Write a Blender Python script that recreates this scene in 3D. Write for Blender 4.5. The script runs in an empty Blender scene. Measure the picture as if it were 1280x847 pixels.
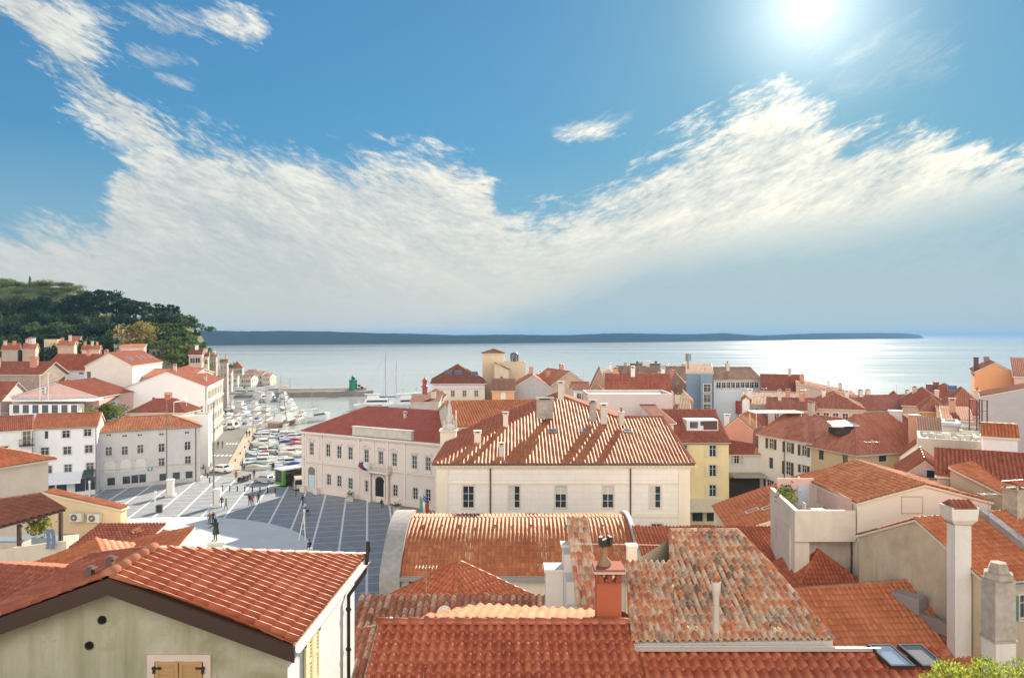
import bpy, bmesh, math, random
import numpy as np
from mathutils import Vector, Matrix
R = random.Random(7)
C = bpy.context.scene.collection
F, CX, H0, CZ = 924.0, 640.0, 418.0, 26.0     # focal length (px), principal column, horizon row, eye height (m)
SEA = -1.2
def Wp(px, py, Y): return Vector(((px-CX)*Y/F, Y, CZ-(py-H0)*Y/F))
def Gp(px, py, Z=0.0):
    Y = (CZ-Z)*F/(py-H0); return Vector(((px-CX)*Y/F, Y, Z))
# ------------------------------------------------------------------ materials
MATS = {}
def _new(name):
    m = bpy.data.materials.new(name); m.use_nodes = True
    nt = m.node_tree; nt.nodes.clear()
    out = nt.nodes.new('ShaderNodeOutputMaterial'); b = nt.nodes.new('ShaderNodeBsdfPrincipled')
    nt.links.new(b.outputs[0], out.inputs[0])
    return m, nt, b
def N(nt, t, **kw):
    n = nt.nodes.new(t)
    for k, v in kw.items():
        if k.startswith('i_'): n.inputs[k[2:].replace('_', ' ')].default_value = v
        else: setattr(n, k, v)
    return n
def rgb(c): return (c[0], c[1], c[2], 1.0)
def ramp(nt, fac, stops, interp='LINEAR'):
    r = nt.nodes.new('ShaderNodeValToRGB'); r.color_ramp.interpolation = interp
    e = r.color_ramp.elements
    e[0].position, e[0].color = stops[0][0], rgb(stops[0][1])
    e[1].position, e[1].color = stops[1][0], rgb(stops[1][1])
    for p, c in stops[2:]:
        x = e.new(p); x.color = rgb(c)
    nt.links.new(fac, r.inputs[0]); return r.outputs[0]
def noise(nt, vec, scale, detail=4, rough=.55, dist=0.0):
    n = N(nt, 'ShaderNodeTexNoise'); n.inputs['Scale'].default_value = scale
    n.inputs['Detail'].default_value = detail; n.inputs['Roughness'].default_value = rough; n.inputs['Distortion'].default_value = dist
    if vec is not None: nt.links.new(vec, n.inputs['Vector'])
    return n.outputs[0]
def geo(nt): return N(nt, 'ShaderNodeNewGeometry').outputs['Position']
def mapping(nt, vec, scale=(1,1,1), rot=(0,0,0), loc=(0,0,0)):
    m = N(nt, 'ShaderNodeMapping'); m.inputs['Scale'].default_value = scale; m.inputs['Rotation'].default_value = rot; m.inputs['Location'].default_value = loc
    nt.links.new(vec, m.inputs['Vector']); return m.outputs[0]
def mix(nt, fac, a, b, mode='MIX'):
    m = N(nt, 'ShaderNodeMix', data_type='RGBA', blend_type=mode)
    for s, v in ((0, fac), (6, a), (7, b)):
        if hasattr(v, 'links'): nt.links.new(v, m.inputs[s])
        elif isinstance(v, (int, float)): m.inputs[s].default_value = v
        else: m.inputs[s].default_value = rgb(v)
    return m.outputs[2]
def mth(nt, op, a, b=0.0, c=None, clamp=False):
    m = N(nt, 'ShaderNodeMath', operation=op); m.use_clamp = clamp
    for i, v in enumerate((a, b, c)):
        if v is None: continue
        if hasattr(v, 'links'): nt.links.new(v, m.inputs[i])
        else: m.inputs[i].default_value = v
    return m.outputs[0]
def bump(nt, b, h, strength=.3, dist=.02):
    n = N(nt, 'ShaderNodeBump'); n.inputs['Strength'].default_value = strength; n.inputs['Distance'].default_value = dist
    nt.links.new(h, n.inputs['Height']); nt.links.new(n.outputs[0], b.inputs['Normal'])
def plaster(col, dirt=.35, dcol=None, scale=.35, blocks=False):
    key = ('pl', col, dirt, dcol, scale, blocks)
    if key in MATS: return MATS[key]
    m, nt, b = _new('plaster'); p = geo(nt)
    dc = dcol or tuple(c*k for c, k in zip(col, (.62, .57, .5)))
    f1 = noise(nt, p, scale, 6, .62, .3)
    f2 = noise(nt, mapping(nt, p, (1.6, 1.6, .22)), 1.1, 5, .6)
    f3 = noise(nt, p, 6, 4, .6)
    a = mth(nt, 'MULTIPLY_ADD', f1, 3.6, -1.5, clamp=True)
    pt = mth(nt, 'MULTIPLY_ADD', noise(nt, p, scale*2.7+.3, 7, .72, .8), 7.0, -4.1, clamp=True)
    a = mth(nt, 'MAXIMUM', a, pt)
    s = mth(nt, 'MULTIPLY_ADD', f2, 3.0, -1.35, clamp=True)
    k = mth(nt, 'MULTIPLY', mth(nt, 'MAXIMUM', a, s), dirt)
    c = mix(nt, k, col, dc)
    c = mix(nt, mth(nt, 'MULTIPLY', f3, .35), c, tuple(x*.78 for x in col))
    if blocks:
        br = N(nt, 'ShaderNodeTexBrick'); br.inputs['Scale'].default_value = 1.0
        br.inputs['Color1'].default_value = rgb((1, 1, 1)); br.inputs['Color2'].default_value = rgb((.93, .92, .9)); br.inputs['Mortar'].default_value = rgb((.72, .7, .68))
        br.inputs['Mortar Size'].default_value = .018; br.inputs['Brick Width'].default_value = 1.5; br.inputs['Row Height'].default_value = .62
        sp = N(nt, 'ShaderNodeSeparateXYZ'); nt.links.new(p, sp.inputs[0]); cb = N(nt, 'ShaderNodeCombineXYZ')
        nt.links.new(mth(nt, 'ADD', sp.outputs[0], sp.outputs[1]), cb.inputs[0]); nt.links.new(sp.outputs[2], cb.inputs[1])
        nt.links.new(cb.outputs[0], br.inputs['Vector']); c = mix(nt, .5, c, br.outputs[0], 'MULTIPLY')
    nt.links.new(c, b.inputs['Base Color']); b.inputs['Roughness'].default_value = .9
    bump(nt, b, noise(nt, p, 22, 5, .7), .35, .02)
    MATS[key] = m; return m
def flat(name, col, rough=.6, metal=0.0, var=.2, nscale=3.0, spec=.5):
    key = ('fl', name, col, rough, metal)
    if key in MATS: return MATS[key]
    m, nt, b = _new(name)
    c = mix(nt, mth(nt, 'MULTIPLY', noise(nt, geo(nt), nscale, 5, .6), var*2, clamp=True), col, tuple(x*.55 for x in col))
    nt.links.new(c, b.inputs['Base Color']); b.inputs['Roughness'].default_value = rough; b.inputs['Metallic'].default_value = metal
    b.inputs['Specular IOR Level'].default_value = spec
    MATS[key] = m; return m
def tiles(kind):
    key = ('ti', kind)
    if key in MATS: return MATS[key]
    P = {
     'red':    [(.0, (.27, .065, .028)), (.5, (.38, .10, .042)), (1., (.48, .155, .07))],
     'fore':   [(.0, (.30, .058, .026)), (.35, (.42, .10, .042)), (.7, (.50, .145, .062)), (1., (.58, .22, .11))],
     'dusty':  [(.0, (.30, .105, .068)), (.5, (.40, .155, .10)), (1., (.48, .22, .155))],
     'orange': [(.0, (.34, .095, .04)), (.5, (.46, .15, .062)), (1., (.56, .22, .105))],
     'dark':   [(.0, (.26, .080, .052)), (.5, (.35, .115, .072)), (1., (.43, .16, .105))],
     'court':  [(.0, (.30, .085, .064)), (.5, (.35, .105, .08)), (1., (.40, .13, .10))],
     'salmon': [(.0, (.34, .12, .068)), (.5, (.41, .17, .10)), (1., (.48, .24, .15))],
     'hall':   [(.0, (.33, .085, .038)), (.4, (.43, .14, .058)), (.75, (.52, .21, .09)), (1., (.60, .30, .15))],
     'pale':   [(.0, (.28, .14, .09)), (.5, (.36, .21, .14)), (1., (.44, .30, .22))],
     'brown':  [(.0, (.16, .065, .045)), (.5, (.22, .085, .055)), (1., (.30, .125, .08))],
     'mix':    [(.0, (.13, .085, .06)), (.12, (.30, .19, .13)), (.24, (.50, .37, .27)), (.38, (.68, .50, .36)), (.52, (.58, .25, .12)), (.66, (.60, .19, .075)), (.8, (.36, .11, .06)), (.9, (.50, .17, .08)), (1., (.72, .56, .42))],
     'mixred': [(.0, (.16, .08, .06)), (.3, (.28, .12, .085)), (.55, (.40, .14, .085)), (.75, (.42, .30, .24)), (1., (.56, .33, .20))],
    }[kind]
    m, nt, b = _new('roof_tiles_'+kind)
    at = N(nt, 'ShaderNodeAttribute', attribute_name='rnd').outputs['Fac']; p = geo(nt)
    big = noise(nt, p, .45 if kind not in ('mix', 'mixred') else .55, 4, .6, .4)
    v = mth(nt, 'ADD', mth(nt, 'MULTIPLY', at, .62 if kind not in ('mix', 'mixred') else .8), mth(nt, 'MULTIPLY_ADD', big, 1.2, -.45), clamp=True)
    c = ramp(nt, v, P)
    lich = mth(nt, 'MULTIPLY_ADD', noise(nt, p, 2.3, 7, .72), 4.0, -2.15, clamp=True)
    c = mix(nt, mth(nt, 'MULTIPLY', lich, .38), c, (.10, .075, .06) if kind in ('mix', 'mixred', 'brown') else tuple(.55*x for x in P[1][1]))
    fine = noise(nt, p, 30, 4, .7)
    c = mix(nt, mth(nt, 'MULTIPLY', fine, .22), c, tuple(min(1, 1.15*x) for x in P[-1][1]))
    nt.links.new(c, b.inputs['Base Color']); b.inputs['Roughness'].default_value = {'fore': .42, 'red': .5, 'hall': .62, 'salmon': .9, 'orange': .55, 'court': .7}.get(kind, .85); b.inputs['Specular IOR Level'].default_value = {'fore': .6, 'hall': .15, 'salmon': .1, 'red': .3, 'orange': .25}.get(kind, .1)
    bump(nt, b, fine, .25, .008)
    MATS[key] = m; return m
def glass(col=(.03, .045, .06), rough=.08):
    key = ('gl', col)
    if key in MATS: return MATS[key]
    m, nt, b = _new('window_glass'); b.inputs['Base Color'].default_value = rgb(col); b.inputs['Roughness'].default_value = rough
    b.inputs['Specular IOR Level'].default_value = .8
    MATS[key] = m; return m
def stone(col, scale=2.0, k=.5):
    key = ('st', col, scale)
    if key in MATS: return MATS[key]
    m, nt, b = _new('stone'); p = geo(nt)
    v = N(nt, 'ShaderNodeTexVoronoi'); v.inputs['Scale'].default_value = scale*1.6; nt.links.new(p, v.inputs['Vector'])
    c = mix(nt, mth(nt, 'MULTIPLY_ADD', noise(nt, p, scale*.6, 6, .7), 2.2, -.7, clamp=True), col, tuple(x*k for x in col))
    c = mix(nt, .4, c, ramp(nt, v.outputs['Distance'], [(0, (.75, .74, .72)), (.7, (.38, .37, .36))]), 'SOFT_LIGHT')
    nt.links.new(c, b.inputs['Base Color']); b.inputs['Roughness'].default_value = .92
    bump(nt, b, noise(nt, p, scale*5, 5, .7), .6, .03)
    MATS[key] = m; return m
def leaf(c1, c2, trans=True):
    key = ('lf', c1, c2)
    if key in MATS: return MATS[key]
    m, nt, b = _new('leaves')
    at = N(nt, 'ShaderNodeAttribute', attribute_name='rnd').outputs['Fac']
    c = mix(nt, at, c1, c2); nt.links.new(c, b.inputs['Base Color']); b.inputs['Roughness'].default_value = .8; b.inputs['Specular IOR Level'].default_value = .12
    if trans:
        t = N(nt, 'ShaderNodeBsdfTranslucent'); nt.links.new(c, t.inputs[0]); ms = N(nt, 'ShaderNodeMixShader'); ms.inputs[0].default_value = .35
        out = [n for n in nt.nodes if n.type == 'OUTPUT_MATERIAL'][0]
        nt.links.new(b.outputs[0], ms.inputs[1]); nt.links.new(t.outputs[0], ms.inputs[2]); nt.links.new(ms.outputs[0], out.inputs[0])
    MATS[key] = m; return m
# ------------------------------------------------------------------ mesh builder
class MB:
    def __init__(s): s.v = []; s.f = []; s.m = []; s.r = []; s.sm = []
    def add(s, vs, fs, mi=0, rnd=.5, smooth=False):
        o = len(s.v); s.v.extend([tuple(v) for v in vs])
        for k, f in enumerate(fs):
            s.f.append(tuple(i+o for i in f)); s.m.append(mi); s.r.append(rnd[k] if isinstance(rnd, (list, np.ndarray)) else rnd); s.sm.append(smooth)
    def poly(s, pts, mi=0, rnd=.5): s.add(pts, [tuple(range(len(pts)))], mi, rnd)
    def box(s, c, size, rz=0.0, mi=0, rnd=.5, taper=1.0):
        hx, hy, hz = size[0]/2, size[1]/2, size[2]/2; ca, sa = math.cos(rz), math.sin(rz); vs = []
        for dz in (-hz, hz):
            t = taper if dz > 0 else 1.0
            for dx, dy in ((-hx, -hy), (hx, -hy), (hx, hy), (-hx, hy)):
                dx *= t; dy *= t
                vs.append((c[0]+dx*ca-dy*sa, c[1]+dx*sa+dy*ca, c[2]+dz))
        s.add(vs, [(0, 3, 2, 1), (4, 5, 6, 7), (0, 1, 5, 4), (1, 2, 6, 5), (2, 3, 7, 6), (3, 0, 4, 7)], mi, rnd)
    def tube(s, p, q, r0, r1=None, n=8, mi=0, rnd=.5, smooth=True, caps=True):
        p = Vector(p); q = Vector(q); r1 = r0 if r1 is None else r1
        d = (q-p).normalized(); a = d.orthogonal().normalized(); b = d.cross(a); vs = []
        for c, r in ((p, r0), (q, r1)):
            for k in range(n):
                t = 2*math.pi*k/n; vs.append(c+a*math.cos(t)*r+b*math.sin(t)*r)
        fs = [(k, (k+1) % n, n+(k+1) % n, n+k) for k in range(n)]
        s.add(vs, fs, mi, rnd, smooth)
        if caps: s.add(vs[:n], [tuple(range(n-1, -1, -1))], mi, rnd); s.add(vs[n:], [tuple(range(n))], mi, rnd)
    def path(s, pts, r, n=6, mi=0):
        for a, b in zip(pts[:-1], pts[1:]): s.tube(a, b, r, r, n, mi)
    def lathe(s, c, prof, n=16, mi=0, rnd=.5, smooth=True):
        vs = []; 
        for r, z in prof:
            for k in range(n): t = 2*math.pi*k/n; vs.append((c[0]+r*math.cos(t), c[1]+r*math.sin(t), c[2]+z))
        fs = []
        for i in range(len(prof)-1):
            for k in range(n): fs.append((i*n+k, i*n+(k+1) % n, (i+1)*n+(k+1) % n, (i+1)*n+k))
        s.add(vs, fs, mi, rnd, smooth)
    def prism(s, poly, z0, z1, mi=0, rnd=.5):
        n = len(poly); vs = [(x, y, z0) for x, y in poly]+[(x, y, z1) for x, y in poly]
        s.add(vs, [tuple(range(n-1, -1, -1)), tuple(range(n, 2*n))]+[(k, (k+1) % n, n+(k+1) % n, n+k) for k in range(n)], mi, rnd)
    def sheet(s, poly3, t, mi=0, rnd=.5):   # a slab of thickness t hanging below poly3
        n = len(poly3); top = [tuple(p) for p in poly3]; bot = [(p[0], p[1], p[2]-t) for p in poly3]
        s.add(top+bot, [tuple(range(n)), tuple(range(2*n-1, n-1, -1))]+[(k, n+k, n+(k+1) % n, (k+1) % n) for k in range(n)], mi, rnd)
    def build(s, name, mats, parent=None, origin=(0, 0, 0), mesh_only=False, loc=None):
        me = bpy.data.meshes.new(name); o = Vector(origin)
        v = np.array(s.v, dtype=np.float64).reshape(-1, 3)-np.array(o)
        me.from_pydata(v.tolist(), [], s.f)
        for m in (mats if isinstance(mats, (list, tuple)) else [mats]): me.materials.append(m)
        me.polygons.foreach_set('material_index', s.m); me.polygons.foreach_set('use_smooth', s.sm)
        at = me.attributes.new('rnd', 'FLOAT', 'FACE'); at.data.foreach_set('value', [float(x) for x in s.r])
        me.update()
        if mesh_only: return me
        ob = bpy.data.objects.new(name, me); C.objects.link(ob)
        if parent is not None: ob.parent = parent; ob.location = ((o-wl(parent)) if tuple(origin) != (0, 0, 0) else (0, 0, 0)) if loc is None else loc
        else: ob.location = o if loc is None else loc
        return ob
def wl(o):
    p = Vector(o.location)
    while o.parent is not None: o = o.parent; p = p+Vector(o.location)
    return p
def empty(name, loc, rz=0.0):
    o = bpy.data.objects.new(name, None); C.objects.link(o); o.location = loc; o.rotation_euler = (0, 0, rz); return o
def tag(o, label, cat, group=None, kind=None):
    if label: o['label'] = label
    if cat: o['category'] = cat
    if group: o['group'] = group
    if kind: o['kind'] = kind
    return o
def copy_tree(o, parent=None):
    c = o.copy(); C.objects.link(c); c.parent = parent
    for ch in list(o.children): copy_tree(ch, c)
    return c
ORD = 'first second third fourth fifth sixth seventh eighth ninth tenth eleventh twelfth thirteenth fourteenth fifteenth sixteenth seventeenth eighteenth nineteenth twentieth'.split()
ORD += ['twenty-'+x for x in ORD[:9]]+['thirtieth']+['thirty-'+x for x in ORD[:9]]+['fortieth']+['forty-'+x for x in ORD[:9]]
# ------------------------------------------------------------------ tiled roof surface
def tile_plane(mb, poly, pitch=.25, course=.38, amp=.045, step=.025, ns=6, mi=0, style='coppi', lift=.03, seed=0):
    P = [Vector(p) for p in poly]
    n = Vector((0, 0, 0))
    for i in range(len(P)):
        a, b = P[i], P[(i+1) % len(P)]
        n += Vector(((a.y-b.y)*(a.z+b.z), (a.z-b.z)*(a.x+b.x), (a.x-b.x)*(a.y+b.y)))
    n.normalize()
    if n.z < 0: n = -n
    v = Vector((0, 0, 1))-n*n.z
    if v.length < 1e-4: v = Vector((0, 1, 0))
    v.normalize(); u = v.cross(n); u.normalize(); o = P[0]
    pu = np.array([(p-o).dot(u) for p in P]); pv = np.array([(p-o).dot(v) for p in P])
    u0, u1 = pu.min(), pu.max(); v0 = pv.min(); v1 = pv.max()
    nt_ = max(1, int(round((u1-u0)/pitch))); us = np.linspace(u0, u1, nt_*ns+1)
    lo = np.full(us.shape, 1e9); hi = np.full(us.shape, -1e9)
    for i in range(len(P)):
        ua, va, ub, vb = pu[i], pv[i], pu[(i+1) % len(P)], pv[(i+1) % len(P)]
        if abs(ub-ua) < 1e-7:
            k = np.abs(us-ua) < 1e-5; lo[k] = np.minimum(lo[k], min(va, vb)); hi[k] = np.maximum(hi[k], max(va, vb)); continue
        t = (us-ua)/(ub-ua); k = (t >= -1e-6) & (t <= 1+1e-6); vv = va+t*(vb-va)
        lo[k] = np.minimum(lo[k], vv[k]); hi[k] = np.maximum(hi[k], vv[k])
    bad = hi < lo; lo[bad] = v0; hi[bad] = v0
    ph = (np.arange(len(us)) % ns)/ns
    if style == 'coppi': prof = np.where(ph < .66, np.sin(np.pi*np.clip(ph/.66, 0, 1))**.75, -.28*np.sin(np.pi*(ph-.66)/.34))*amp
    elif style == 'roman': prof = (np.where(ph < .5, np.sin(np.pi*ph/.5), -.12))*amp
    else: prof = (.5-.5*np.cos(2*np.pi*ph))*amp
    rng = np.random.RandomState(seed+int(abs(o.x)*7+abs(o.y)*13) % 9999)
    jit = rng.randn(nt_+1)*.006
    U = np.array(u); V = np.array(v); NN = np.array(n); O = np.array(o)
    ncr = max(1, int(math.ceil((v1-v0)/course))); vcount = len(us); col = np.minimum(np.arange(vcount-1)//ns, nt_-1)
    for k in range(ncr):
        a = v0+k*course; b = a+course
        jv = (rng.rand(nt_+1)-.5)*min(.05, course*.12)*(step > .008); jvu = jv[np.minimum(np.arange(vcount)//ns, nt_)]
        va = np.clip(a+jvu, lo, hi); vb = np.clip(b+(.04 if step > .008 else 0), lo, hi)
        ok = ((vb[:-1]-va[:-1]) > 1e-4) | ((vb[1:]-va[1:]) > 1e-4)
        if not ok.any(): continue
        cr = rng.rand(nt_); pan = rng.rand(nt_)*.45; dz = rng.rand(nt_+1)*step*.5  # pan: darker bias, valley shade between the covers put into the tile colour
        dzu = dz[np.minimum(np.arange(vcount)//ns, nt_)]
        sag = (.022 if ns >= 8 else 0)*np.sin(us*1.1+seed)*math.sin(a*.8+o.x)+(.01 if ns >= 8 else 0)*np.sin(us*3.1+a*2)
        ha = prof+lift+step+dzu+sag; hb = prof+lift+sag
        vsa = O+us[:, None]*U+va[:, None]*V+ha[:, None]*NN; vsb = O+us[:, None]*U+vb[:, None]*V+hb[:, None]*NN
        vsc = O+us[:, None]*U+va[:, None]*V+(hb-.01)[:, None]*NN
        base = len(mb.v); mb.v.extend(map(tuple, vsa.tolist())); mb.v.extend(map(tuple, vsb.tolist())); mb.v.extend(map(tuple, vsc.tolist()))
        idx = np.nonzero(ok)[0]
        for i in idx.tolist():
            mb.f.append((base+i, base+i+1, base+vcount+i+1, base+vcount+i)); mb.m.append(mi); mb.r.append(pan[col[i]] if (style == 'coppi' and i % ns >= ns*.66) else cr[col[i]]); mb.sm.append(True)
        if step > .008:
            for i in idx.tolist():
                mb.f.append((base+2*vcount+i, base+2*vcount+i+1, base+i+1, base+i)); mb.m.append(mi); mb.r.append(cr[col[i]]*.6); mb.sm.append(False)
def cap_run(mb, p, q, r=.11, seg=.4, mi=0, n=6):
    p = Vector(p); q = Vector(q); L = (q-p).length; k = max(1, int(L/seg)); d = (q-p)/k
    side = Vector((d.y, -d.x, 0)); side = side.normalized() if side.length > 1e-6 else Vector((1, 0, 0))
    up = side.cross(d).normalized(); up = up if up.z > 0 else -up
    for i in range(k):
        a = p+d*i; b = a+d*1.06; vs = []
        for c, rr in ((a, r*1.12), (b, r*.92)):
            for j in range(n+1):
                t = math.pi*j/n; vs.append(c+side*math.cos(t)*rr+up*(math.sin(t)*rr+.02))
        mb.add(vs, [(j, j+1, n+2+j, n+1+j) for j in range(n)]+[tuple(range(n, -1, -1))], mi, R.random(), True)
# ------------------------------------------------------------------ window and door parts (meshes shared between copies)
WCACHE = {}
WHITE = flat('white_paint', (.78, .77, .74), .5); CREAMF = flat('cream_paint', (.72, .66, .52), .6)
DARKM = flat('dark_metal', (.03, .03, .035), .45); GREYM = flat('grey_metal', (.38, .38, .40), .4, .6); ZINC = flat('zinc_sheet', (.40, .42, .46), .35, .5)
WOODD = flat('dark_wood', (.065, .035, .022), .7); STONEW = plaster((.66, .62, .56), .3)
SHUT = {'brown': flat('brown_shutter_paint', (.10, .045, .035), .6), 'green': flat('green_shutter_paint', (.12, .25, .17), .6), 'cream': flat('cream_shutter_paint', (.74, .66, .42), .6),
        'wood': flat('pine_shutter', (.52, .33, .15), .65), 'grey': flat('grey_shutter_paint', (.50, .48, .47), .6), 'white': WHITE, 'red': flat('red_shutter_paint', (.30, .05, .04), .6), 'pale': flat('pale_green_shutter', (.50, .62, .48), .6)}
def win_mesh(w, h, style):
    key = (round(w, 2), round(h, 2), style)
    if key in WCACHE: return WCACHE[key]
    mb = MB(); hw, hh = w/2, h/2; d = .13
    mats = [WHITE, glass(), STONEW, DARKM, flat('curtain', (.60, .58, .54), .9)]
    sh = None
    fr = 'plain' if style.startswith('plain') else ''
    # stone surround, proud of the wall
    t = .12 if not fr else .0
    if t:
        e = .035
        mb.box((0, -e/2, hh+t/2), (w+2*t, e, t), mi=2); mb.box((0, -e, -hh-.05), (w+2*t+.06, e*2.4, .1), mi=2)
        for s in (-1, 1): mb.box((s*(hw+t/2), -e/2, 0), (t, e, h), mi=2)
    mb.poly([(-hw, d+.02, -hh), (hw, d+.02, -hh), (hw, d+.02, hh), (-hw, d+.02, hh)], 1)
    b = .055
    for s in (-1, 1):
        mb.box((s*(hw-b/2), d-.02, 0), (b, .05, h), mi=0); mb.box((0, d-.02, s*(hh-b/2)), (w, .045, b), mi=0)
    if w > .55 and 'dark' not in style:
        mb.box((0, d-.02, 0), (b, .04, h), mi=0); mb.box((0, d-.022, hh*.3), (w, .03, .04), mi=0)
        if h > 1.6: mb.box((0, d-.022, -hh*.35), (w, .03, .04), mi=0)
    if 'blind' in style: mb.box((0, d-.0, hh*.6), (w-.12, .02, h*.36), mi=4)
    if 'half' in style: mb.box((-hw*.5, d-.001, 0), (hw-.08, .02, h-.1), mi=4)
    me = mb.build('window', mats, mesh_only=True)
    shm = []
    for c in SHUT:
        if '_'+c in style:
            for s in (-1, 1):
                ms = MB()
                if 'closed' in style:
                    ms.box((s*hw/2, -.02, 0), (hw-.02, .03, h), mi=0)
                    for k in range(int(h/.09)): ms.box((s*hw/2, -.045, -hh+.06+k*.09), (hw-.16, .03, .025), mi=0)
                    for e in (-1, 1): ms.box((s*hw/2+e*(hw/2-.05), -.045, 0), (.07, .035, h), mi=0)
                    for e in (-1, 0, 1): ms.box((s*hw/2, -.046, e*(hh-.05)), (hw-.03, .035, .08), mi=0)
                    ms.box((s*(hw-.05), -.068, hh-.16), (.22, .015, .05), mi=1); ms.box((s*(hw+.01), -.06, hh-.2), (.06, .05, .16), mi=1)
                else:
                    ms.box((s*(hw+.13+hw/2), -.06, 0), (hw-.02, .04, h), mi=0)
                    for k in range(int(h/.12)): ms.box((s*(hw+.13+hw/2), -.085, -hh+.08+k*.12), (hw-.14, .02, .05), mi=0)
                shm.append(ms.build('shutter', [SHUT[c], DARKM], mesh_only=True))
    WCACHE[key] = (me, shm); return WCACHE[key]
def line_hit(A, B, px):
    k = (px-CX)/F; t = (k*A[1]-A[0])/((B[0]-A[0])-k*(B[1]-A[1])); return t
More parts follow.
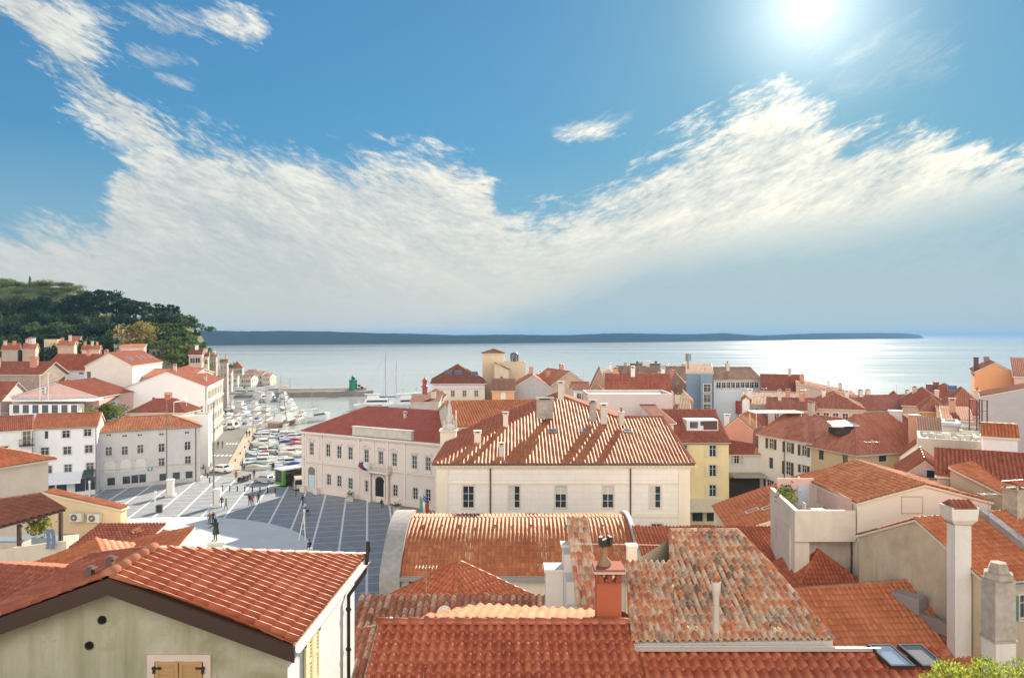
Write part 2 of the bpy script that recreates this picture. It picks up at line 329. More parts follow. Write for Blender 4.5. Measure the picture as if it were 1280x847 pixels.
# ------------------------------------------------------------------ houses
class House:
    def __init__(s, name, label, cat, p0, p1, depth, z0, ze, roof='gx', rise=2.0, wall=None, tile='red', ov=.35, group=None, det=1, pitch=None, wthick=.15, style='coppi', fascia=None, eave_ext=0.0, gbox=True):
        s.p0 = Vector((p0[0], p0[1], 0)); s.p1 = Vector((p1[0], p1[1], 0)); d = (s.p1-s.p0); s.L = d.length; s.d = d/s.L
        s.n = Vector((s.d.y, -s.d.x, 0)); s.inn = -s.n; s.depth = depth; s.z0, s.ze = z0, ze; s.det = det
        A, B = s.p0, s.p1; Cc = B+s.inn*depth; D = A+s.inn*depth; s.cor = [A, B, Cc, D]
        s.faces = {'front': (A, B), 'right': (B, Cc), 'back': (Cc, D), 'left': (D, A)}
        s.op = {k: [] for k in s.faces}; s.wins = []
        c = (A+Cc)/2; s.root = empty(name, (c.x, c.y, z0)); tag(s.root, label, cat, group)
        s.wall = wall or plaster((.66, .63, .58)); s.tile = tile; s.roof = roof; s.rise = rise; s.ov = ov; s.style = style
        s.pitch = pitch or (.25 if det >= 1 else .5); s.fascia = fascia or CREAMF; s.angle = math.atan2(s.d.y, s.d.x)
        s.extra = MB(); s.extram = [STONEW]
    def P(s, face, u, z, out=0.0):
        a, b = s.faces[face]; d = (b-a).normalized(); nn = Vector((d.y, -d.x, 0)); q = a+d*u+nn*out; return Vector((q.x, q.y, z))
    def flen(s, face): a, b = s.faces[face]; return (b-a).length
    def fang(s, face): a, b = s.faces[face]; d = b-a; return math.atan2(d.y, d.x)
    def at_px(s, face, px, py):
        a, b = s.faces[face]; t = line_hit(a, b, px); Y = a.y+(b.y-a.y)*t; return t*(b-a).length, CZ-(py-H0)*Y/F
    def win(s, face, u, z, w=.9, h=1.5, style='sash', label=None, name='window'):
        L = s.flen(face)
        if u-w/2 < .05 or u+w/2 > L-.05 or z+h/2 > s.ze-.03: return None
        s.op[face].append((u, z, w, h)); s.wins.append((face, u, z, w, h, style, label, name))
    def wpx(s, face, pts, w=.9, h=1.5, style='sash', **k):
        for p in pts:
            u, z = s.at_px(face, p[0], p[1]); s.win(face, u, z, w, h, p[2] if len(p) > 2 else style, **k)
    def grid(s, face, n, rows, w=.8, h=1.35, style='sash', m=1.2, skip=()):
        L = s.flen(face)
        for i in range(n):
            for j, zz in enumerate(rows):
                if (i, j) in skip: continue
                s.win(face, m+(L-2*m)*((i+.5)/n), s.ze+zz, w, h, style[(i+j) % len(style)] if isinstance(style, (list, tuple)) else style)
    def part(s, name, mb, mats, label=None):
        o = mb.build(name, mats, s.root, origin=wl(s.root))
        if label: o['label'] = label
        return o
    def finish(s, wallname='wall'):
        mb = MB(); z0, z1 = s.z0-1.0, s.ze
        for face, (a, b) in s.faces.items():
            d = (b-a).normalized(); L = (b-a).length; nn = Vector((d.y, -d.x, 0)); ops = s.op[face]
            us = sorted({0.0, L}|{round(x, 4) for (u, z, w, h) in ops for x in (u-w/2, u+w/2)})
            zs = sorted({z0, z1}|{round(x, 4) for (u, z, w, h) in ops for x in (z-h/2, z+h/2)})
            def pt(u, z, i=0.0): q = a+d*u-nn*i; return (q.x, q.y, z)
            for i in range(len(us)-1):
                for j in range(len(zs)-1):
                    uc, zc = (us[i]+us[i+1])/2, (zs[j]+zs[j+1])/2
                    if any(abs(uc-u) < w/2 and abs(zc-z) < h/2 for (u, z, w, h) in ops): continue
                    mb.poly([pt(us[i], zs[j]), pt(us[i+1], zs[j]), pt(us[i+1], zs[j+1]), pt(us[i], zs[j+1])])
            for (u, z, w, h) in ops:
                q = [(u-w/2, z-h/2), (u+w/2, z-h/2), (u+w/2, z+h/2), (u-w/2, z+h/2)]
                for k in range(4):
                    e, g = q[k], q[(k+1) % 4]
                    mb.poly([pt(*e), pt(*e, .2), pt(*g, .2), pt(*g)])
        A, B, Cc, D = s.cor; up = lambda q, z: Vector((q.x, q.y, z)); rm = MB(); ze = s.ze; r = s.rise; o = s.ov
        planes = []; caps = []
        if s.roof in ('gx', 'hip', 'gy', 'pyr', 'shed', 'shedr', 'shedl'):
            if s.roof == 'gx':
                k = r/(s.depth/2); zo = ze-k*o
                a, b = A-s.d*o+s.n*o, B+s.d*o+s.n*o; c, d_ = Cc+s.d*o-s.n*o, D-s.d*o-s.n*o
                m0, m1 = (A+D)/2-s.d*o, (B+Cc)/2+s.d*o
                planes = [[up(a, zo), up(b, zo), up(m1, ze+r), up(m0, ze+r)], [up(c, zo), up(d_, zo), up(m0, ze+r), up(m1, ze+r)]]
                caps = [(up(m0, ze+r), up(m1, ze+r))]
                mb.poly([up(B, ze), up(Cc, ze), up((B+Cc)/2, ze+r)]); mb.poly([up(D, ze), up(A, ze), up((A+D)/2, ze+r)])
            elif s.roof == 'gy':
                k = r/(s.L/2); zo = ze-k*o
                a, b = A-s.d*o+s.n*o, B+s.d*o+s.n*o; c, d_ = Cc+s.d*o-s.n*o, D-s.d*o-s.n*o
                m0, m1 = (A+B)/2+s.n*o, (Cc+D)/2-s.n*o
                planes = [[up(b, zo), up(c, zo), up(m1, ze+r), up(m0, ze+r)], [up(d_, zo), up(a, zo), up(m0, ze+r), up(m1, ze+r)]]
                caps = [(up(m0, ze+r), up(m1, ze+r))]
                mb.poly([up(A, ze), up(B, ze), up((A+B)/2, ze+r)]); mb.poly([up(Cc, ze), up(D, ze), up((Cc+D)/2, ze+r)])
            elif s.roof in ('hip', 'pyr'):
                a, b = A-s.d*o+s.n*o, B+s.d*o+s.n*o; c, d_ = Cc+s.d*o-s.n*o, D-s.d*o-s.n*o; LL, DD = s.L+2*o, s.depth+2*o
                if LL >= DD: m0 = (a+d_)/2+s.d*(DD/2*.98); m1 = (b+c)/2-s.d*(DD/2*.98)
                else: m0 = (a+b)/2+s.inn*(LL/2*.98); m1 = (c+d_)/2-s.inn*(LL/2*.98)
                k = r/(min(LL, DD)/2-o); zo = ze-k*o; M0, M1 = up(m0, ze+r), up(m1, ze+r); a, b, c, d_ = (up(q, zo) for q in (a, b, c, d_))
                if LL >= DD: planes = [[a, b, M1, M0], [b, c, M1], [c, d_, M0, M1], [d_, a, M0]]; caps = [(a, M0), (d_, M0), (M0, M1), (b, M1), (c, M1)]
                else: planes = [[a, b, M0], [b, c, M1, M0], [c, d_, M1], [d_, a, M0, M1]]; caps = [(a, M0), (b, M0), (M0, M1), (c, M1), (d_, M1)]
            elif s.roof == 'shed':
                k = r/s.depth; zo = ze-k*o; a, b = A-s.d*o+s.n*o, B+s.d*o+s.n*o; c, d_ = Cc+s.d*o-s.n*o*.3, D-s.d*o-s.n*o*.3
                planes = [[up(a, zo), up(b, zo), up(c, ze+r+k*o*.3), up(d_, ze+r+k*o*.3)]]
                mb.poly([up(B, ze), up(Cc, ze), up(Cc, ze+r)]); mb.poly([up(D, ze), up(A, ze), up(D, ze+r)]); mb.poly([up(Cc, ze), up(D, ze), up(D, ze+r), up(Cc, ze+r)])
            elif s.roof == 'shedr':   # high on the right
                k = r/s.L; zo = ze-k*o; a, d_ = A-s.d*o+s.n*o, D-s.d*o-s.n*o; b, c = B+s.d*o*.3+s.n*o, Cc+s.d*o*.3-s.n*o
                planes = [[up(a, zo), up(b, ze+r+k*o*.3), up(c, ze+r+k*o*.3), up(d_, zo)]]
                mb.poly([up(A, ze), up(B, ze), up(B, ze+r)]); mb.poly([up(Cc, ze), up(D, ze), up(Cc, ze+r)]); mb.poly([up(B, ze), up(Cc, ze), up(Cc, ze+r), up(B, ze+r)])
            elif s.roof == 'shedl':   # high on the left
                k = r/s.L; zo = ze-k*o; a, d_ = A-s.d*o*.3+s.n*o, D-s.d*o*.3-s.n*o; b, c = B+s.d*o+s.n*o, Cc+s.d*o-s.n*o
                planes = [[up(a, ze+r+k*o*.3), up(b, zo), up(c, zo), up(d_, ze+r+k*o*.3)]]
                mb.poly([up(A, ze), up(B, ze), up(A, ze+r)]); mb.poly([up(Cc, ze), up(D, ze), up(D, ze+r)]); mb.poly([up(D, ze), up(A, ze), up(A, ze+r), up(D, ze+r)])
        elif s.roof:
            pr = .5 if s.roof == 'flat' else r
            t = .25; q = [(p.x, p.y) for p in s.cor]
            rm.prism(q, ze-.02, ze+.06, 1)
            for e in range(4):
                a, b = s.cor[e], s.cor[(e+1) % 4]; d = (b-a).normalized(); nn = Vector((d.y, -d.x, 0)); m_ = (a+b)/2-nn*(t/2-.02)
                mb.box((m_.x, m_.y, ze+pr/2-.01), ((b-a).length-(.5 if e % 2 else -.04), t, pr), math.atan2(d.y, d.x))
        s.planes = planes
        s.body = mb.build(wallname, [s.wall], s.root, origin=wl(s.root))
        near = s.det
        for pl in planes:
            rm.sheet([q-Vector((0, 0, .012)) for q in pl], .14, 1)
            if near >= 2: tile_plane(rm, pl, s.pitch, .36, .33*s.pitch, .03, 8, 0, s.style)
            elif near == 1: tile_plane(rm, pl, s.pitch, .8, .28*s.pitch, .008, 5, 0, s.style)
            else: tile_plane(rm, pl, .6, 2.5, .07, .0, 3, 0, 'wave')
        if near >= 1:
            for p, q in caps: cap_run(rm, p, q, .13 if near == 1 else .12, .45 if near == 2 else 1.2)
        if rm.v: s.roofo = rm.build('roof', [tiles(s.tile) if planes else plaster((.5, .47, .44), .5), s.fascia], s.root, origin=wl(s.root))
        for (face, u, z, w, h, style, label, name) in s.wins:
            me, shm = win_mesh(w, h, style); q = s.P(face, u, z)-wl(s.root)
            ob = bpy.data.objects.new(name, me); C.objects.link(ob); ob.parent = s.root; ob.location = q; ob.rotation_euler = (0, 0, s.fang(face))
            if label: ob['label'] = label
            for sm_ in shm: sb = bpy.data.objects.new('shutter', sm_); C.objects.link(sb); sb.parent = ob
        if s.extra.v: s.part('trim', s.extra, s.extram)
        return s
    def roof_z(s, x, y):
        best = None
        for pl in s.planes:
            p = [Vector(q) for q in pl]; n = (p[1]-p[0]).cross(p[2]-p[0]).normalized()
            if abs(n.z) < .05: continue
            z = p[0].z-(n.x*(x-p[0].x)+n.y*(y-p[0].y))/n.z
            best = z if best is None else min(best, z)
        return best if best is not None else s.ze
    def chimney(s, x, y, w=.6, d=.5, h=1.4, mat=None, cap='tile', z=None, rz=None, name='chimney'):
        z = s.roof_z(x, y) if z is None else z; rz = s.angle if rz is None else rz; mb = MB(); mat = mat or plaster((.55, .50, .44), .6)
        mb.box((x, y, z-.4+(h+.4)/2), (w, d, h+.4), rz); zt = z+h
        mb.box((x, y, zt+.05), (w+.14, d+.14, .1), rz)
        if cap == 'tile':
            ca, sa = math.cos(rz), math.sin(rz)
            for ex in (-1, 1):
                for ey in (-1, 1): mb.box((x+ca*ex*(w/2-.07)-sa*ey*(d/2-.07), y+sa*ex*(w/2-.07)+ca*ey*(d/2-.07), zt+.22), (.12, .12, .26), rz)
            k = max(2, int(w/.22)); u = Vector((ca, sa, 0)); v = Vector((-sa, ca, 0)); c = Vector((x, y, zt+.36))
            mb.box((x, y, zt+.36), (w+.16, d+.16, .05), rz)
            for i in range(k):
                q = c+u*(-w/2+(i+.5)*w/k)
                for e in (-1, 1): mb.tube(q+v*.02*e+Vector((0, 0, .17)), q+v*e*(d/2+.12)+Vector((0, 0, .02)), .09, .1, 6, 1, R.random())
        elif cap == 'slab': mb.box((x, y, zt+.3), (w+.2, d+.2, .07), rz); mb.box((x, y, zt+.18), (w*.6, d*.6, .2), rz, 2)
        elif cap == 'pot': mb.lathe((x, y, zt+.1), [(.13, 0), (.1, .35), (.14, .38), (.14, .45), (.1, .46)], 8, 1)
        elif cap == 'open': mb.box((x, y, zt+.105), (w*.6, d*.6, .02), rz, 2)
        return s.part(name, mb, [mat, tiles('red'), DARKM])
    def skylight(s, x, y, w=.8, h=1.1, plane=0, openg=False):
        pl = [Vector(q) for q in s.planes[plane]]; n = (pl[1]-pl[0]).cross(pl[2]-pl[0]).normalized(); n = n if n.z > 0 else -n
        v = (Vector((0, 0, 1))-n*n.z).normalized(); u = v.cross(n); z = pl[0].z-(n.x*(x-pl[0].x)+n.y*(y-pl[0].y))/n.z; c = Vector((x, y, z))
        mb = MB()
        def bx(cu, cv, cn, su, sv, sn, mi):
            vs = [c+u*(cu+a*su/2)+v*(cv+b*sv/2)+n*(cn+e*sn/2) for e in (-1, 1) for a, b in ((-1, -1), (1, -1), (1, 1), (-1, 1))]
            mb.add(vs, [(0, 3, 2, 1), (4, 5, 6, 7), (0, 1, 5, 4), (1, 2, 6, 5), (2, 3, 7, 6), (3, 0, 4, 7)], mi)
        f = .08
        bx(0, h/2, .1, w+f, f, .12, 0); bx(0, -h/2, .1, w+f, f, .12, 0); bx(-w/2, 0, .1, f, h-f, .12, 0); bx(w/2, 0, .1, f, h-f, .12, 0); bx(0, 0, .09, w-f, h-f, .03, 1)
        return s.part('skylight', mb, [ZINC, glass((.10, .16, .24), .04)])
    def pipe(s, face, u, z0=None, z1=None, mat=None, r=.06):
        mb = MB(); z1 = (s.ze-.1) if z1 is None else z1; z0 = s.z0 if z0 is None else z0
        mb.tube(s.P(face, u, z0, .1), s.P(face, u, z1, .1), r, r, 8)
        for k in range(int((z1-z0)/2)): mb.box(s.P(face, u, z0+1+2*k, .06), (.16, .1, .05), s.fang(face))
        return s.part('downspout', mb, [mat or flat('brown_pipe', (.10, .06, .05), .5)])
    def gutter(s, face='front', mat=None):
        L = s.flen(face); mb = MB(); o = s.ov+.06; zz = s.planes[0][0].z-.06 if s.planes else s.ze
        a = s.P(face, -s.ov, zz, o); b = s.P(face, L+s.ov, zz, o); d = (b-a).normalized(); nn = Vector((d.y, -d.x, 0)); n = 6; vs = []
        for c in (a, b):
            for j in range(n+1): t = math.pi*j/n; vs.append(c+nn*math.cos(t)*.075+Vector((0, 0, -math.sin(t)*.075)))
        mb.add(vs, [(j, j+1, n+2+j, n+1+j) for j in range(n)], 0, .5, True)
        return s.part('gutter', mb, [mat or flat('brown_pipe', (.10, .06, .05), .5)])
    def antenna(s, x, y, h=2.0, z=None):
        z = s.roof_z(x, y) if z is None else z; mb = MB(); mb.tube((x, y, z-.1), (x, y, z+h), .02, .02, 5)
        mb.tube((x-.5, y, z+h*.92), (x+.5, y, z+h*.92), .012, .012, 4)
        for k in range(7): xx = x-.5+k/6; mb.tube((xx, y-.25, z+h*.92), (xx, y+.25, z+h*.92), .009, .009, 4)
        return s.part('antenna', mb, [GREYM])
    def ac(s, face, u, z, label=None):
        mb = MB(); c = s.P(face, u, z, .28); a = s.fang(face); mb.box(c, (.95, .34, .65), a, 0); d = Vector((math.cos(a), math.sin(a), 0)); nn = Vector((d.y, -d.x, 0))
        q = c-d*.12+nn*.175; mb.tube(q, q+nn*.012, .26, .26, 14, 1); mb.tube(q+nn*.012, q+nn*.02, .09, .09, 10, 0)
        for rr in (.15, .21):
            for k in range(12): t0, t1 = 2*math.pi*k/12, 2*math.pi*(k+1)/12; mb.tube(q+nn*.018+d*math.cos(t0)*rr+Vector((0, 0, math.sin(t0)*rr)), q+nn*.018+d*math.cos(t1)*rr+Vector((0, 0, math.sin(t1)*rr)), .008, .008, 4, 0)
        for e in (-1, 1): mb.box(c+d*e*.35-nn*.08-Vector((0, 0, .36)), (.05, .5, .05), a, 2)
        return s.part('air_conditioner', mb, [WHITE, DARKM, GREYM], label)
    def dish(s, p, face_dir=(.2, 1, .5), r=.4):
        mb = MB(); c = Vector(p); d = Vector(face_dir).normalized(); a = d.orthogonal().normalized(); b = d.cross(a); n = 14; vs = []
        for rr, off in ((0.02, 0), (r*.5, .04), (r*.85, .12), (r, .17)):
            for k in range(n): t = 2*math.pi*k/n; vs.append(c+a*math.cos(t)*rr+b*math.sin(t)*rr+d*off)
        fs = [(i*n+k, i*n+(k+1) % n, (i+1)*n+(k+1) % n, (i+1)*n+k) for i in range(3) for k in range(n)]
        mb.add(vs, fs, 0, .5, True); mb.tube(c, c+d*.45, .012, .012, 5, 1); mb.tube(c, c-Vector((0, 0, .6)), .02, .02, 5, 1)
        return s.part('satellite_dish', mb, [WHITE, GREYM])
    def railing(s, pts, h=1.0, mat=None, gap=.25):
        mb = MB()
        for a, b in zip(pts[:-1], pts[1:]):
            a, b = Vector(a), Vector(b); k = max(1, int((b-a).length/gap)); mb.tube(a+Vector((0, 0, h)), b+Vector((0, 0, h)), .025, .025, 5); mb.tube(a+Vector((0, 0, .1)), b+Vector((0, 0, .1)), .015, .015, 5)
            for i in range(k+1): q = a+(b-a)*i/k; mb.tube(q, q+Vector((0, 0, h)), .012, .012, 4)
        return s.part('railing', mb, [mat or WHITE])
def px_house(name, label, L, Rr, Z, depth, z0=0.0, cat='house', Y=None, **k):
    """front eave ends measured in the photograph: (px, py) at height Z, or at distance Y"""
    if Y is None: a, b = Gp(L[0], L[1], Z), Gp(Rr[0], Rr[1], Z)
    else:
        Ya, Yb = (Y, Y) if not isinstance(Y, tuple) else Y; a, b = Wp(L[0], L[1], Ya), Wp(Rr[0], Rr[1], Yb); Z = (a.z+b.z)/2
    return House(name, label, cat, a, b, depth, z0, Z, **k)
# ------------------------------------------------------------------ camera, sun, sky
SC = bpy.context.scene
cam = bpy.data.cameras.new('camera'); camo = bpy.data.objects.new('camera', cam); C.objects.link(camo)
camo.location = (0, 0, CZ); camo.rotation_euler = (math.radians(90), 0, 0); cam.sensor_width = 36; cam.lens = F/1280*36; cam.shift_y = -5.5/1280; cam.clip_start = .1; cam.clip_end = 60000
SC.camera = camo
SUN_D = Vector(((1012-CX)/F, 1.0, (H0-6)/F)).normalized()
SEL = math.asin(SUN_D.z); SAZ = math.atan2(SUN_D.x, SUN_D.y)
sl = bpy.data.lights.new('sun', 'SUN'); sl.energy = 5.0; sl.angle = math.radians(.53); sl.color = (1.0, .87, .68)
so = bpy.data.objects.new('sun', sl); C.objects.link(so); so.rotation_euler = SUN_D.to_track_quat('Z', 'Y').to_euler(); so.location = SUN_D*500
SC.view_settings.view_transform = 'Standard'; SC.view_settings.look = 'None'; SC.view_settings.gamma = 1; SC.view_settings.use_curve_mapping = False
EXPO = 1.25
SC.view_settings.exposure = EXPO
wd = bpy.data.worlds.new('World'); SC.world = wd; wd.use_nodes = True; nt = wd.node_tree; nt.nodes.clear()
def back_m(nt, y): return mth(nt, 'LESS_THAN', y, 0.0)
def build_sky():
    out = N(nt, 'ShaderNodeOutputWorld'); tc = N(nt, 'ShaderNodeTexCoord').outputs['Generated']
    nrm = N(nt, 'ShaderNodeVectorMath', operation='NORMALIZE'); nt.links.new(tc, nrm.inputs[0])
    sp = N(nt, 'ShaderNodeSeparateXYZ'); nt.links.new(nrm.outputs[0], sp.inputs[0]); x, y, z = sp.outputs
    sky = N(nt, 'ShaderNodeTexSky', sky_type='NISHITA'); sky.sun_disc = False; sky.sun_elevation = SEL; sky.sun_rotation = SAZ
    sky.air_density = 1.0; sky.dust_density = .25; sky.ozone_density = 2.0; sky.altitude = 0
    az = mth(nt, 'ARCTAN2', x, y)
    hor = mth(nt, 'SQRT', mth(nt, 'ADD', mth(nt, 'MULTIPLY', x, x), mth(nt, 'MULTIPLY', y, y)))
    E = mth(nt, 'DIVIDE', z, mth(nt, 'MAXIMUM', hor, .01))
    # cloud-sheet coordinates: the texture lies on a layer overhead, so it compresses towards the horizon
    zz = mth(nt, 'ADD', mth(nt, 'MAXIMUM', z, 0), .17)
    cb = N(nt, 'ShaderNodeCombineXYZ'); nt.links.new(mth(nt, 'DIVIDE', x, zz), cb.inputs[0]); nt.links.new(mth(nt, 'DIVIDE', y, zz), cb.inputs[1]); P = cb.outputs[0]
    nb = noise(nt, P, 1.1, 3, .55, .6); nm = noise(nt, mapping(nt, P, (1.0, 1.25, 1), (0, 0, .5)), 3.4, 9, .66, .5)
    nf = noise(nt, mapping(nt, P, (1, 1.3, 1), (0, 0, .6)), 17, 7, .62, .35)
    tilt = mth(nt, 'MULTIPLY', mth(nt, 'SQRT', mth(nt, 'ADD', mth(nt, 'MULTIPLY', az, az), .01)), -.42)
    cq = N(nt, 'ShaderNodeCombineXYZ'); nt.links.new(az, cq.inputs[0]); nt.links.new(mth(nt, 'MULTIPLY', mth(nt, 'ADD', E, tilt), 2.6), cq.inputs[1]); nt.links.new(mth(nt, 'MULTIPLY', back_m(nt, y), 3.0), cq.inputs[2]); Q = cq.outputs[0]
    nb = noise(nt, Q, 5.0, 3, .55, .5); nm = noise(nt, Q, 16, 8, .62, .5); nf = noise(nt, Q, 75, 6, .6, .4)
    n1 = mth(nt, 'ADD', mth(nt, 'MULTIPLY', mth(nt, 'SUBTRACT', nb, .5), .9), mth(nt, 'ADD', mth(nt, 'MULTIPLY', mth(nt, 'SUBTRACT', nm, .5), 1.25), mth(nt, 'MULTIPLY', mth(nt, 'SUBTRACT', nf, .5), .55)))
    A0, A1 = -.75, .75
    def crv(pts):
        fc = N(nt, 'ShaderNodeFloatCurve'); m = fc.mapping; c = m.curves[0]
        q = []
        for px, py in pts:
            t = (px-CX)/F; a = math.atan(t); e = (H0-py)/F*math.cos(a); q.append(((a-A0)/(A1-A0), e))
        q.sort(); c.points[0].location = q[0]; c.points[1].location = q[-1]
        for p in q[1:-1]: c.points.new(p[0], p[1])
        m.update(); t = mth(nt, 'DIVIDE', mth(nt, 'SUBTRACT', az, A0), A1-A0, clamp=True); nt.links.new(t, fc.inputs['Value']); return fc.outputs[0]
    top = crv([(-20, 262), (60, 258), (125, 250), (150, 188), (190, 150), (235, 160), (300, 172), (380, 172), (470, 172), (560, 172), (605, 200), (640, 250), (690, 246), (760, 215), (840, 165), (910, 125), (975, 92), (1020, 108), (1070, 150), (1130, 135), (1170, 160), (1290, 185)])
    d = mth(nt, 'SUBTRACT', top, E)
    main = mth(nt, 'DIVIDE', mth(nt, 'ADD', d, mth(nt, 'MULTIPLY', n1, .13)), .06, clamp=True)
    def sstep(v): return mth(nt, 'MULTIPLY', mth(nt, 'MULTIPLY', v, v), mth(nt, 'SUBTRACT', 3, mth(nt, 'MULTIPLY', v, 2)))
    main = sstep(main)
    # thinner sheet low on the right
    low = crv([(-20, 430), (300, 425), (560, 405), (700, 355), (800, 318), (900, 300), (1100, 265), (1290, 215)])
    thin = mth(nt, 'DIVIDE', mth(nt, 'ADD', mth(nt, 'SUBTRACT', low, E), mth(nt, 'ADD', .015, mth(nt, 'MULTIPLY', n1, .05))), .06, clamp=True)
    # streak climbing to the upper left
    ac = mth(nt, 'ADD', -.463, mth(nt, 'MULTIPLY', mth(nt, 'SUBTRACT', E, .24), -.93)); da = mth(nt, 'ABSOLUTE', mth(nt, 'SUBTRACT', az, ac))
    arm = mth(nt, 'DIVIDE', mth(nt, 'ADD', mth(nt, 'SUBTRACT', .050, da), mth(nt, 'MULTIPLY', n1, .13)), .035, clamp=True)
    arm = mth(nt, 'MULTIPLY', arm, mth(nt, 'DIVIDE', mth(nt, 'SUBTRACT', E, .20), .04, clamp=True))
    def patch(px, py, rx, ry, gain):
        t = (px-CX)/F; a = math.atan(t); e = (H0-py)/F*math.cos(a)
        u = mth(nt, 'DIVIDE', mth(nt, 'SUBTRACT', az, a), rx/F); w = mth(nt, 'DIVIDE', mth(nt, 'SUBTRACT', E, e), ry/F)
        r2 = mth(nt, 'ADD', mth(nt, 'MULTIPLY', u, u), mth(nt, 'MULTIPLY', w, w))
        return mth(nt, 'MULTIPLY', mth(nt, 'ADD', mth(nt, 'SUBTRACT', .62, r2), mth(nt, 'MULTIPLY', n1, 2.6)), gain, clamp=True)
    dens = mth(nt, 'MAXIMUM', main, arm)
    for q in ((735, 165, 62, 20, .75), (215, 25, 60, 22, .8), (290, 32, 50, 30, .85), (205, 70, 40, 20, .6), (225, 100, 30, 12, .5), (60, 15, 80, 26, .9), (770, 145, 40, 14, .3), (1100, 70, 110, 60, .12)): dens = mth(nt, 'MAXIMUM', dens, patch(*q))
    hz = mth(nt, 'DIVIDE', mth(nt, 'SUBTRACT', .055, E), .075, clamp=True)
    dens = mth(nt, 'MULTIPLY', dens, .93)
    dens = mth(nt, 'MULTIPLY', dens, mth(nt, 'SUBTRACT', 1, mth(nt, 'MULTIPLY', thin, .72)))
    hd = mth(nt, 'DIVIDE', mth(nt, 'SUBTRACT', E, .03), .15, clamp=True); dens = mth(nt, 'MULTIPLY', dens, mth(nt, 'ADD', .93, mth(nt, 'MULTIPLY', n1, mth(nt, 'MULTIPLY', hd, .75))), clamp=True)
    dt = N(nt, 'ShaderNodeVectorMath', operation='DOT_PRODUCT'); nt.links.new(nrm.outputs[0], dt.inputs[0]); dt.inputs[1].default_value = SUN_D
    cosa = dt.outputs['Value']; ang = mth(nt, 'ARCCOSINE', mth(nt, 'MINIMUM', cosa, 1.0))
    # extra-bright clouds added out of view behind the viewer to fill shaded facades
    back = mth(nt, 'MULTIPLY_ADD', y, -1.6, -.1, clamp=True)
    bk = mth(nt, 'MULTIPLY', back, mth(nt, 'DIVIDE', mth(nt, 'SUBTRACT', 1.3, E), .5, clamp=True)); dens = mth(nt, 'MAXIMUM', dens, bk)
    near = mth(nt, 'DIVIDE', mth(nt, 'SUBTRACT', .75, ang), .75, clamp=True)
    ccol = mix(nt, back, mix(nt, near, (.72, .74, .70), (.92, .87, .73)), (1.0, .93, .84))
    hi = mth(nt, 'DIVIDE', mth(nt, 'SUBTRACT', E, .02), .2, clamp=True); shade = mth(nt, 'ADD', mth(nt, 'ADD', 1.04, mth(nt, 'MULTIPLY', hi, .12)), mth(nt, 'MULTIPLY', mth(nt, 'ADD', n1, mth(nt, 'MULTIPLY', mth(nt, 'SUBTRACT', nf, .5), .5)), mth(nt, 'MULTIPLY', hi, .62)))
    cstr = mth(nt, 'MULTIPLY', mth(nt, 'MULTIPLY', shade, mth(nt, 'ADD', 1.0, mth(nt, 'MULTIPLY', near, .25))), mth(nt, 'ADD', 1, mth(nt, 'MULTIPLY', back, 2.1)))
    cstr = mth(nt, 'MULTIPLY', cstr, CLOUD)
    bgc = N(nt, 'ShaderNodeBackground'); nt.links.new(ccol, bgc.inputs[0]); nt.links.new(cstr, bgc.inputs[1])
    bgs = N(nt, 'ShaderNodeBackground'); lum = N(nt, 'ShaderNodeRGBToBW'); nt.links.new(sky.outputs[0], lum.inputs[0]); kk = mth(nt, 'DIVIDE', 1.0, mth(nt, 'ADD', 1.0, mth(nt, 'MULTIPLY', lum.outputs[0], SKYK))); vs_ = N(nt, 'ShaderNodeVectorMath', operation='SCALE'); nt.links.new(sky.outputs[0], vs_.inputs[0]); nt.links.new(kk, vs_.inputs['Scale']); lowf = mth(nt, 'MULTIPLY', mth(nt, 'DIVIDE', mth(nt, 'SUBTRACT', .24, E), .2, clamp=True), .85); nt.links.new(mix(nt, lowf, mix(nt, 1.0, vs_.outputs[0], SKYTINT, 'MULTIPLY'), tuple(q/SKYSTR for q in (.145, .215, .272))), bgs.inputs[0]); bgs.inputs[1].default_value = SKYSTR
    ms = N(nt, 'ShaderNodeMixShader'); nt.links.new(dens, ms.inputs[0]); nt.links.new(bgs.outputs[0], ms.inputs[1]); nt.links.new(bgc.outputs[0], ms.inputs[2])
    disc = mth(nt, 'MULTIPLY', mth(nt, 'DIVIDE', mth(nt, 'SUBTRACT', .023, ang), .012, clamp=True), 1.2)
    glow = mth(nt, 'MULTIPLY', mth(nt, 'POWER', mth(nt, 'DIVIDE', mth(nt, 'SUBTRACT', .20, ang), .20, clamp=True), 3.0), .42)
    glow2 = mth(nt, 'MULTIPLY', mth(nt, 'POWER', mth(nt, 'DIVIDE', mth(nt, 'SUBTRACT', .4, ang), .4, clamp=True), 2.5), .05)
    bgg = N(nt, 'ShaderNodeBackground'); bgg.inputs[0].default_value = (1, .96, .88, 1); nt.links.new(mth(nt, 'ADD', disc, mth(nt, 'ADD', glow, glow2)), bgg.inputs[1])
    ad = N(nt, 'ShaderNodeAddShader'); nt.links.new(ms.outputs[0], ad.inputs[0]); nt.links.new(bgg.outputs[0], ad.inputs[1]); nt.links.new(ad.outputs[0], out.inputs[0])
CLOUD = .35; SKYSTR = .070; SKYTINT = (.44, .90, 1.06); SKYK = .22
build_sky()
try:
    wd.cycles.sampling_method = 'MANUAL'; wd.cycles.sample_map_resolution = 1024
except Exception: pass
SC.cycles.max_bounces = 6; SC.cycles.diffuse_bounces = 3; SC.cycles.glossy_bounces = 3; SC.cycles.transmission_bounces = 3; SC.cycles.volume_bounces = 0
SC.cycles.sample_clamp_indirect = 4.0; SC.cycles.caustics_reflective = False; SC.cycles.caustics_refractive = False
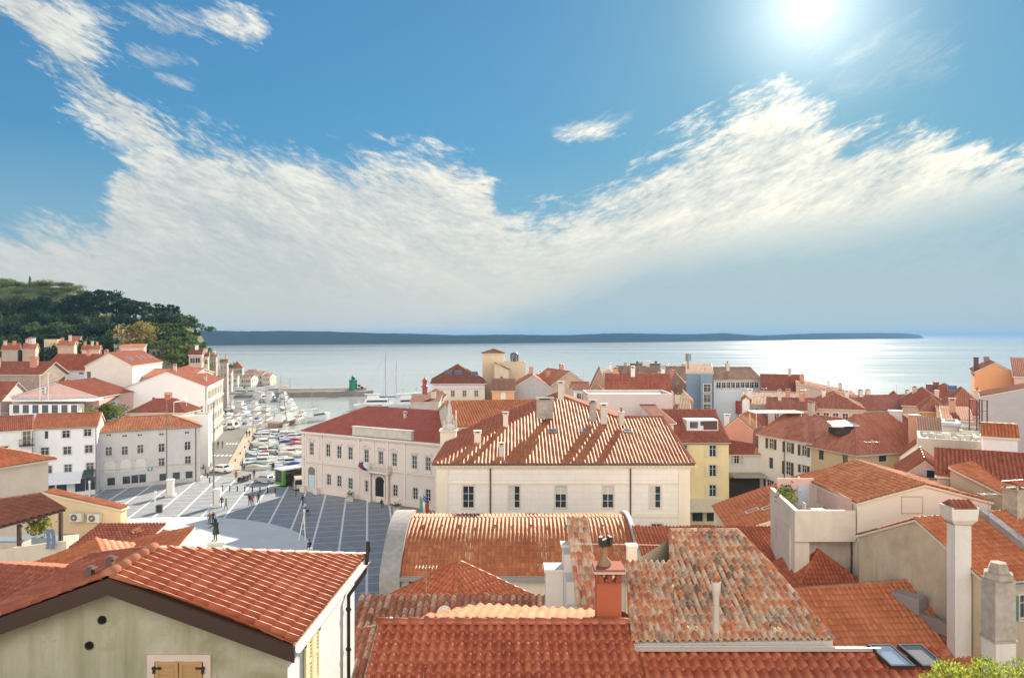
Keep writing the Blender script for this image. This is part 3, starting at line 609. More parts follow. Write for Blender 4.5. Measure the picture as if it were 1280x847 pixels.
# ------------------------------------------------------------------ sea
def sea_mat():
    m, nt, b = _new('sea_water'); p = geo(nt)
    dist = N(nt, 'ShaderNodeVectorMath', operation='LENGTH'); nt.links.new(p, dist.inputs[0])
    w1 = noise(nt, mapping(nt, p, (.35, .8, 1), (0, 0, .35)), 1.0, 5, .6, .3)
    w2 = noise(nt, mapping(nt, p, (.05, .16, 1), (0, 0, .3)), 1.0, 4, .55, .4)
    big = noise(nt, mapping(nt, p, (.0016, .009, 1), (0, 0, .06)), 1.0, 4, .6, .6)
    calm = mth(nt, 'MULTIPLY_ADD', big, 5.0, -2.2, clamp=True)
    h = mth(nt, 'ADD', mth(nt, 'MULTIPLY', w1, .55), mth(nt, 'MULTIPLY', w2, 1.2))
    bm = N(nt, 'ShaderNodeBump'); bm.inputs['Distance'].default_value = .35; nt.links.new(h, bm.inputs['Height'])
    nt.links.new(mth(nt, 'ADD', .08, mth(nt, 'MULTIPLY', calm, .20)), bm.inputs['Strength']); nt.links.new(bm.outputs[0], b.inputs['Normal'])
    b.inputs['Base Color'].default_value = (.20, .31, .30, 1); b.inputs['Roughness'].default_value = .16; b.inputs['IOR'].default_value = 1.33
    nt.links.new(mix(nt, calm, (.42, .46, .44), (.35, .40, .40)), b.inputs['Base Color'])
    nt.links.new(mth(nt, 'ADD', .10, mth(nt, 'MULTIPLY', calm, .06)), b.inputs['Roughness'])
    return m
mb = MB(); S = 16000
mb.add([(-S, -400, SEA), (S, -400, SEA), (S, S, SEA), (-S, S, SEA)], [(0, 1, 2, 3)])
tag(mb.build('sea', sea_mat()), None, None, kind='structure')
# ------------------------------------------------------------------ far coast
def far_coast():
    mb = MB(); rr = random.Random(3)
    base = [(225, 432), (400, 430.5), (640, 429), (800, 427.5), (950, 425.5), (1060, 424), (1120, 423.2), (1155, 422.6)]
    top = [(225, 412), (262, 413), (300, 414), (350, 412.5), (420, 414.5), (500, 417), (560, 418.5), (620, 418), (700, 418.5), (790, 416.5), (870, 417.5), (905, 416), (950, 419), (985, 418), (1030, 416.5), (1090, 416), (1130, 416.5), (1150, 418.5), (1155, 422)]
    def itp(t, x):
        for (a, b), (c, d) in zip(t[:-1], t[1:]):
            if a <= x <= c: return b+(d-b)*(x-a)/(c-a)
        return t[-1][1]
    n = 320; rows = 5; vs = []
    for i in range(n+1):
        px = 225+(1155-225)*i/n; Y = (CZ-SEA)*F/(itp(base, px)-H0); zt = max(.5, CZ-(itp(top, px)-H0)*(Y+150)/F)
        zt += (rr.random()-.5)*1.0+1.5*math.sin(i*.11)*math.sin(i*.043)
        X = (px-CX)/F
        for j in range(rows+1):
            t = j/rows; yy = Y+t*320; z = SEA-1+(zt-SEA+1)*math.sin(min(1, t*1.6)*math.pi/2)*(1 if t < .7 else 1-(t-.7)*1.0)
            if j == 0: z = SEA-.5
            vs.append((X*yy, yy, z+(rr.random()-.5)*.8*(j > 0)))
    fs = [(i*(rows+1)+j, (i+1)*(rows+1)+j, (i+1)*(rows+1)+j+1, i*(rows+1)+j+1) for i in range(n) for j in range(rows)]
    mb.add(vs, fs, 0, .5, True)
    m, nt2, b = _new('wooded_coast'); p = geo(nt2); c = ramp(nt2, noise(nt2, p, .02, 6, .7), [(.3, (.010, .022, .028)), (.6, (.018, .034, .036)), (.75, (.035, .045, .04))]); nt2.links.new(c, b.inputs['Base Color']); b.inputs['Roughness'].default_value = 1; b.inputs['Specular IOR Level'].default_value = 0
    tag(mb.build('distant_coast_hills', m), None, None, kind='structure')
far_coast()
# ------------------------------------------------------------------ town ground
COAST = [(-420, -80), (420, -80), (420, 190), (330, 196), (255, 206), (190, 232), (130, 246), (60, 256), (-20, 262), (-30, 252), (-28, 238), (-16, 234), (-13, 190), (-18, 152), (-36, 134), (-52.5, 141.5), (-54, 146), (-71, 205), (-74, 211), (-94, 218), (-110, 250), (-121, 290), (-119, 318), (-104, 321), (-104, 332), (-116, 345), (-114, 378), (-138, 425), (-190, 470), (-420, 500)]
def land():
    mb = MB(); mb.prism(COAST, -5, 0, 0)
    m, nt2, b = _new('town_paving'); p = geo(nt2); c = ramp(nt2, noise(nt2, p, .5, 6, .65), [(.3, (.20, .185, .165)), (.7, (.30, .28, .25))])
    nt2.links.new(c, b.inputs['Base Color']); b.inputs['Roughness'].default_value = .85; bump(nt2, b, noise(nt2, p, 8, 4), .3, .02)
    tag(mb.build('town_ground', m), None, None, kind='structure')
land()
def smooth(t): t = max(0, min(1, t)); return t*t*(3-2*t)
def lerp(a, b, t): return a+(b-a)*max(0, min(1, t))
NL = (-.966, -.257)
def hillz(x, y):
    d = (x+69)*NL[0]+(y-168)*NL[1]
    t = (y-170)/85; L = lerp(36, 17, t); d0 = lerp(13, 7, t)+12*smooth((y-262)/25)
    if y > 205: d = min(d, (-(x+100)) + 6 if y < 230 else 1e9) if False else d
    zt = 13*smooth((y-120)/108) if y < 228 else min(30, 13+.25*(y-228))
    z = zt*smooth((d-d0)/L)*smooth((455-y)/95)
    z += 15.5*smooth((y-290)/24)*smooth((d-57)/24)*smooth((430-y)/80)
    z += 1.0*math.sin(x*.07)*math.cos(y*.05)*smooth(z/10)
    return z
def hill():
    mb = MB(); nx, ny = 90, 90; x0, x1, y0, y1 = -420, -76, 95, 480; vs = []
    for j in range(ny+1):
        for i in range(nx+1):
            x = x0+(x1-x0)*i/nx; y = y0+(y1-y0)*j/ny; z = hillz(x, y); vs.append((x, y, z-.25 if z > .15 else -2.0))
    mb.add(vs, [(j*(nx+1)+i, j*(nx+1)+i+1, (j+1)*(nx+1)+i+1, (j+1)*(nx+1)+i) for j in range(ny) for i in range(nx)], 0, .5, True)
    m, nt2, b = _new('grassy_hillside'); p = geo(nt2)
    c = ramp(nt2, noise(nt2, p, .16, 8, .75), [(.3, (.025, .04, .015)), (.45, (.05, .075, .02)), (.55, (.12, .14, .04)), (.65, (.05, .07, .02)), (.78, (.24, .20, .12))]); nt2.links.new(c, b.inputs['Base Color']); b.inputs['Roughness'].default_value = .95
    bump(nt2, b, noise(nt2, p, .9, 6, .7), 1.0, 1.0)
    tag(mb.build('hillside', m), None, None, kind='structure')
hill()
def foreslope():
    # the ground climbing from the town to the viewpoint
    mb = MB(); nx, ny = 30, 24; vs = []
    for j in range(ny+1):
        for i in range(nx+1):
            x = -90+180*i/nx; y = -75+140*j/ny; z = min(23.2, 24.2-.72*y) if y < 18 else 11.2*smooth((66-y)/48)
            z = .0 if j == ny else z
            vs.append((x, y, min(z, 26-2.0 if y < 2 else 99)-.3))
    mb.add(vs, [(j*(nx+1)+i, j*(nx+1)+i+1, (j+1)*(nx+1)+i+1, (j+1)*(nx+1)+i) for j in range(ny) for i in range(nx)], 0, .5, True)
    tag(mb.build('sloping_street_ground', stone((.34, .31, .27), .8)), None, None, kind='structure')
foreslope()
# the square: grey stone with a grid of white strips, a pale oval in the middle
def square():
    m, nt2, b = _new('square_paving'); p = geo(nt2)
    q = mapping(nt2, p, (1, 1, 1), (0, 0, math.radians(-11.0))); sp = N(nt2, 'ShaderNodeSeparateXYZ'); nt2.links.new(q, sp.inputs[0])
    def strip(v, period, width, off):
        f = mth(nt2, 'FRACT', mth(nt2, 'DIVIDE', mth(nt2, 'ADD', v, 1000*period+off), period)); return mth(nt2, 'LESS_THAN', f, width/period)
    s1 = strip(sp.outputs[0], 3.32, .27, .3); s2 = strip(sp.outputs[1], 2.72, .11, 0.2); s3 = strip(sp.outputs[0], .83, .012, .1); s4 = strip(sp.outputs[1], .68, .012, .1)
    c = ramp(nt2, noise(nt2, p, .8, 6, .65), [(.3, (.22, .24, .275)), (.7, (.31, .325, .345))])
    c = mix(nt2, mth(nt2, 'MULTIPLY', mth(nt2, 'MAXIMUM', s3, s4), .4), c, (.16, .16, .17))
    st = mix(nt2, noise(nt2, p, 3, 5), (.70, .70, .69), (.84, .83, .81))
    c = mix(nt2, mth(nt2, 'MULTIPLY', s2, .75), c, st); c = mix(nt2, s1, c, st)
    nt2.links.new(c, b.inputs['Base Color']); b.inputs['Roughness'].default_value = .7; bump(nt2, b, noise(nt2, p, 9, 4), .2, .01)
    mb = MB(); z = .012
    mb.add([(-92, 60, z), (-5, 60, z), (-5, 104, z), (-36.5, 123.8, z), (-38.5, 130.5, z), (-58.0, 137.0, z), (-66, 137, z), (-92, 122, z)], [tuple(range(8))])
    tag(mb.build('square_pavement', m), None, None, kind='structure')
    mb = MB(); n = 96; cx, cy, rx, ry = -46.5, 84.5, 23.0, 20.8
    def ell(k, z): return [(cx+rx*k*math.cos(2*math.pi*i/n), cy+ry*k*math.sin(2*math.pi*i/n), z) for i in range(n)]
    a, b2, c2 = ell(1, .012), ell(1, .07), ell(.985, .07)
    mb.add(a+b2, [(i, (i+1) % n, n+(i+1) % n, n+i) for i in range(n)], 1)
    mb.add(b2, [tuple(range(n))], 0)
    mw, ntw, bw = _new('oval_marble'); pw = geo(ntw); cw = ramp(ntw, noise(ntw, pw, .35, 6, .6), [(.3, (.60, .60, .60)), (.7, (.70, .695, .68))]); ntw.links.new(cw, bw.inputs['Base Color']); bw.inputs['Roughness'].default_value = .6
    tag(mb.build('oval_pavement', [mw, plaster((.75, .74, .72), .2)]), None, None, kind='structure')
    # harbour road
    mb = MB(); z = .016
    mb.add([(-58.2, 137.1, z), (-55.2, 143.5, z), (-56.6, 149, z), (-72.6, 205, z), (-80, 205, z), (-68.5, 166, z), (-67, 137.1, z)], [tuple(range(7))])
    mr, ntr, br = _new('road_asphalt'); pr = geo(ntr); cr = ramp(ntr, noise(ntr, pr, .6, 7, .7), [(.3, (.13, .125, .12)), (.7, (.19, .185, .175))]); ntr.links.new(cr, br.inputs['Base Color']); br.inputs['Roughness'].default_value = .85
    tag(mb.build('harbour_road', mr), None, None, kind='structure')
    mb = MB()
    for (pxa, pya, pxb, pyb, k, w) in ((266, 569, 292, 569, 5, 2.1), (283, 554.5, 306, 554.5, 6, 2.1)):
        a, b3 = Gp(pxa, pya), Gp(pxb, pyb)
        for i in range(k):
            q = a+(b3-a)*(i+.3)/k; w2 = (b3-a).length/k*.55
            mb.add([(q.x, q.y-w/2, .022), (q.x+w2, q.y-w/2, .022), (q.x+w2-.5, q.y+w/2, .022), (q.x-.5, q.y+w/2, .022)], [(0, 1, 2, 3)])
    tag(mb.build('zebra_crossing_markings', flat('road_paint', (.78, .78, .76), .7)), None, None, kind='structure')
    # stone quay with its pale kerb
    mb = MB(); mb.prism([(-54.1, 146.0), (-53.4, 145.8), (-52.2, 141.9), (-53.5, 141.5), (-56.0, 143.5), (-56.6, 147.0), (-73.3, 205.6), (-71.1, 205)], -.2, .14, 0)
    tag(mb.build('quay_kerb_pavement', stone((.50, .44, .33), 1.2, .6)), None, None, kind='structure')
    mb = MB(); mb.prism([(-103, 322), (-103, 331.5), (-66, 338), (-62.5, 333), (-65, 328)], -4, .9, 0); mb.prism([(-103, 329), (-103, 331.7), (-67, 338.2), (-66, 335.6)], .9, 2.0, 1)
    tag(mb.build('breakwater_pier', [stone((.30, .27, .25), .6), plaster((.55, .48, .43), .5)]), None, None, kind='structure')
square()
# ------------------------------------------------------------------ sea air
def haze():
    mb = MB(); S2 = 16500; mb.prism([(-S2, -450), (S2, -450), (S2, S2), (-S2, S2)], -7.5, 62)
    m = bpy.data.materials.new('haze_air'); m.use_nodes = True; n3 = m.node_tree; n3.nodes.clear(); o = n3.nodes.new('ShaderNodeOutputMaterial'); v = n3.nodes.new('ShaderNodeVolumePrincipled')
    v.inputs['Color'].default_value = (.22, .43, .72, 1); v.inputs['Density'].default_value = HAZE; v.inputs['Anisotropy'].default_value = 0.0; n3.links.new(v.outputs[0], o.inputs['Volume'])
    tag(mb.build('haze', m), None, None, kind='stuff')
HAZE = .00014
haze()
# ------------------------------------------------------------------ wall colours
CREAM = plaster((.76, .69, .55), .25, scale=.25); WHITEW = plaster((.78, .76, .74), .35, (.50, .48, .47)); OFFW = plaster((.72, .68, .62), .4)
TAN = plaster((.60, .49, .34), .55, (.36, .30, .23), .5); PINK = plaster((.72, .47, .41), .3); YELL = plaster((.80, .67, .38), .25); SALM = plaster((.68, .34, .27), .3)
ORNG = plaster((.72, .38, .20), .3); GREYW = plaster((.44, .43, .43), .5); BLUEW = plaster((.22, .31, .42), .3); PALEB = plaster((.62, .67, .73), .3)
OCHRE = plaster((.66, .45, .22), .3); STON = stone((.42, .38, .33), 1.5); MINT = plaster((.46, .62, .54), .3); BROWNW = plaster((.50, .38, .28), .5); PINKG = plaster((.62, .54, .54), .4)
GREENW = plaster((.48, .46, .37), .95, (.24, .23, .11), .9)
RED = 'red'
# ================================================================== LEFT FOREGROUND
# green-grey gable house (hipped at the far end)
def fore_left():
    k = 1.0; YA = 17.0
    ap = Wp(140, 719, YA); er = Wp(370, 803, YA); apf = Vector((ap.x, 19.0, ap.z)); el = Vector((ap.x-(er.x-ap.x), YA, er.z)); hx = er.x-ap.x
    erf = Vector((er.x+.3, 23.6, er.z)); elf = Vector((el.x, 23.6, el.z)); z0 = 8.0
    c = Vector((ap.x, 20, z0)); root = empty('gable_house', c); tag(root, 'large near house with mossy green-grey gable wall, dark bargeboards and fresh red roof', 'house')
    mb = MB(); wy = YA+.35
    sl = (ap.z-er.z)/hx
    # gable wall with an opening for the shuttered window
    wx0, wx1, wzt, wzb = Wp(194, 825, wy).x, Wp(255, 825, wy).x, Wp(0, 826, wy).z, Wp(0, 826, wy).z-1.15
    def zt(x): return ap.z-abs(x-ap.x)*sl-.10
    A = (el.x+.3, wy); B = (er.x-.3, wy)
    mb.poly([(A[0], wy, z0), (wx0, wy, z0), (wx0, wy, zt(wx0)), (ap.x, wy, zt(ap.x)), (A[0], wy, zt(A[0]))] if wx0 > ap.x else [], 0) if False else None
    mb.poly([(A[0], wy, z0), (wx0, wy, z0), (wx0, wy, zt(wx0)), (ap.x, wy, zt(ap.x)), (A[0], wy, zt(A[0]))], 0)
    mb.poly([(wx0, wy, z0), (wx1, wy, z0), (wx1, wy, wzb), (wx0, wy, wzb)], 0); mb.poly([(wx0, wy, wzt), (wx1, wy, wzt), (wx1, wy, zt(wx1)), (wx0, wy, zt(wx0))], 0)
    mb.poly([(wx1, wy, z0), (B[0], wy, z0), (B[0], wy, zt(B[0])), (wx1, wy, zt(wx1))], 0)
    for a, b in (((wx0, wzb), (wx1, wzb)), ((wx1, wzb), (wx1, wzt)), ((wx1, wzt), (wx0, wzt)), ((wx0, wzt), (wx0, wzb))):
        mb.poly([(a[0], wy, a[1]), (b[0], wy, b[1]), (b[0], wy+.2, b[1]), (a[0], wy+.2, a[1])], 1)
    P0 = (B[0], wy); P1 = (erf.x-.3, erf.y-.3)
    mb.poly([(P0[0], P0[1], z0), (P1[0], P1[1], z0), (P1[0], P1[1], er.z-.02), (P0[0], P0[1], er.z-.02)], 1)
    mb.poly([(P1[0], P1[1], z0), (A[0], P1[1], z0), (A[0], P1[1], er.z-.02), (P1[0], P1[1], er.z-.02)], 1); mb.poly([(A[0], P1[1], z0), (A[0], wy, z0), (A[0], wy, er.z-.02), (A[0], P1[1], er.z-.02)], 1)
    bluew = plaster((.72, .74, .78), .25)
    mb.build('wall', [GREENW, bluew], root, origin=c)
    # vent holes
    for px, py in ((128, 774), (112, 806)):
        q = Wp(px, py, wy); v = MB(); v.tube(q-Vector((0, .035, 0)), q+Vector((0, .01, 0)), .1, .1, 14, 0, caps=False); v.tube(q-Vector((0, .006, 0)), q+Vector((0, .004, 0)), .092, .092, 14, 1)
        v.build('vent', [DARKM, flat('black_hole', (.004, .004, .004), 1)], root, origin=c)
    rm = MB(); ridge = [ap, apf]
    pr = [ap+Vector((0, -.15, 0)), er+Vector((0, -.15, 0)), erf, apf]; plft = [el+Vector((0, -.15, 0)), ap+Vector((0, -.15, 0)), apf, elf]; bk = [erf, elf, apf]
    for q in (pr, plft, bk): rm.sheet([v-Vector((0, 0, .012)) for v in q], .12, 1)
    tile_plane(rm, pr, .29, .38, .095, .009, 10, 0, 'roman'); tile_plane(rm, plft, .29, .36, .07, .012, 8, 0, 'roman'); tile_plane(rm, bk, .27, .36, .05, .03, 5, 0, 'roman')
    cap_run(rm, ap+Vector((0, -.2, .05)), apf+Vector((0, 0, .05)), .14, .42, 2, 8)
    cap_run(rm, erf, apf, .11, .42, 0, 8); cap_run(rm, elf, apf, .11, .42, 0, 8)
    rm.build('roof', [tiles('red'), flat('dark_wood', (.065, .035, .022), .7), tiles('salmon')], root, origin=c)
    fb = MB()   # bargeboards
    for e in (er, el):
        a = ap+Vector((0, -.17, -.03)); b = e+Vector((0, -.17, -.03)); h = .36
        fb.add([a, b, b-Vector((0, 0, h)), a-Vector((0, 0, h)), a+Vector((0, .07, 0)), b+Vector((0, .07, 0)), b+Vector((0, .07, -h)), a+Vector((0, .07, -h))], [(0, 3, 2, 1), (4, 5, 6, 7), (0, 1, 5, 4), (3, 7, 6, 2), (1, 2, 6, 5), (0, 4, 7, 3)])
        # soffit boards between bargeboard and wall
        fb.add([a-Vector((0, -.07, .14)), b-Vector((0, -.07, .14)), b+Vector((0, .52, -.14)), a+Vector((0, .52, -.14))], [(0, 1, 2, 3)])
    fb.build('bargeboard', flat('dark_wood', (.05, .026, .018), .7), root, origin=c)
    # fascia and gutter along the right eave
    g = MB(); d = (erf-er); g.sheet([er+Vector((-.28, -.1, -.02)), er+Vector((.02, -.1, -.02)), erf+Vector((.02, .02, -.02)), erf+Vector((-.28, .02, -.02))], .16)
    g.build('eave_board', flat('pale_fascia', (.74, .66, .60), .6), root, origin=c)
    g = MB(); off = Vector((.1, 0, -.1)); vs = []; n = 7
    for q in (er+Vector((0, -.12, 0)), erf):
        for j in range(n+1): t = math.pi*j/n; vs.append(q+off+Vector((math.cos(t)*.08, 0, -math.sin(t)*.08)))
    g.add(vs, [(j, j+1, n+2+j, n+1+j) for j in range(n)], 0, .5, True); g.build('gutter', flat('pale_fascia', (.74, .66, .60), .6), root, origin=c)
    dp = MB(); q = erf+Vector((.06, -.15, -.12)); w = Vector((P1[0]+.06, P1[1]-1.1, er.z-.75))
    dp.path([q+Vector((.02, .1, .45)), q, q+Vector((0, -.3, -.25)), w, Vector((w.x, w.y, w.z-1.2)), Vector((w.x, w.y, z0))], .055, 8)
    dp.tube(q+Vector((.02, .1, .3)), q+Vector((.02, .1, .62)), .075, .06, 8)
    for zz in (w.z-.4, w.z-1.6, w.z-2.6): dp.lathe((w.x, w.y, zz), [(.06, -.05), (.085, -.04), (.085, .04), (.06, .05)], 8)
    dp.build('downspout', flat('black_pipe', (.012, .012, .014), .35), root, origin=c)
    for px, py in ((112, 721), (138, 708)):    # little roof vents on the left slope
        Y = 17.9 if px == 112 else 18.4; q = Wp(px, py+5, Y); v = MB(); q.z += .12; v.box((q.x, q.y, q.z+.06), (.16, .16, .26)); 
        v.box((q.x+.03, q.y, q.z+.2), (.24, .22, .03)); v.box((q.x+.03, q.y, q.z+.235), (.12, .12, .04)); v.build('roof_vent', [flat('vent_clay', (.16, .10, .09), .6)], root, origin=c)
    me, sh = win_mesh(1.12, 1.2, 'plain_closed_wood')
    wc = Vector(((wx0+wx1)/2, wy, (wzt+wzb)/2))
    o = bpy.data.objects.new('window', me); C.objects.link(o); o.parent = root; o.location = wc-c; o['label'] = 'window with closed pine shutters in the mossy gable'
    for q_ in sh: o2 = bpy.data.objects.new('shutter', q_); C.objects.link(o2); o2.parent = o
    fr = MB(); t = .17
    fr.box((wc.x, wy-.02, wzt+t/2), (wx1-wx0+2*t, .05, t)); 
    for s in (wx0-t/2, wx1+t/2): fr.box((s, wy-.02, wc.z), (t, .05, wzt-wzb))
    fo = fr.build('window_surround', plaster((.70, .58, .52), .3), root, origin=c)
    # side window shutters on the white wall
    a, b = Wp(394, 0, 17.95), Wp(415, 0, 18.9); sy0, sy1 = 18.3, 19.5; me, sh = win_mesh(1.1, 1.5, 'plain_closed_cream')
    xx = P0[0]+(P1[0]-P0[0])*((18.95-P0[1])/(P1[1]-P0[1])); o = bpy.data.objects.new('window', me); C.objects.link(o); o.parent = root; o.rotation_euler = (0, 0, math.atan2(P1[1]-P0[1], P1[0]-P0[0]))
    o.location = Vector((xx+.02, 18.95, 17.75))-c; o['label'] = 'cream louvred shutters on the white side wall'
    for q_ in sh: o2 = bpy.data.objects.new('shutter', q_); C.objects.link(o2); o2.parent = o
fore_left()
# ================================================================== CENTRE FOREGROUND
def fore_centre():
    z0 = 6.0; c = Vector((3.5, 18, z0)); root = empty('tiled_house', c); tag(root, 'nearest house at the bottom edge with big glossy red-brown roof tiles and two roof windows', 'house')
    ry, rz = 20.0, Gp(0, 0, 0).z if False else CZ-362*20/F; sl = .31; x0, x1 = -3.6, 11.2
    def rp(x, s, dz=0): return Vector((x, ry-s, rz-sl*s+dz))
    s_gut = .86
    fr = [rp(x0, 5.0), rp(x1+.9, 5.0), rp(x1, .74), rp(3.25, .74), rp(3.25, 0), rp(x0, 0)]
    rm = MB()
    left = [rp(x0, 5), rp(3.25, 5), rp(3.25, 0), rp(x0, 0)]; right = [rp(3.25, 5, -.17), rp(x1+1.2, 5, -.17), rp(x1, .74, -.17), rp(3.25, .74, -.17)]
    for q in (left, right): rm.sheet([v-Vector((0, 0, .012)) for v in q], .14, 1)
    tile_plane(rm, left, .245, .37, .09, .045, 10, 0, 'coppi'); tile_plane(rm, right, .27, .37, .095, .045, 10, 0, 'coppi')
    cap_run(rm, rp(x0-.05, 0, .03), rp(3.2, 0, .03), .13, .42, 0, 8)
    # low back slope catching the sun
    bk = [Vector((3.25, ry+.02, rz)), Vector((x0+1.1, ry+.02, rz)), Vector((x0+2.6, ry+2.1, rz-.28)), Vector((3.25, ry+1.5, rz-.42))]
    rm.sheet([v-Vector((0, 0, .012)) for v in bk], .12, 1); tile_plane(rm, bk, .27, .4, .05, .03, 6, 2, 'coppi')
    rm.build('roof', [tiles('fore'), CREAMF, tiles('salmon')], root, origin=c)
    w = MB(); w.box((x0+.35+(x1-x0)/2-.35, ry-2.4, (z0+rz-2)/2), (x1-x0-.7, 4.4, rz-2-z0)); 
    w.add([(x0+.2, ry-4.6, z0), (x0+.2, ry+1.4, z0), (x0+.2, ry+1.4, rz-.5), (x0+.2, ry, rz-.13), (x0+.2, ry-4.6, rz-.13-sl*4.6)], [(0, 1, 2, 3, 4)])
    w.add([(x0+.2, ry+1.4, z0), (3.2, ry+1.4, z0), (3.2, ry+1.4, rz-.5), (x0+.2, ry+1.4, rz-.5)], [(0, 1, 2, 3)])
    w.build('wall', CREAM, root, origin=c)
    b = MB(); b.sheet([rp(x0-.03, 5, .02), rp(x0+.03, 5, .02), rp(x0+.03, 0, .02), rp(x0-.03, 0, .02)], .2); b.build('verge_board', flat('pale_fascia', (.74, .66, .60), .6), root, origin=c)
    # two roof windows at the right end
    n = Vector((0, -sl, 1)).normalized(); v = Vector((0, 1, sl)).normalized(); u = Vector((1, 0, 0))
    def frame(px0, name, mg):
        m = MB(); c0 = rp(px0, 1.22, .03); w_, h_ = .56, .74
        def bx(cu, cv, cn, su, sv, sn, mi):
            vs = [c0+u*(cu+a*su/2+.35*(cv+b_*sv/2))+v*(-(cv+b_*sv/2)) *-1 +n*(cn+e*sn/2) for e in (-1, 1) for a, b_ in ((-1, -1), (1, -1), (1, 1), (-1, 1))]
            m.add(vs, [(0, 3, 2, 1), (4, 5, 6, 7), (0, 1, 5, 4), (1, 2, 6, 5), (2, 3, 7, 6), (3, 0, 4, 7)], mi)
        def bxs(cu, cv, cn, su, sv, sn, mi):
            vs = [c0+u*(cu+a*su/2-.3*(cv+b_*sv/2))+v*(cv+b_*sv/2)+n*(cn+e*sn/2) for e in (-1, 1) for a, b_ in ((-1, -1), (1, -1), (1, 1), (-1, 1))]
            m.add(vs, [(0, 3, 2, 1), (4, 5, 6, 7), (0, 1, 5, 4), (1, 2, 6, 5), (2, 3, 7, 6), (3, 0, 4, 7)], mi)
        f = .05
        bxs(0, h_/2, .03, w_+f, f, .1, 0); bxs(0, -h_/2, .03, w_+f, f, .1, 0); bxs(-w_/2, 0, .03, f, h_-f, .1, 0); bxs(w_/2, 0, .03, f, h_-f, .1, 0); bxs(0, 0, .04, w_-f, h_-f, .03, 1)
        if mg: bxs(0, 0, .058, w_-f-.02, h_-f-.02, .006, 2)
        o = m.build(name, [flat('dark_frame', (.035, .045, .07), .4), flat('sky_glass', (.42, .52, .60), .12, var=.05, spec=.9), flat('grey_blind', (.20, .22, .24), .7)], root, origin=c); return o  # pale blue pane: the reflected sky is painted into the glass colour
    frame(9.62, 'roof_window', False); frame(10.4, 'roof_window', True)
fore_centre()
def mottled():
    # old roof of mixed tiles
    z0 = 8.0; c = Vector((6, 22, z0)); root = empty('old_tiled_house', c); tag(root, 'old house with steep patchwork roof of grey, cream and orange barrel tiles', 'house')
    Y0, Z0 = 19.2, CZ-386*19.2/F; Y1 = 24.2; Z1 = CZ-247*24.2/F; sl = (Z1-Z0)/(Y1-Y0)
    def pp(px, py):   # point of the roof plane seen at a pixel
        k = (py-H0)/F; Y = (CZ-Z0+sl*Y0)/(k+sl); return Vector(((px-CX)/F*Y, Y, Z0+sl*(Y-Y0)))
    rm = MB()
        # the profile steps at the left (lower roof joins) and at the right
    A = [pp(789, 804), pp(842, 803.3), pp(841, 703), pp(781, 703)]; B = [pp(842, 803.3), pp(1040, 800), pp(918, 664), pp(838, 664)]
    D = [pp(1040, 800), pp(967, 703), pp(950, 702), pp(1005, 762)]
    Bq = [pp(842, 803.3), pp(1041, 800), pp(960, 704), pp(921, 664), pp(838, 664)]
    for q in (A, Bq): rm.sheet([v-Vector((0, 0, .012)) for v in q], .14, 1)
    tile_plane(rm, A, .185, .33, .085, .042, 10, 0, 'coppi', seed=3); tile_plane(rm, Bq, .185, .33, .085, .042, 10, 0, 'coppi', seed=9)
    cap_run(rm, pp(838, 664), pp(921, 664), .1, .38, 0); cap_run(rm, pp(1041, 800), pp(960, 704), .09, .38, 0); cap_run(rm, pp(960, 704), pp(921, 664), .09, .38, 0); cap_run(rm, pp(841, 703), pp(838, 664), .09, .36, 0)
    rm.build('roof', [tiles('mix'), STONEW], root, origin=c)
    wm = MB()
    base = [pp(792, 803), pp(1036, 799.5), pp(955, 705), pp(918, 667), pp(840, 667), pp(783, 704)]
    n = len(base)
    for i in range(n):
        a, b = base[i], base[(i+1) % n]; wm.poly([(a.x, a.y, z0), (b.x, b.y, z0), (b.x, b.y, b.z-.1), (a.x, a.y, a.z-.1)])
    wm.build('wall', TAN, root, origin=c)
    g = MB(); a = pp(787, 808)+Vector((0, -.05, -.02)); b = pp(1096, 800)+Vector((0, .0, 0)); b = Vector((b.x, a.y, a.z)); vs = []; nn = 7
    a = Vector((pp(787, 805).x, Y0-.14, Z0-.03)); b = Vector(((1098-CX)/F*(Y0-.1), Y0-.14, Z0-.03))
    for q in (a, b):
        for j in range(nn+1): t = math.pi*j/nn; vs.append(q+Vector((0, -math.cos(t)*.085, -math.sin(t)*.085)))
        vs.append(q+Vector((0, .085, .03)))
    k = nn+2
    g.add(vs, [(j, j+1, k+j+1, k+j) for j in range(nn)], 0, .5, True)
    g.sheet([a+Vector((0, -.1, .02)), b+Vector((0, -.1, .02)), b+Vector((0, -.06, .02)), a+Vector((0, -.06, .02))], .09)
    g.build('gutter', flat('pale_metal_gutter', (.62, .58, .55), .35, .3), root, origin=c)
    # slim white flue
    f = MB(); q = pp(898, 803); q = Vector((q.x, Y0+.25, Z0)); top = CZ-(728-H0)*q.y/F
    f.lathe((q.x, q.y, Z0-.1), [(.085, 0), (.085, top-Z0-.25), (.12, top-Z0-.12), (.13, top-Z0+.12), (.1, top-Z0+.14)], 12); f.lathe((q.x, q.y, top+.02), [(.06, 0), (.05, .1), (.13, .12), (.02, .24)], 8, 1, R.random())
    f.build('flue', [plaster((.70, .64, .57), .4), tiles('orange')], root, origin=c)
    # broken mortar lumps and a few loose tiles near the gutter
    for px, w in ((865, .32), (980, .5)):
        q = pp(px, 795); f = MB(); rr = random.Random(px)
        for i in range(9): f.lathe((q.x+(rr.random()-.5)*w, q.y+rr.random()*.3, q.z+.03), [(.02, 0), (.06+.04*rr.random(), .05), (.03, .14+.05*rr.random()), (0, .16)], 6, 0)
        f.build('mortar_patch', plaster((.66, .56, .40), .5), root, origin=c)
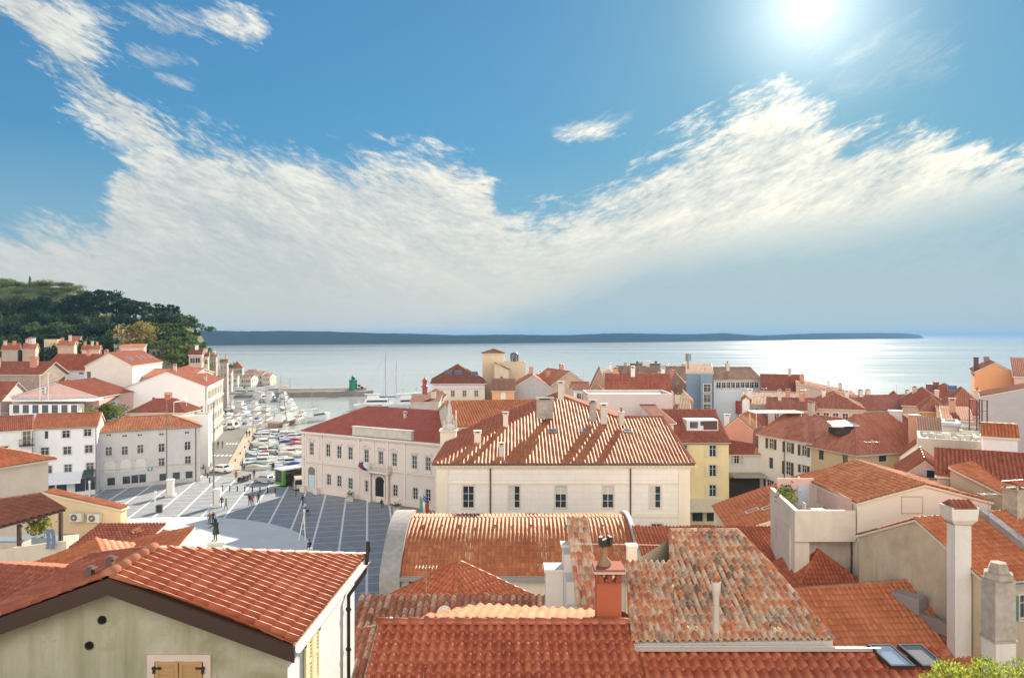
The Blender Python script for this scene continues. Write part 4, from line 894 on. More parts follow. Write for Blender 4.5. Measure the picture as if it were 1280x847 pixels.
    w = MB(); pts = [pp(912, 775)+Vector((0, 0, .12)), pp(990, 775)+Vector((0, 0, .12)), pp(1000, 802)+Vector((0, 0, .1))]; w.path(pts, .007, 5); w.path([pp(975, 775)+Vector((0, 0, .1)), pp(1000, 800)+Vector((0, 0, .2))], .009, 5); w.path([pp(908, 800)+Vector((0, 0, .05)), pp(908, 776)+Vector((0, 0, .2)), pp(912, 775)+Vector((0, 0, .12))], .009, 5)
    w.build('lightning_wire', flat('dull_metal', (.50, .47, .43), .7), root, origin=c)
    # the orange-red chimney at the left edge
    x0, x1 = (745-CX)/F*20.3, (778-CX)/F*20.3; zt = CZ-(711-H0)*20.3/F; cx = (x0+x1)/2; wd_ = x1-x0; m = MB()
    rd = plaster((.50, .13, .06), .35, (.34, .10, .06), 1.2)
    m.box((cx, 20.55, (zt-.35+16.5)/2), (wd_*.93, .55, zt-.35-16.5)); m.box((cx, 20.55, zt-.06), (wd_*1.18, .78, .07), 0, 2)
    for ex in (-1, 0, 1):
        m.box((cx+ex*wd_*.42, 20.55-.23, zt-.22), (.1, .09, .28), 0, 0); m.box((cx+ex*wd_*.42, 20.55+.23, zt-.22), (.1, .09, .28), 0, 0)
    for e in range(3): m.tube((cx-wd_*.33+e*wd_*.33, 20.15, zt-.28), (cx-wd_*.33+e*wd_*.33, 20.5, zt-.12), .085, .075, 8, 1, R.random())
    m.box((cx, 20.5, zt+.02), (wd_*1.14, .8, .05), 0, 1)
    m.build('chimney', [rd, tiles('dark'), STONEW], root, origin=c)
    fc = MB(); q = Vector((cx-.1, 20.55, zt+.04)); fc.lathe((q.x, q.y, q.z), [(.2, 0), (.19, .1), (.1, .2), (.07, .25), (.055, .55)], 10); 
    fc.box((q.x+.02, q.y, q.z+.62), (.28, .16, .2), .4, 1); fc.box((q.x-.1, q.y, q.z+.69), (.1, .24, .2), -.3, 1); fc.box((q.x+.15, q.y, q.z+.69), (.08, .22, .22), .2, 1)
    fc.build('chimney_cowl', [flat('rusty_pipe', (.35, .20, .12), .8), flat('sooty_metal', (.045, .035, .03), .6)], root, origin=c)
mottled()
def left_of_chimney():
    # low mixed roof strip between the near roof and the pyramid roof
    H = House('low_tiled_house', 'low house behind the nearest roof with a dark weathered strip of mixed tiles', 'house', (-5.4, 23.0), (2.2, 23.0), 4.0, 8, 15.2, roof='shed', rise=1.25, wall=CREAM, tile='mixred', det=2, pitch=.24, ov=.15)
    H.finish(); x, y = -4.2, 25.2
    m = MB(); z = H.roof_z(x, y); m.tube((x, y, z), (x, y, z+.35), .05, .05, 8); m.lathe((x, y, z+.33), [(.03, 0), (.22, .03), (.2, .1), (.04, .16)], 10); m.path([(x-.1, y, z+.3), (x-.9, y+.1, z+.1)], .012); m.path([(x+.1, y, z+.05), (x+1.0, y-.2, z+.22)], .035)
    H.part('antenna', m, [flat('cream_plastic', (.72, .66, .52), .5)])
    for k in range(3): H.part('chimney_pot', (lambda mm: (mm.lathe((-1.75+k*.33, 25.9, H.roof_z(-1.75, 25.9)), [(.1, -.1), (.09, .22), (.13, .25), (.13, .33), (.09, .34)], 10), mm)[1])(MB()), [plaster((.66, .50, .30), .5)])
    H.dish((-2.3, 25.6, H.roof_z(-2.3, 25.6)+.3), (-.3, -1, .6), .28)
    # narrow ridge of barrel tiles with a pale stepped parapet beside the red chimney
    G2 = House('narrow_tiled_house', 'narrow house with sloping column of barrel tiles left of the red chimney', 'house', (2.0, 21.2), (2.65, 21.2), 5.2, 8, CZ-372*21.2/F, roof='shed', rise=2.0, wall=CREAM, tile='mix', det=2, pitch=.19, ov=.05); G2.finish()
    P = MB()
    for i, (y0, y1, z0_, z1_) in enumerate(((23.0, 23.9, 17.0, 17.3), (23.9, 24.9, 17.4, 18.0), (24.9, 26.0, 18.2, 18.6))): P.box((1.9, (y0+y1)/2, (8+z1_)/2), (.28, y1-y0, z1_-8))
    P.box((1.45, 25.6, 12.8), (.6, .7, 10.2)); P.box((1.45, 25.6, 17.94), (.7, .82, .1)); P.box((1.9, 25.9, 18.66), (.4, .5, .1))
    G2.part('parapet', P, [plaster((.74, .70, .68), .3)])
    G2.dish((1.75, 21.0, 17.5), (-.6, -.6, .7), .2)
    P = MB(); P.box((3.98, 24.6, 13.5), (.32, .32, 11.0)); P.box((3.98, 24.6, 19.0), (.38, .38, .06)); P.tube((2.1, 24.6, 19.05), (5.3, 24.6, 19.0), .012, .012, 5)
    o = G2.part('pillar', P, [plaster((.74, .70, .66), .3)])
left_of_chimney()
# pyramid roofed house
a = Gp(498, 749, 12.6)
HP = House('pyramid_roof_house', 'small house with pointed hip roof, salmon tiles lit on its right face', 'house', (-6.9, 37.3), (-2.6, 33.3), 6.0, 2, 12.45, roof='pyr', rise=1.95, wall=CREAM, tile='red', det=2, ov=.25); HP.finish(); HP.antenna(-4.2, 36.2, 1.6)
# ================================================================== BARREL VAULT HALL
def barrel():
    z0 = 1.0; Yn, Yf = 57.5, 71.0; Ze = CZ-302*57.5/F; yc = (Yn+Yf)/2; c = Vector((0, yc, z0)); root = empty('barrel_roof_hall', c)
    tag(root, 'long hall with barrel-vault orange tile roof and grey curved gable at its left end', 'hall')
    top = CZ-(643-H0)*(yc+1.0)/F; rise = top-Ze; hw = (Yf-Yn)/2; Rr = (hw*hw+rise*rise)/(2*rise); zc = Ze+rise-Rr; t0 = math.asin(hw/Rr)
    def arc(t, r=0.0): return (yc+(Rr+r)*math.sin(t), zc+(Rr+r)*math.cos(t))   # t<0 : near side
    xl0, xl1 = -8.7, (787-CX)/F*62
    rm = MB(); n = 14
    for i in range(n):
        ta, tb = -t0+2*t0*i/n, -t0+2*t0*(i+1)/n; ya, za = arc(ta); yb, zb = arc(tb)
        poly = [(xl0, ya, za), (xl1, ya, za), (xl1, yb, zb), (xl0, yb, zb)]
        L = math.hypot(yb-ya, zb-za)
        tile_plane(rm, poly if i < n/2 else [poly[2], poly[3], poly[0], poly[1]], .34, L/3+.0001, .085, .008 if i < n/2 else .01, 8, 0, 'coppi', seed=2)
        rm.sheet([Vector(q)-Vector((0, 0, .012)) for q in poly], .1, 1)
    rm.build('roof', [tiles('hall'), CREAMF], root, origin=c)
    # snow hooks row
    y_, z_ = arc(-t0*.28)
    for i in range(13): h = MB(); h.box((xl0+1.3+i*1.5, y_, z_+.12), (.22, .12, .1)); h.build('vent_tile', tiles('brown'), root, origin=c)
    # curved end gables
    for x0, x1, mat, nm, ext in ((xl0-1.55, xl0+.02, stone((.40, .38, .36), 1.4, .7), 'curved_gable', .42), (xl1, xl1+.34, plaster((.66, .68, .72), .3), 'parapet', .34)):
        g = MB(); ms = 28; vs = []
        for i in range(ms+1):
            t = -t0*1.03+2*t0*1.03*i/ms; y, z = arc(t, ext); y2, z2 = arc(t, -.6)
            vs += [(x0, y, z), (x1, y, z), (x0, y, z0), (x1, y, z0)]
        fs = []
        for i in range(ms):
            a, b = 4*i, 4*i+4
            fs += [(a, a+1, b+1, b), (a, b, b+2, a+2), (a+1, a+3, b+3, b+1)]
        fs += [(0, 2, 3, 1), (4*ms, 4*ms+1, 4*ms+3, 4*ms+2)]
        g.add(vs, fs, 0); g.build(nm, mat, root, origin=c)
    w = MB(); w.box(((xl0+xl1)/2, yc, (z0+Ze)/2-.1), (xl1-xl0-.1, Yf-Yn-.7, Ze-z0)); w.build('wall', plaster((.74, .66, .56), .3), root, origin=c)
    g = MB(); g.box(((xl0+xl1)/2, Yn-.12, Ze-.14), (xl1-xl0, .5, .22)); g.box(((xl0+xl1)/2, Yn-.38, Ze-.02), (xl1-xl0, .05, .16)); g.build('gutter', ZINC, root, origin=c)
    for x in (xl0+.75, xl1-.9): d = MB(); d.tube((x, Yn+.2, z0), (x, Yn+.2, Ze-.2), .07, .07, 8); d.build('downspout', flat('brown_pipe', (.10, .06, .05), .5), root, origin=c)
barrel()
# ================================================================== CITY HALL (pale hall with the great tiled roof)
def cityhall():
    z0, ze = 0, 12.9; Yf = 75.3; xl, xr = (546-CX)/F*Yf, (862-CX)/F*Yf
    H = House('town_hall', 'pale cream hall with great streaked tile roof, three skylights and five windows in a row', 'building', (xl, Yf), (xr, Yf), 22, z0, ze, roof=None, wall=plaster((.80, .76, .72), .18, None, .3, True), det=2)
    H.wpx('front', [(585.5, 621), (643, 621, 'sash_half'), (701, 621, 'sash_blind'), (760, 621, 'sash_blind'), (819, 621, 'sash_half')], 1.15, 2.25)
    for i, u in enumerate((4.2, 9, 14)): H.win('right', u, 10.2, 1.0, 2.0); H.win('left', u, 10.2, 1.0, 2.0)
    for u in (3.5, 8.1, 12.8, 17.6, 22.4): H.win('front', u, 5.6, 1.15, 2.3)
    H.finish()
    e = .45; A = Vector((xl-e, 75-e*0, ze)); B = Vector((xr+e, 75, ze)); P = Vector((6.2, 92.9, 18.27)); Q = Vector((12.1, 86.5, 16.35)); Rr = Vector((17.6, 86.5, 16.35)); P2 = Vector((6.2, 99, 18.27)); B2 = Vector((xr+e, 98.0, ze)); L2 = Vector((xl-e, 106, ze))
    front = [A, B, Rr, Q, P]; left = [Vector((xl-e, 99, ze)), A, P, P2]; rside = [B, B2, Rr]; east = [Q, Vector((12.4, 84, 16.35)), Vector((15.0, 106, 15.5)), P2, P]
    sl = (P.z-ze)/(P.x-A.x)
    east = [P, Q+Vector((0, .05, 0)), Vector((14.8, 88.5, 15.4)), Vector((14.8, 99, 15.4)), P2]; wback = [B2, Vector((8.0, 98.0, ze)), Q, Rr]
    rm = MB()
    for q in (front, left, rside, east, wback): rm.sheet([v-Vector((0, 0, .012)) for v in q], .16, 1)
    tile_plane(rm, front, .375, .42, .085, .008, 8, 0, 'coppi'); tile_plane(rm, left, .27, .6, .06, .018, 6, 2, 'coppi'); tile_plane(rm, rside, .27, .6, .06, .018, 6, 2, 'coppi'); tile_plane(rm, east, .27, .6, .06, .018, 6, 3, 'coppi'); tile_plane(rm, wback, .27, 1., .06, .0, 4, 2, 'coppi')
    for p, q in ((A, P), (P, Q), (Q, Rr), (B, Rr), (P, P2)): cap_run(rm, p, q, .15, .45, 3 if (p is B or q is P2) else 2)
    H.planes = [front, left, rside, east]
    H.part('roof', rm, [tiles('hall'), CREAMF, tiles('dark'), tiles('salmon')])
    tr = MB(); f = Yf
    # cornice, frieze, corner pilasters
    tr.box(((xl+xr)/2, f-.12, ze-.12), (xr-xl+.6, .5, .2)); tr.box(((xl+xr)/2, f-.06, ze-.34), (xr-xl+.3, .3, .22)); tr.box(((xl+xr)/2, f-.03, ze-2.05), (xr-xl+.06, .14, .12)); tr.box(((xl+xr)/2, f-.04, 7.6), (xr-xl+.1, .14, .35))
    for x in (xl+.55, xr-.55): tr.box((x, f-.035, (z0+ze)/2-.3), (1.15, .09, ze-z0-.7))
    for x in range(0, 66): tr.box((xl+.3+x*.4, f-.28, ze-.3), (.14, .18, .14))
    tr.box((xr+.1, 86, ze-.2), (.4, 21, .3)); tr.box((xl-.1, 86, ze-.2), (.4, 21, .3))
    H.part('cornice', tr, [plaster((.78, .72, .60), .2)])
    for px in (613, 788): H.pipe('front', (px-CX)/F*Yf-xl, 1, ze-.4, r=.075)
    H.ov = .4; g = MB(); g.box(((A.x+B.x)/2, 74.93, ze-.07), (B.x-A.x, .14, .15)); H.part('gutter', g, [flat('brown_pipe', (.10, .06, .05), .5)])
    H.gut = g
    for px in (690.5, 731, 784.5):
        k = (539-H0)/F; s = (P.z-ze)/(P.y-75); Y = (CZ-ze+s*75)/(k+s); H.skylight((px-CX)/F*Y, Y, .85, .75)
    pal = plaster((.60, .56, .50), .5)
    def ch(px, py, w, d, h, cap='slab', mat=pal):
        k = (py-H0)/F; s = (P.z-ze)/(P.y-75); Y = (CZ-ze+s*75)/(k+s); H.chimney((px-CX)/F*Y, Y, w, d, h, mat, cap, z=ze+s*(Y-75))
    ch(627, 570, .55, .5, 1.1); 
    k = H
    H.chimney((681-CX)/F*84, 84.2, 1.9, .8, 1.6, STON, 'slab', z=16.9); H.chimney((741-CX)/F*84.5, 84.6, .75, .7, 1.7, STON, 'slab', z=16.5); H.chimney((755-CX)/F*84.3, 84.5, .75, .7, 1.6, pal, 'slab', z=16.2); H.chimney((777-CX)/F*83.4, 83.6, .6, .6, 1.0, pal, 'pot', z=16.2)
    H.chimney((701-CX)/F*90, 90, .7, .7, 1.5, pal, 'slab', z=18.5)
    H.chimney((632-CX)/F*84, 84, .55, .5, 1.3, plaster((.74, .68, .60), .3), 'slab', z=15.6); H.chimney((597-CX)/F*80, 80, .7, .6, 1.5, plaster((.74, .68, .60), .3), 'slab', z=13.8)
    # flags on angled poles at the left corner
    cols = [((.10, .30, .16), (.75, .75, .72), (.45, .05, .05)), ((.75, .74, .72), (.03, .07, .30), (.45, .04, .05)), ((.02, .04, .25), (.03, .05, .28), (.02, .04, .25))]
    for i in range(3):
        b = Vector((xl-.1, 75.6+i*.9, 7.4)); t = b+Vector((-1.7, -.3, 2.3)); m = MB(); m.tube(b, t, .035, .03, 6, 3); m.lathe(t, [(.06, 0), (.06, .08), (0, .12)], 6, 3)
        nx, ny = 6, 9
        for s in range(3):
            vs = []
            for a in range(nx+1):
                for q in range(3):
                    u = a/nx; w = (s+q/2)/3; p = t+(b-t)*(.04+.5*w); p = p+Vector((.12*math.sin(w*9+i), .1*math.sin(u*5+w*6+i), -u*1.5-.1*u*math.sin(w*7))); vs.append(p)
            m.add(vs, [(a*3+q, a*3+q+1, a*3+q+4, a*3+q+3) for a in range(nx) for q in range(2)], s, .5, True)
        fo = m.build('flag', [flat('flag%d%d' % (i, s), cols[i][s], .8, var=.1) for s in range(3)]+[WHITE]); fo.location = (0, 0, 0)
        tag(fo, ['green, white and red flag on a slanting pole at the cream hall corner', 'white, blue and red flag on the middle slanting pole beside the cream hall', 'dark blue flag on the hindmost slanting pole beside the cream hall'][i], 'flag', 'flags at the corner of the cream hall')
cityhall()
# roof and tower-like chimney left of the hall
H = px_house('wing_house', 'house with sunlit straight tile rows behind the town hall, beside the white tower stack', (570, 533), (692, 530), 14.0, 22, 0, roof='gx', rise=2.3, wall=CREAM, tile='hall', det=2, ov=.3, pitch=.38)
H.wpx('front', [(582, 546)], .9, .9); H.finish(); H.ac('front', 2.3, 13.0); H.pipe('front', 1.2)
T = House('chimney_tower', 'square cream tower stack with small tiled skirt and ornate white stone finial', 'tower', ((543.5-CX)/F*90, 90), ((570-CX)/F*90, 90), 2.6, 0, CZ-(581-H0)*90/F, roof=None, wall=plaster((.78, .70, .58), .2), det=2); T.finish()
m = MB(); zb = T.ze; cx, cy = T.cor[0].x+1.6, 91.0
T.part('upper_stage', (lambda mm: (mm.box((cx, cy, zb+2.6), (1.9, 1.9, 3.0)), mm.box((cx, cy, zb+4.15), (2.2, 2.2, .18)), mm)[2])(MB()), [plaster((.78, .70, .58), .2)])
m = MB()
for (ax, ay, bx_, by_) in ((-1.6, -1.3, 1.5, -1.3), (1.5, -1.3, 1.5, 1.5), (1.5, 1.5, -1.6, 1.5), (-1.6, 1.5, -1.6, -1.3)):
    a, b = Vector((cx+ax, cy+ay, zb+.2)), Vector((cx+bx_, cy+by_, zb+.2)); a2, b2 = Vector((cx+(.95 if ax > 0 else -.95), cy+(.95 if ay > 0 else -.95), zb+1.1)), Vector((cx+(.95 if bx_ > 0 else -.95), cy+(.95 if by_ > 0 else -.95), zb+1.1)); tile_plane(m, [a, b, b2, a2], .27, .45, .05, .02, 6, 0)
T.part('skirt_roof', m, [tiles('dark')])
m = MB(); zt = zb+4.25
m.lathe((cx+.1, cy, zt), [(.75, 0), (.7, .25), (.35, .45), (.3, .8), (.5, 1.0), (.45, 1.6), (.25, 1.9), (.3, 2.3), (.22, 2.8), (.1, 3.2), (.14, 3.4), (0, 3.6)], 10)
for s in (-1, 1): m.lathe((cx+.1+s*.6, cy-.2, zt), [(.25, 0), (.22, .3), (.1, .6), (.16, .9), (0, 1.2)], 8)
m.box((cx+.9, cy, zt+.6), (.25, .25, 1.2)); m.box((cx+.9, cy, zt+1.7), (.16, .5, 1.1))
T.part('finial', m, [stone((.66, .63, .60), 2.2, .6)])
# ================================================================== COURTHOUSE (two-storey palace with dark red hip roof)
def court():
    ze = 10.0; a, b = Gp(377, 538, ze), Gp(572, 555.5, ze)
    H = House('courthouse', 'two-storey pale pink palace facing the square with plain dark red hip roof and arched doorway', 'building', a, b, 15.5, 0, ze, roof='hip', rise=3.7, wall=plaster((.72, .63, .58), .22, (.56, .49, .45), .3), tile='court', det=1, ov=.45)
    up = [(389.5, 560.8), (410, 562.8), (424, 565), (438, 566.5), (458, 569.7), (476, 572), (493, 574.3), (518, 577.5), (535, 579.5)]; lo = [(411, 599), (424, 601), (438, 604), (459, 607.3), (494, 612.7), (519, 616.5), (535, 618.5)]
    H.wpx('front', up, .95, 2.0); H.wpx('front', lo, .95, 1.75)
    for u in (2.5, 6, 9.5, 13): H.win('left', u, 8.0, .95, 2.0); H.win('left', u, 3.0, .95, 1.75)
    H.finish(); L = H.flen('front'); m = MB(); W_ = plaster((.76, .68, .62), .2)
    def fb(u, z, w, h, t, o=0.0): m.box(H.P('front', u, z, t/2+o), (w, t, h), H.angle)
    fb(L/2, ze-.15, L+.5, .24, .5); fb(L/2, ze-.38, L+.2, .22, .3); fb(L/2, 5.05, L+.1, .22, .2); fb(L/2, 4.75, L+.04, .12, .1); fb(L/2, .45, L+.06, .9, .12); fb(L/2, ze-1.1, L+.04, .1, .08)
    for k in range(int(L/.55)): fb(.3+k*.55, ze-.42, .18, .26, .36)
    pil = [H.at_px('front', px, 560)[0] for px in (379.5, 402, 449, 467, 485, 506)]
    for i, u in enumerate(pil): fb(u, 7.3, .34, 4.3, .14); fb(u, 2.6, .4, 4.2, .16); fb(u, 9.3, .5, .2, .22); fb(u, 5.3, .5, .25, .22)
    fb(pil[0]+.55, 7.3, .3, 4.3, .12); fb(pil[1]-.5, 7.3, .3, 4.3, .12)
    for k, p in enumerate(up):
        u, z = H.at_px('front', *p); fb(u, z+1.33, 1.5, .16, .26)
        if k in (0, 4, 5, 6):
            nn = 8; pr = [H.P('front', u-.75+1.5*i/nn, z+1.42+(.32*math.sin(math.pi*i/nn)), .22) for i in range(nn+1)]
            for i in range(nn): m.tube(pr[i], pr[i+1], .06, .06, 5)
        else: fb(u, z+1.5, 1.2, .1, .16)
        fb(u, z-1.25, 1.4, .3, .14)
    H.part('stone_trim', m, [W_])
    # attic parapet standing on the roof edge
    u0, _ = H.at_px('front', 443, 530); u1, _ = H.at_px('front', 516, 540); m = MB()
    def rb(u, z, w, h, t, o=0.0): m.box(H.P('front', u, z, o), (w, t, h), H.angle)
    rb((u0+u1)/2, ze+.75, u1-u0, 1.3, .5, .1); rb((u0+u1)/2, ze+1.45, u1-u0+.3, .16, .75, .1); rb((u0+u1)/2, ze+.2, u1-u0+.2, .2, .7, .1)
    for u in (u0+.3, u1-.3): rb(u, ze+.78, .7, 1.3, .62, .12)
    H.part('attic_parapet', m, [stone((.62, .57, .52), 1.5, .7)])
    # main door: a dark arch between columns, with the balcony above
    ud, _ = H.at_px('front', 475.5, 615); m = MB(); nn = 12
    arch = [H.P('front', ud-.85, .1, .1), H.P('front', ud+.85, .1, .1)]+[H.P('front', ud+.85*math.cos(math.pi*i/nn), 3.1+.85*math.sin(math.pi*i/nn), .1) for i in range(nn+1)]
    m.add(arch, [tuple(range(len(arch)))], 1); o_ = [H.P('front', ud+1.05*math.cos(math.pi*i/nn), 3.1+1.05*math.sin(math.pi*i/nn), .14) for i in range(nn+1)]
    for i in range(nn): m.tube(o_[i], o_[i+1], .13, .13, 6)
    for s in (-1, 1): m.box(H.P('front', ud+s*1.0, 1.6, .14), (.26, .25, 3.1), H.angle); m.tube(H.P('front', ud+s*1.75, .2, .45), H.P('front', ud+s*1.75, 4.4, .45), .24, .2, 10); m.box(H.P('front', ud+s*1.75, .2, .45), (.7, .7, .5), H.angle); m.box(H.P('front', ud+s*1.75, 4.5, .45), (.6, .6, .22), H.angle)
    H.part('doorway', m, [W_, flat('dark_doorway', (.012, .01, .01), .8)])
    m = MB(); m.box(H.P('front', ud, 4.78, .55), (4.6, 1.1, .26), H.angle); m.box(H.P('front', ud, 5.75, 1.05), (4.6, .14, .12), H.angle)
    for k in range(19): m.lathe(H.P('front', ud-2.1+k*.233, 4.9, 1.05), [(.04, 0), (.075, .2), (.035, .5), (.06, .8)], 6)
    for s in (-1, 1): m.box(H.P('front', ud+s*2.2, 5.3, .6), (.2, 1.0, .95), H.angle)
    H.part('balcony', m, [W_])
    # small side arch with pale door
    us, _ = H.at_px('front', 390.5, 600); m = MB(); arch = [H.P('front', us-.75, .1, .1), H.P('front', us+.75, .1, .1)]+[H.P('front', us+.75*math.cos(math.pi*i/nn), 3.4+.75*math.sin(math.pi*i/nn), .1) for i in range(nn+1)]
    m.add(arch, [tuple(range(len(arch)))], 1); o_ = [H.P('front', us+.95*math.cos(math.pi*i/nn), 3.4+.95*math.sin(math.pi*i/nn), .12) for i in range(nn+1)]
    for i in range(nn): m.tube(o_[i], o_[i+1], .14, .14, 6)
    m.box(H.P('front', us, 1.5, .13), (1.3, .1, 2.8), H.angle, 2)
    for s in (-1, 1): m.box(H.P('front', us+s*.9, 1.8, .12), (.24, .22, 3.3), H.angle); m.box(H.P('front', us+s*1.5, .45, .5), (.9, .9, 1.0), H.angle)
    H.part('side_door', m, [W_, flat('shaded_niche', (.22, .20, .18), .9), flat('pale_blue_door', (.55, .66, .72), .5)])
    # flags over the balcony
    for i, cc in enumerate(((.50, .04, .05), (.03, .06, .32), (.70, .70, .70))):
        m = MB(); p = H.P('front', ud-1.8+i*.5, 5.6, 1.1); t = p+H.n*1.0+Vector((-.6, 0, 1.0)); m.tube(p, t, .03, .025, 6, 1); vs = []
        for a in range(6):
            for q in range(5): u = a/5; w = q/4; vs.append(t+(p-t)*w*.8+Vector((.1*math.sin(u*5+i), .1*math.cos(w*5), -u*.9)))
        m.add(vs, [(a*5+q, a*5+q+1, a*5+q+6, a*5+q+5) for a in range(5) for q in range(4)], 0, .5, True)
        o = m.build('flag', [flat('flag_cloth%d' % i, cc, .8, var=.05), WHITE]); tag(o, ['red flag hanging from the palace balcony, leftmost of three', 'blue flag between the red and the white ones on the palace balcony', 'white flag hanging from the palace balcony'][i], 'flag', 'flags on the palace balcony')
    H.chimney(H.P('front', 17.5, 0, -5.4).x, H.P('front', 17.5, 0, -5.4).y, .4, .4, .7, None, 'slab')
    for i, px in enumerate((448, 497)):
        u, _ = H.at_px('front', px, 620)
    # planters on the pavement before the facade
    for i, (px, py) in enumerate(((438, 626), (496, 640))):
        q = Gp(px, py, 0); mb = MB(); mb.box((q.x, q.y, .35), (1.0, .8, .7)); mb.box((q.x, q.y, .72), (1.1, .9, .08)); lf = MB(); rr = random.Random(i)
        for k in range(90): p = Vector((q.x+rr.gauss(0, .3), q.y+rr.gauss(0, .22), .95+abs(rr.gauss(0, .28)))); d = Vector((rr.gauss(0, 1), rr.gauss(0, 1), rr.gauss(0, 1))).normalized()*.11; e = d.orthogonal().normalized()*.06; lf.add([p-d, p+e, p+d, p-e], [(0, 1, 2, 3)], 0, rr.random())
        pt = empty('planter', (q.x, q.y, 0)); tag(pt, ['stone planter with a small shrub left of the palace arched door', 'stone planter with a small shrub right of the palace arched door'][i], 'planter', 'planters before the palace'); mb.build('stone_box', stone((.6, .57, .54), 3), pt, origin=(q.x, q.y, 0)); lf.build('foliage', leaf((.03, .06, .02), (.08, .13, .04)), pt, origin=(q.x, q.y, 0))
court()
# ================================================================== WEST SIDE OF THE SQUARE
WPL = lambda: None
S1 = px_house('grey_corner_house', 'long pale grey house with ground floor shops between square and harbour road', (122, 539), (250.5, 531.5), 9.85, 9, 0, roof='hip', rise=1.7, wall=plaster((.62, .60, .58), .5, (.44, .42, .41), .4), tile='hall', det=1, ov=.3)
S1.wpx('front', [(136, 543), (156, 544), (175, 543), (202, 542), (234, 540)], .8, .55, 'sash_blind')
S1.wpx('front', [(136, 564), (156, 563), (175.5, 561), (202, 559.5), (234.5, 557)], 1.0, 1.5)
S1.wpx('front', [(202, 577.5), (235, 575)], 1.0, 1.5); S1.wpx('front', [(137, 583, 'plain_closed_white'), (157, 581.5, 'plain_closed_white'), (176, 580, 'plain_closed_white')], 1.6, 1.9)
S1.wpx('front', [(139, 604), (158, 602), (169, 600.5), (178, 599.5), (204, 598.5), (220.5, 597), (236.5, 595.5)], 1.25, 2.0, 'plain_dark')
S1.finish(); S1.pipe('front', .15); S1.pipe('front', S1.L-.8); S1.gutter()
m = MB(); 
for u, z, w in ((S1.at_px('front', 187.5, 593)[0], 2.9, .75),): m.box(S1.P('front', u, z, .08), (w, .1, .6), S1.angle, 0); m.box(S1.P('front', u, z, .14), (w*.5, .02, .14), S1.angle, 1); m.box(S1.P('front', u, z, .141), (.14, .02, w*.5), S1.angle, 1)
S1.part('shop_sign', m, [flat('green_sign', (.05, .35, .2), .4), WHITE]); m = MB(); m.box(S1.P('front', S1.L/2, 3.25, .06), (S1.L-.2, .1, .14), S1.angle); m.box(S1.P('front', S1.L/2, .35, .05), (S1.L, .08, .7), S1.angle); S1.part('string_course', m, [plaster((.55, .53, .5), .4)])
S2 = px_house('white_square_house', 'white four-storey house with paired sash windows and orange roof left of the grey corner house', (41, 535), (121, 531.8), 11.15, 8, 0, roof='gx', rise=1.8, wall=plaster((.80, .79, .79), .25, (.6, .6, .62)), tile='orange', det=1, ov=.25)
S2.wpx('front', [(82.5, 542.5), (109.5, 540.5)], 1.1, 1.2); S2.wpx('front', [(58, 543.5, 'plain_dark')], .55, 1.3); S2.wpx('front', [(56, 564), (84, 563), (111, 561)], 1.15, 1.3); S2.wpx('front', [(60, 587), (85, 585), (112.5, 583)], 1.1, 1.3)
S2.wpx('front', [(62, 608), (77, 608), (100, 606), (113, 604)], 1.5, 2.2, 'plain_dark'); S2.finish(); S2.pipe('front', S2.L-.1); S2.gutter()
aw = MB(); u0, u1 = S2.at_px('front', 58, 600)[0], S2.at_px('front', 104, 600)[0]; p = [S2.P('front', u0, 3.9, .05), S2.P('front', u1, 3.9, .05), S2.P('front', u1, 2.7, 2.6), S2.P('front', u0, 2.7, 2.6)]; aw.sheet(p, .05); aw.box((p[2]+p[3])/2-Vector((0, 0, .15)), ((p[2]-p[3]).length, .04, .3), S2.angle)
S2.part('awning', aw, [flat('white_canvas', (.78, .79, .82), .8)])
aw = MB(); u0, u1 = S2.at_px('front', 105, 600)[0], S2.at_px('front', 119, 600)[0]; p = [S2.P('front', u0, 4.1, .05), S2.P('front', u1, 4.1, .05), S2.P('front', u1, 3.5, 1.9), S2.P('front', u0, 3.5, 1.9)]; aw.sheet(p, .05); aw.box((p[2]+p[3])/2-Vector((0, 0, .2)), ((p[2]-p[3]).length, .04, .4), S2.angle); S2.part('awning', aw, [flat('dark_canvas', (.05, .09, .08), .8)], 'dark green awning')
S3 = px_house('white_balcony_house', 'white house at the left frame edge with iron balcony and dark red roof', (-30, 540), (40, 536), 11.2, 8, 0, roof='gx', rise=1.8, wall=plaster((.80, .78, .76), .25), tile='dark', det=1, ov=.2)
S3.wpx('front', [(4, 543, 'plain_dark')], .8, 1.7); S3.wpx('front', [(33.5, 547)], 1.1, 2.3); S3.wpx('front', [(5, 563), (34.5, 566), (35, 588)], 1.1, 1.4); S3.finish()
u, z = S3.at_px('front', 33.5, 556); m = MB(); m.box(S3.P('front', u, z, .45), (2.0, .9, .12), S3.angle); S3.part('balcony', m, [DARKM]); q = [S3.P('front', u-.95, z, .05), S3.P('front', u-.95, z, .85), S3.P('front', u+.95, z, .85), S3.P('front', u+.95, z, .05)]; S3.railing(q, 1.0, DARKM, .15)
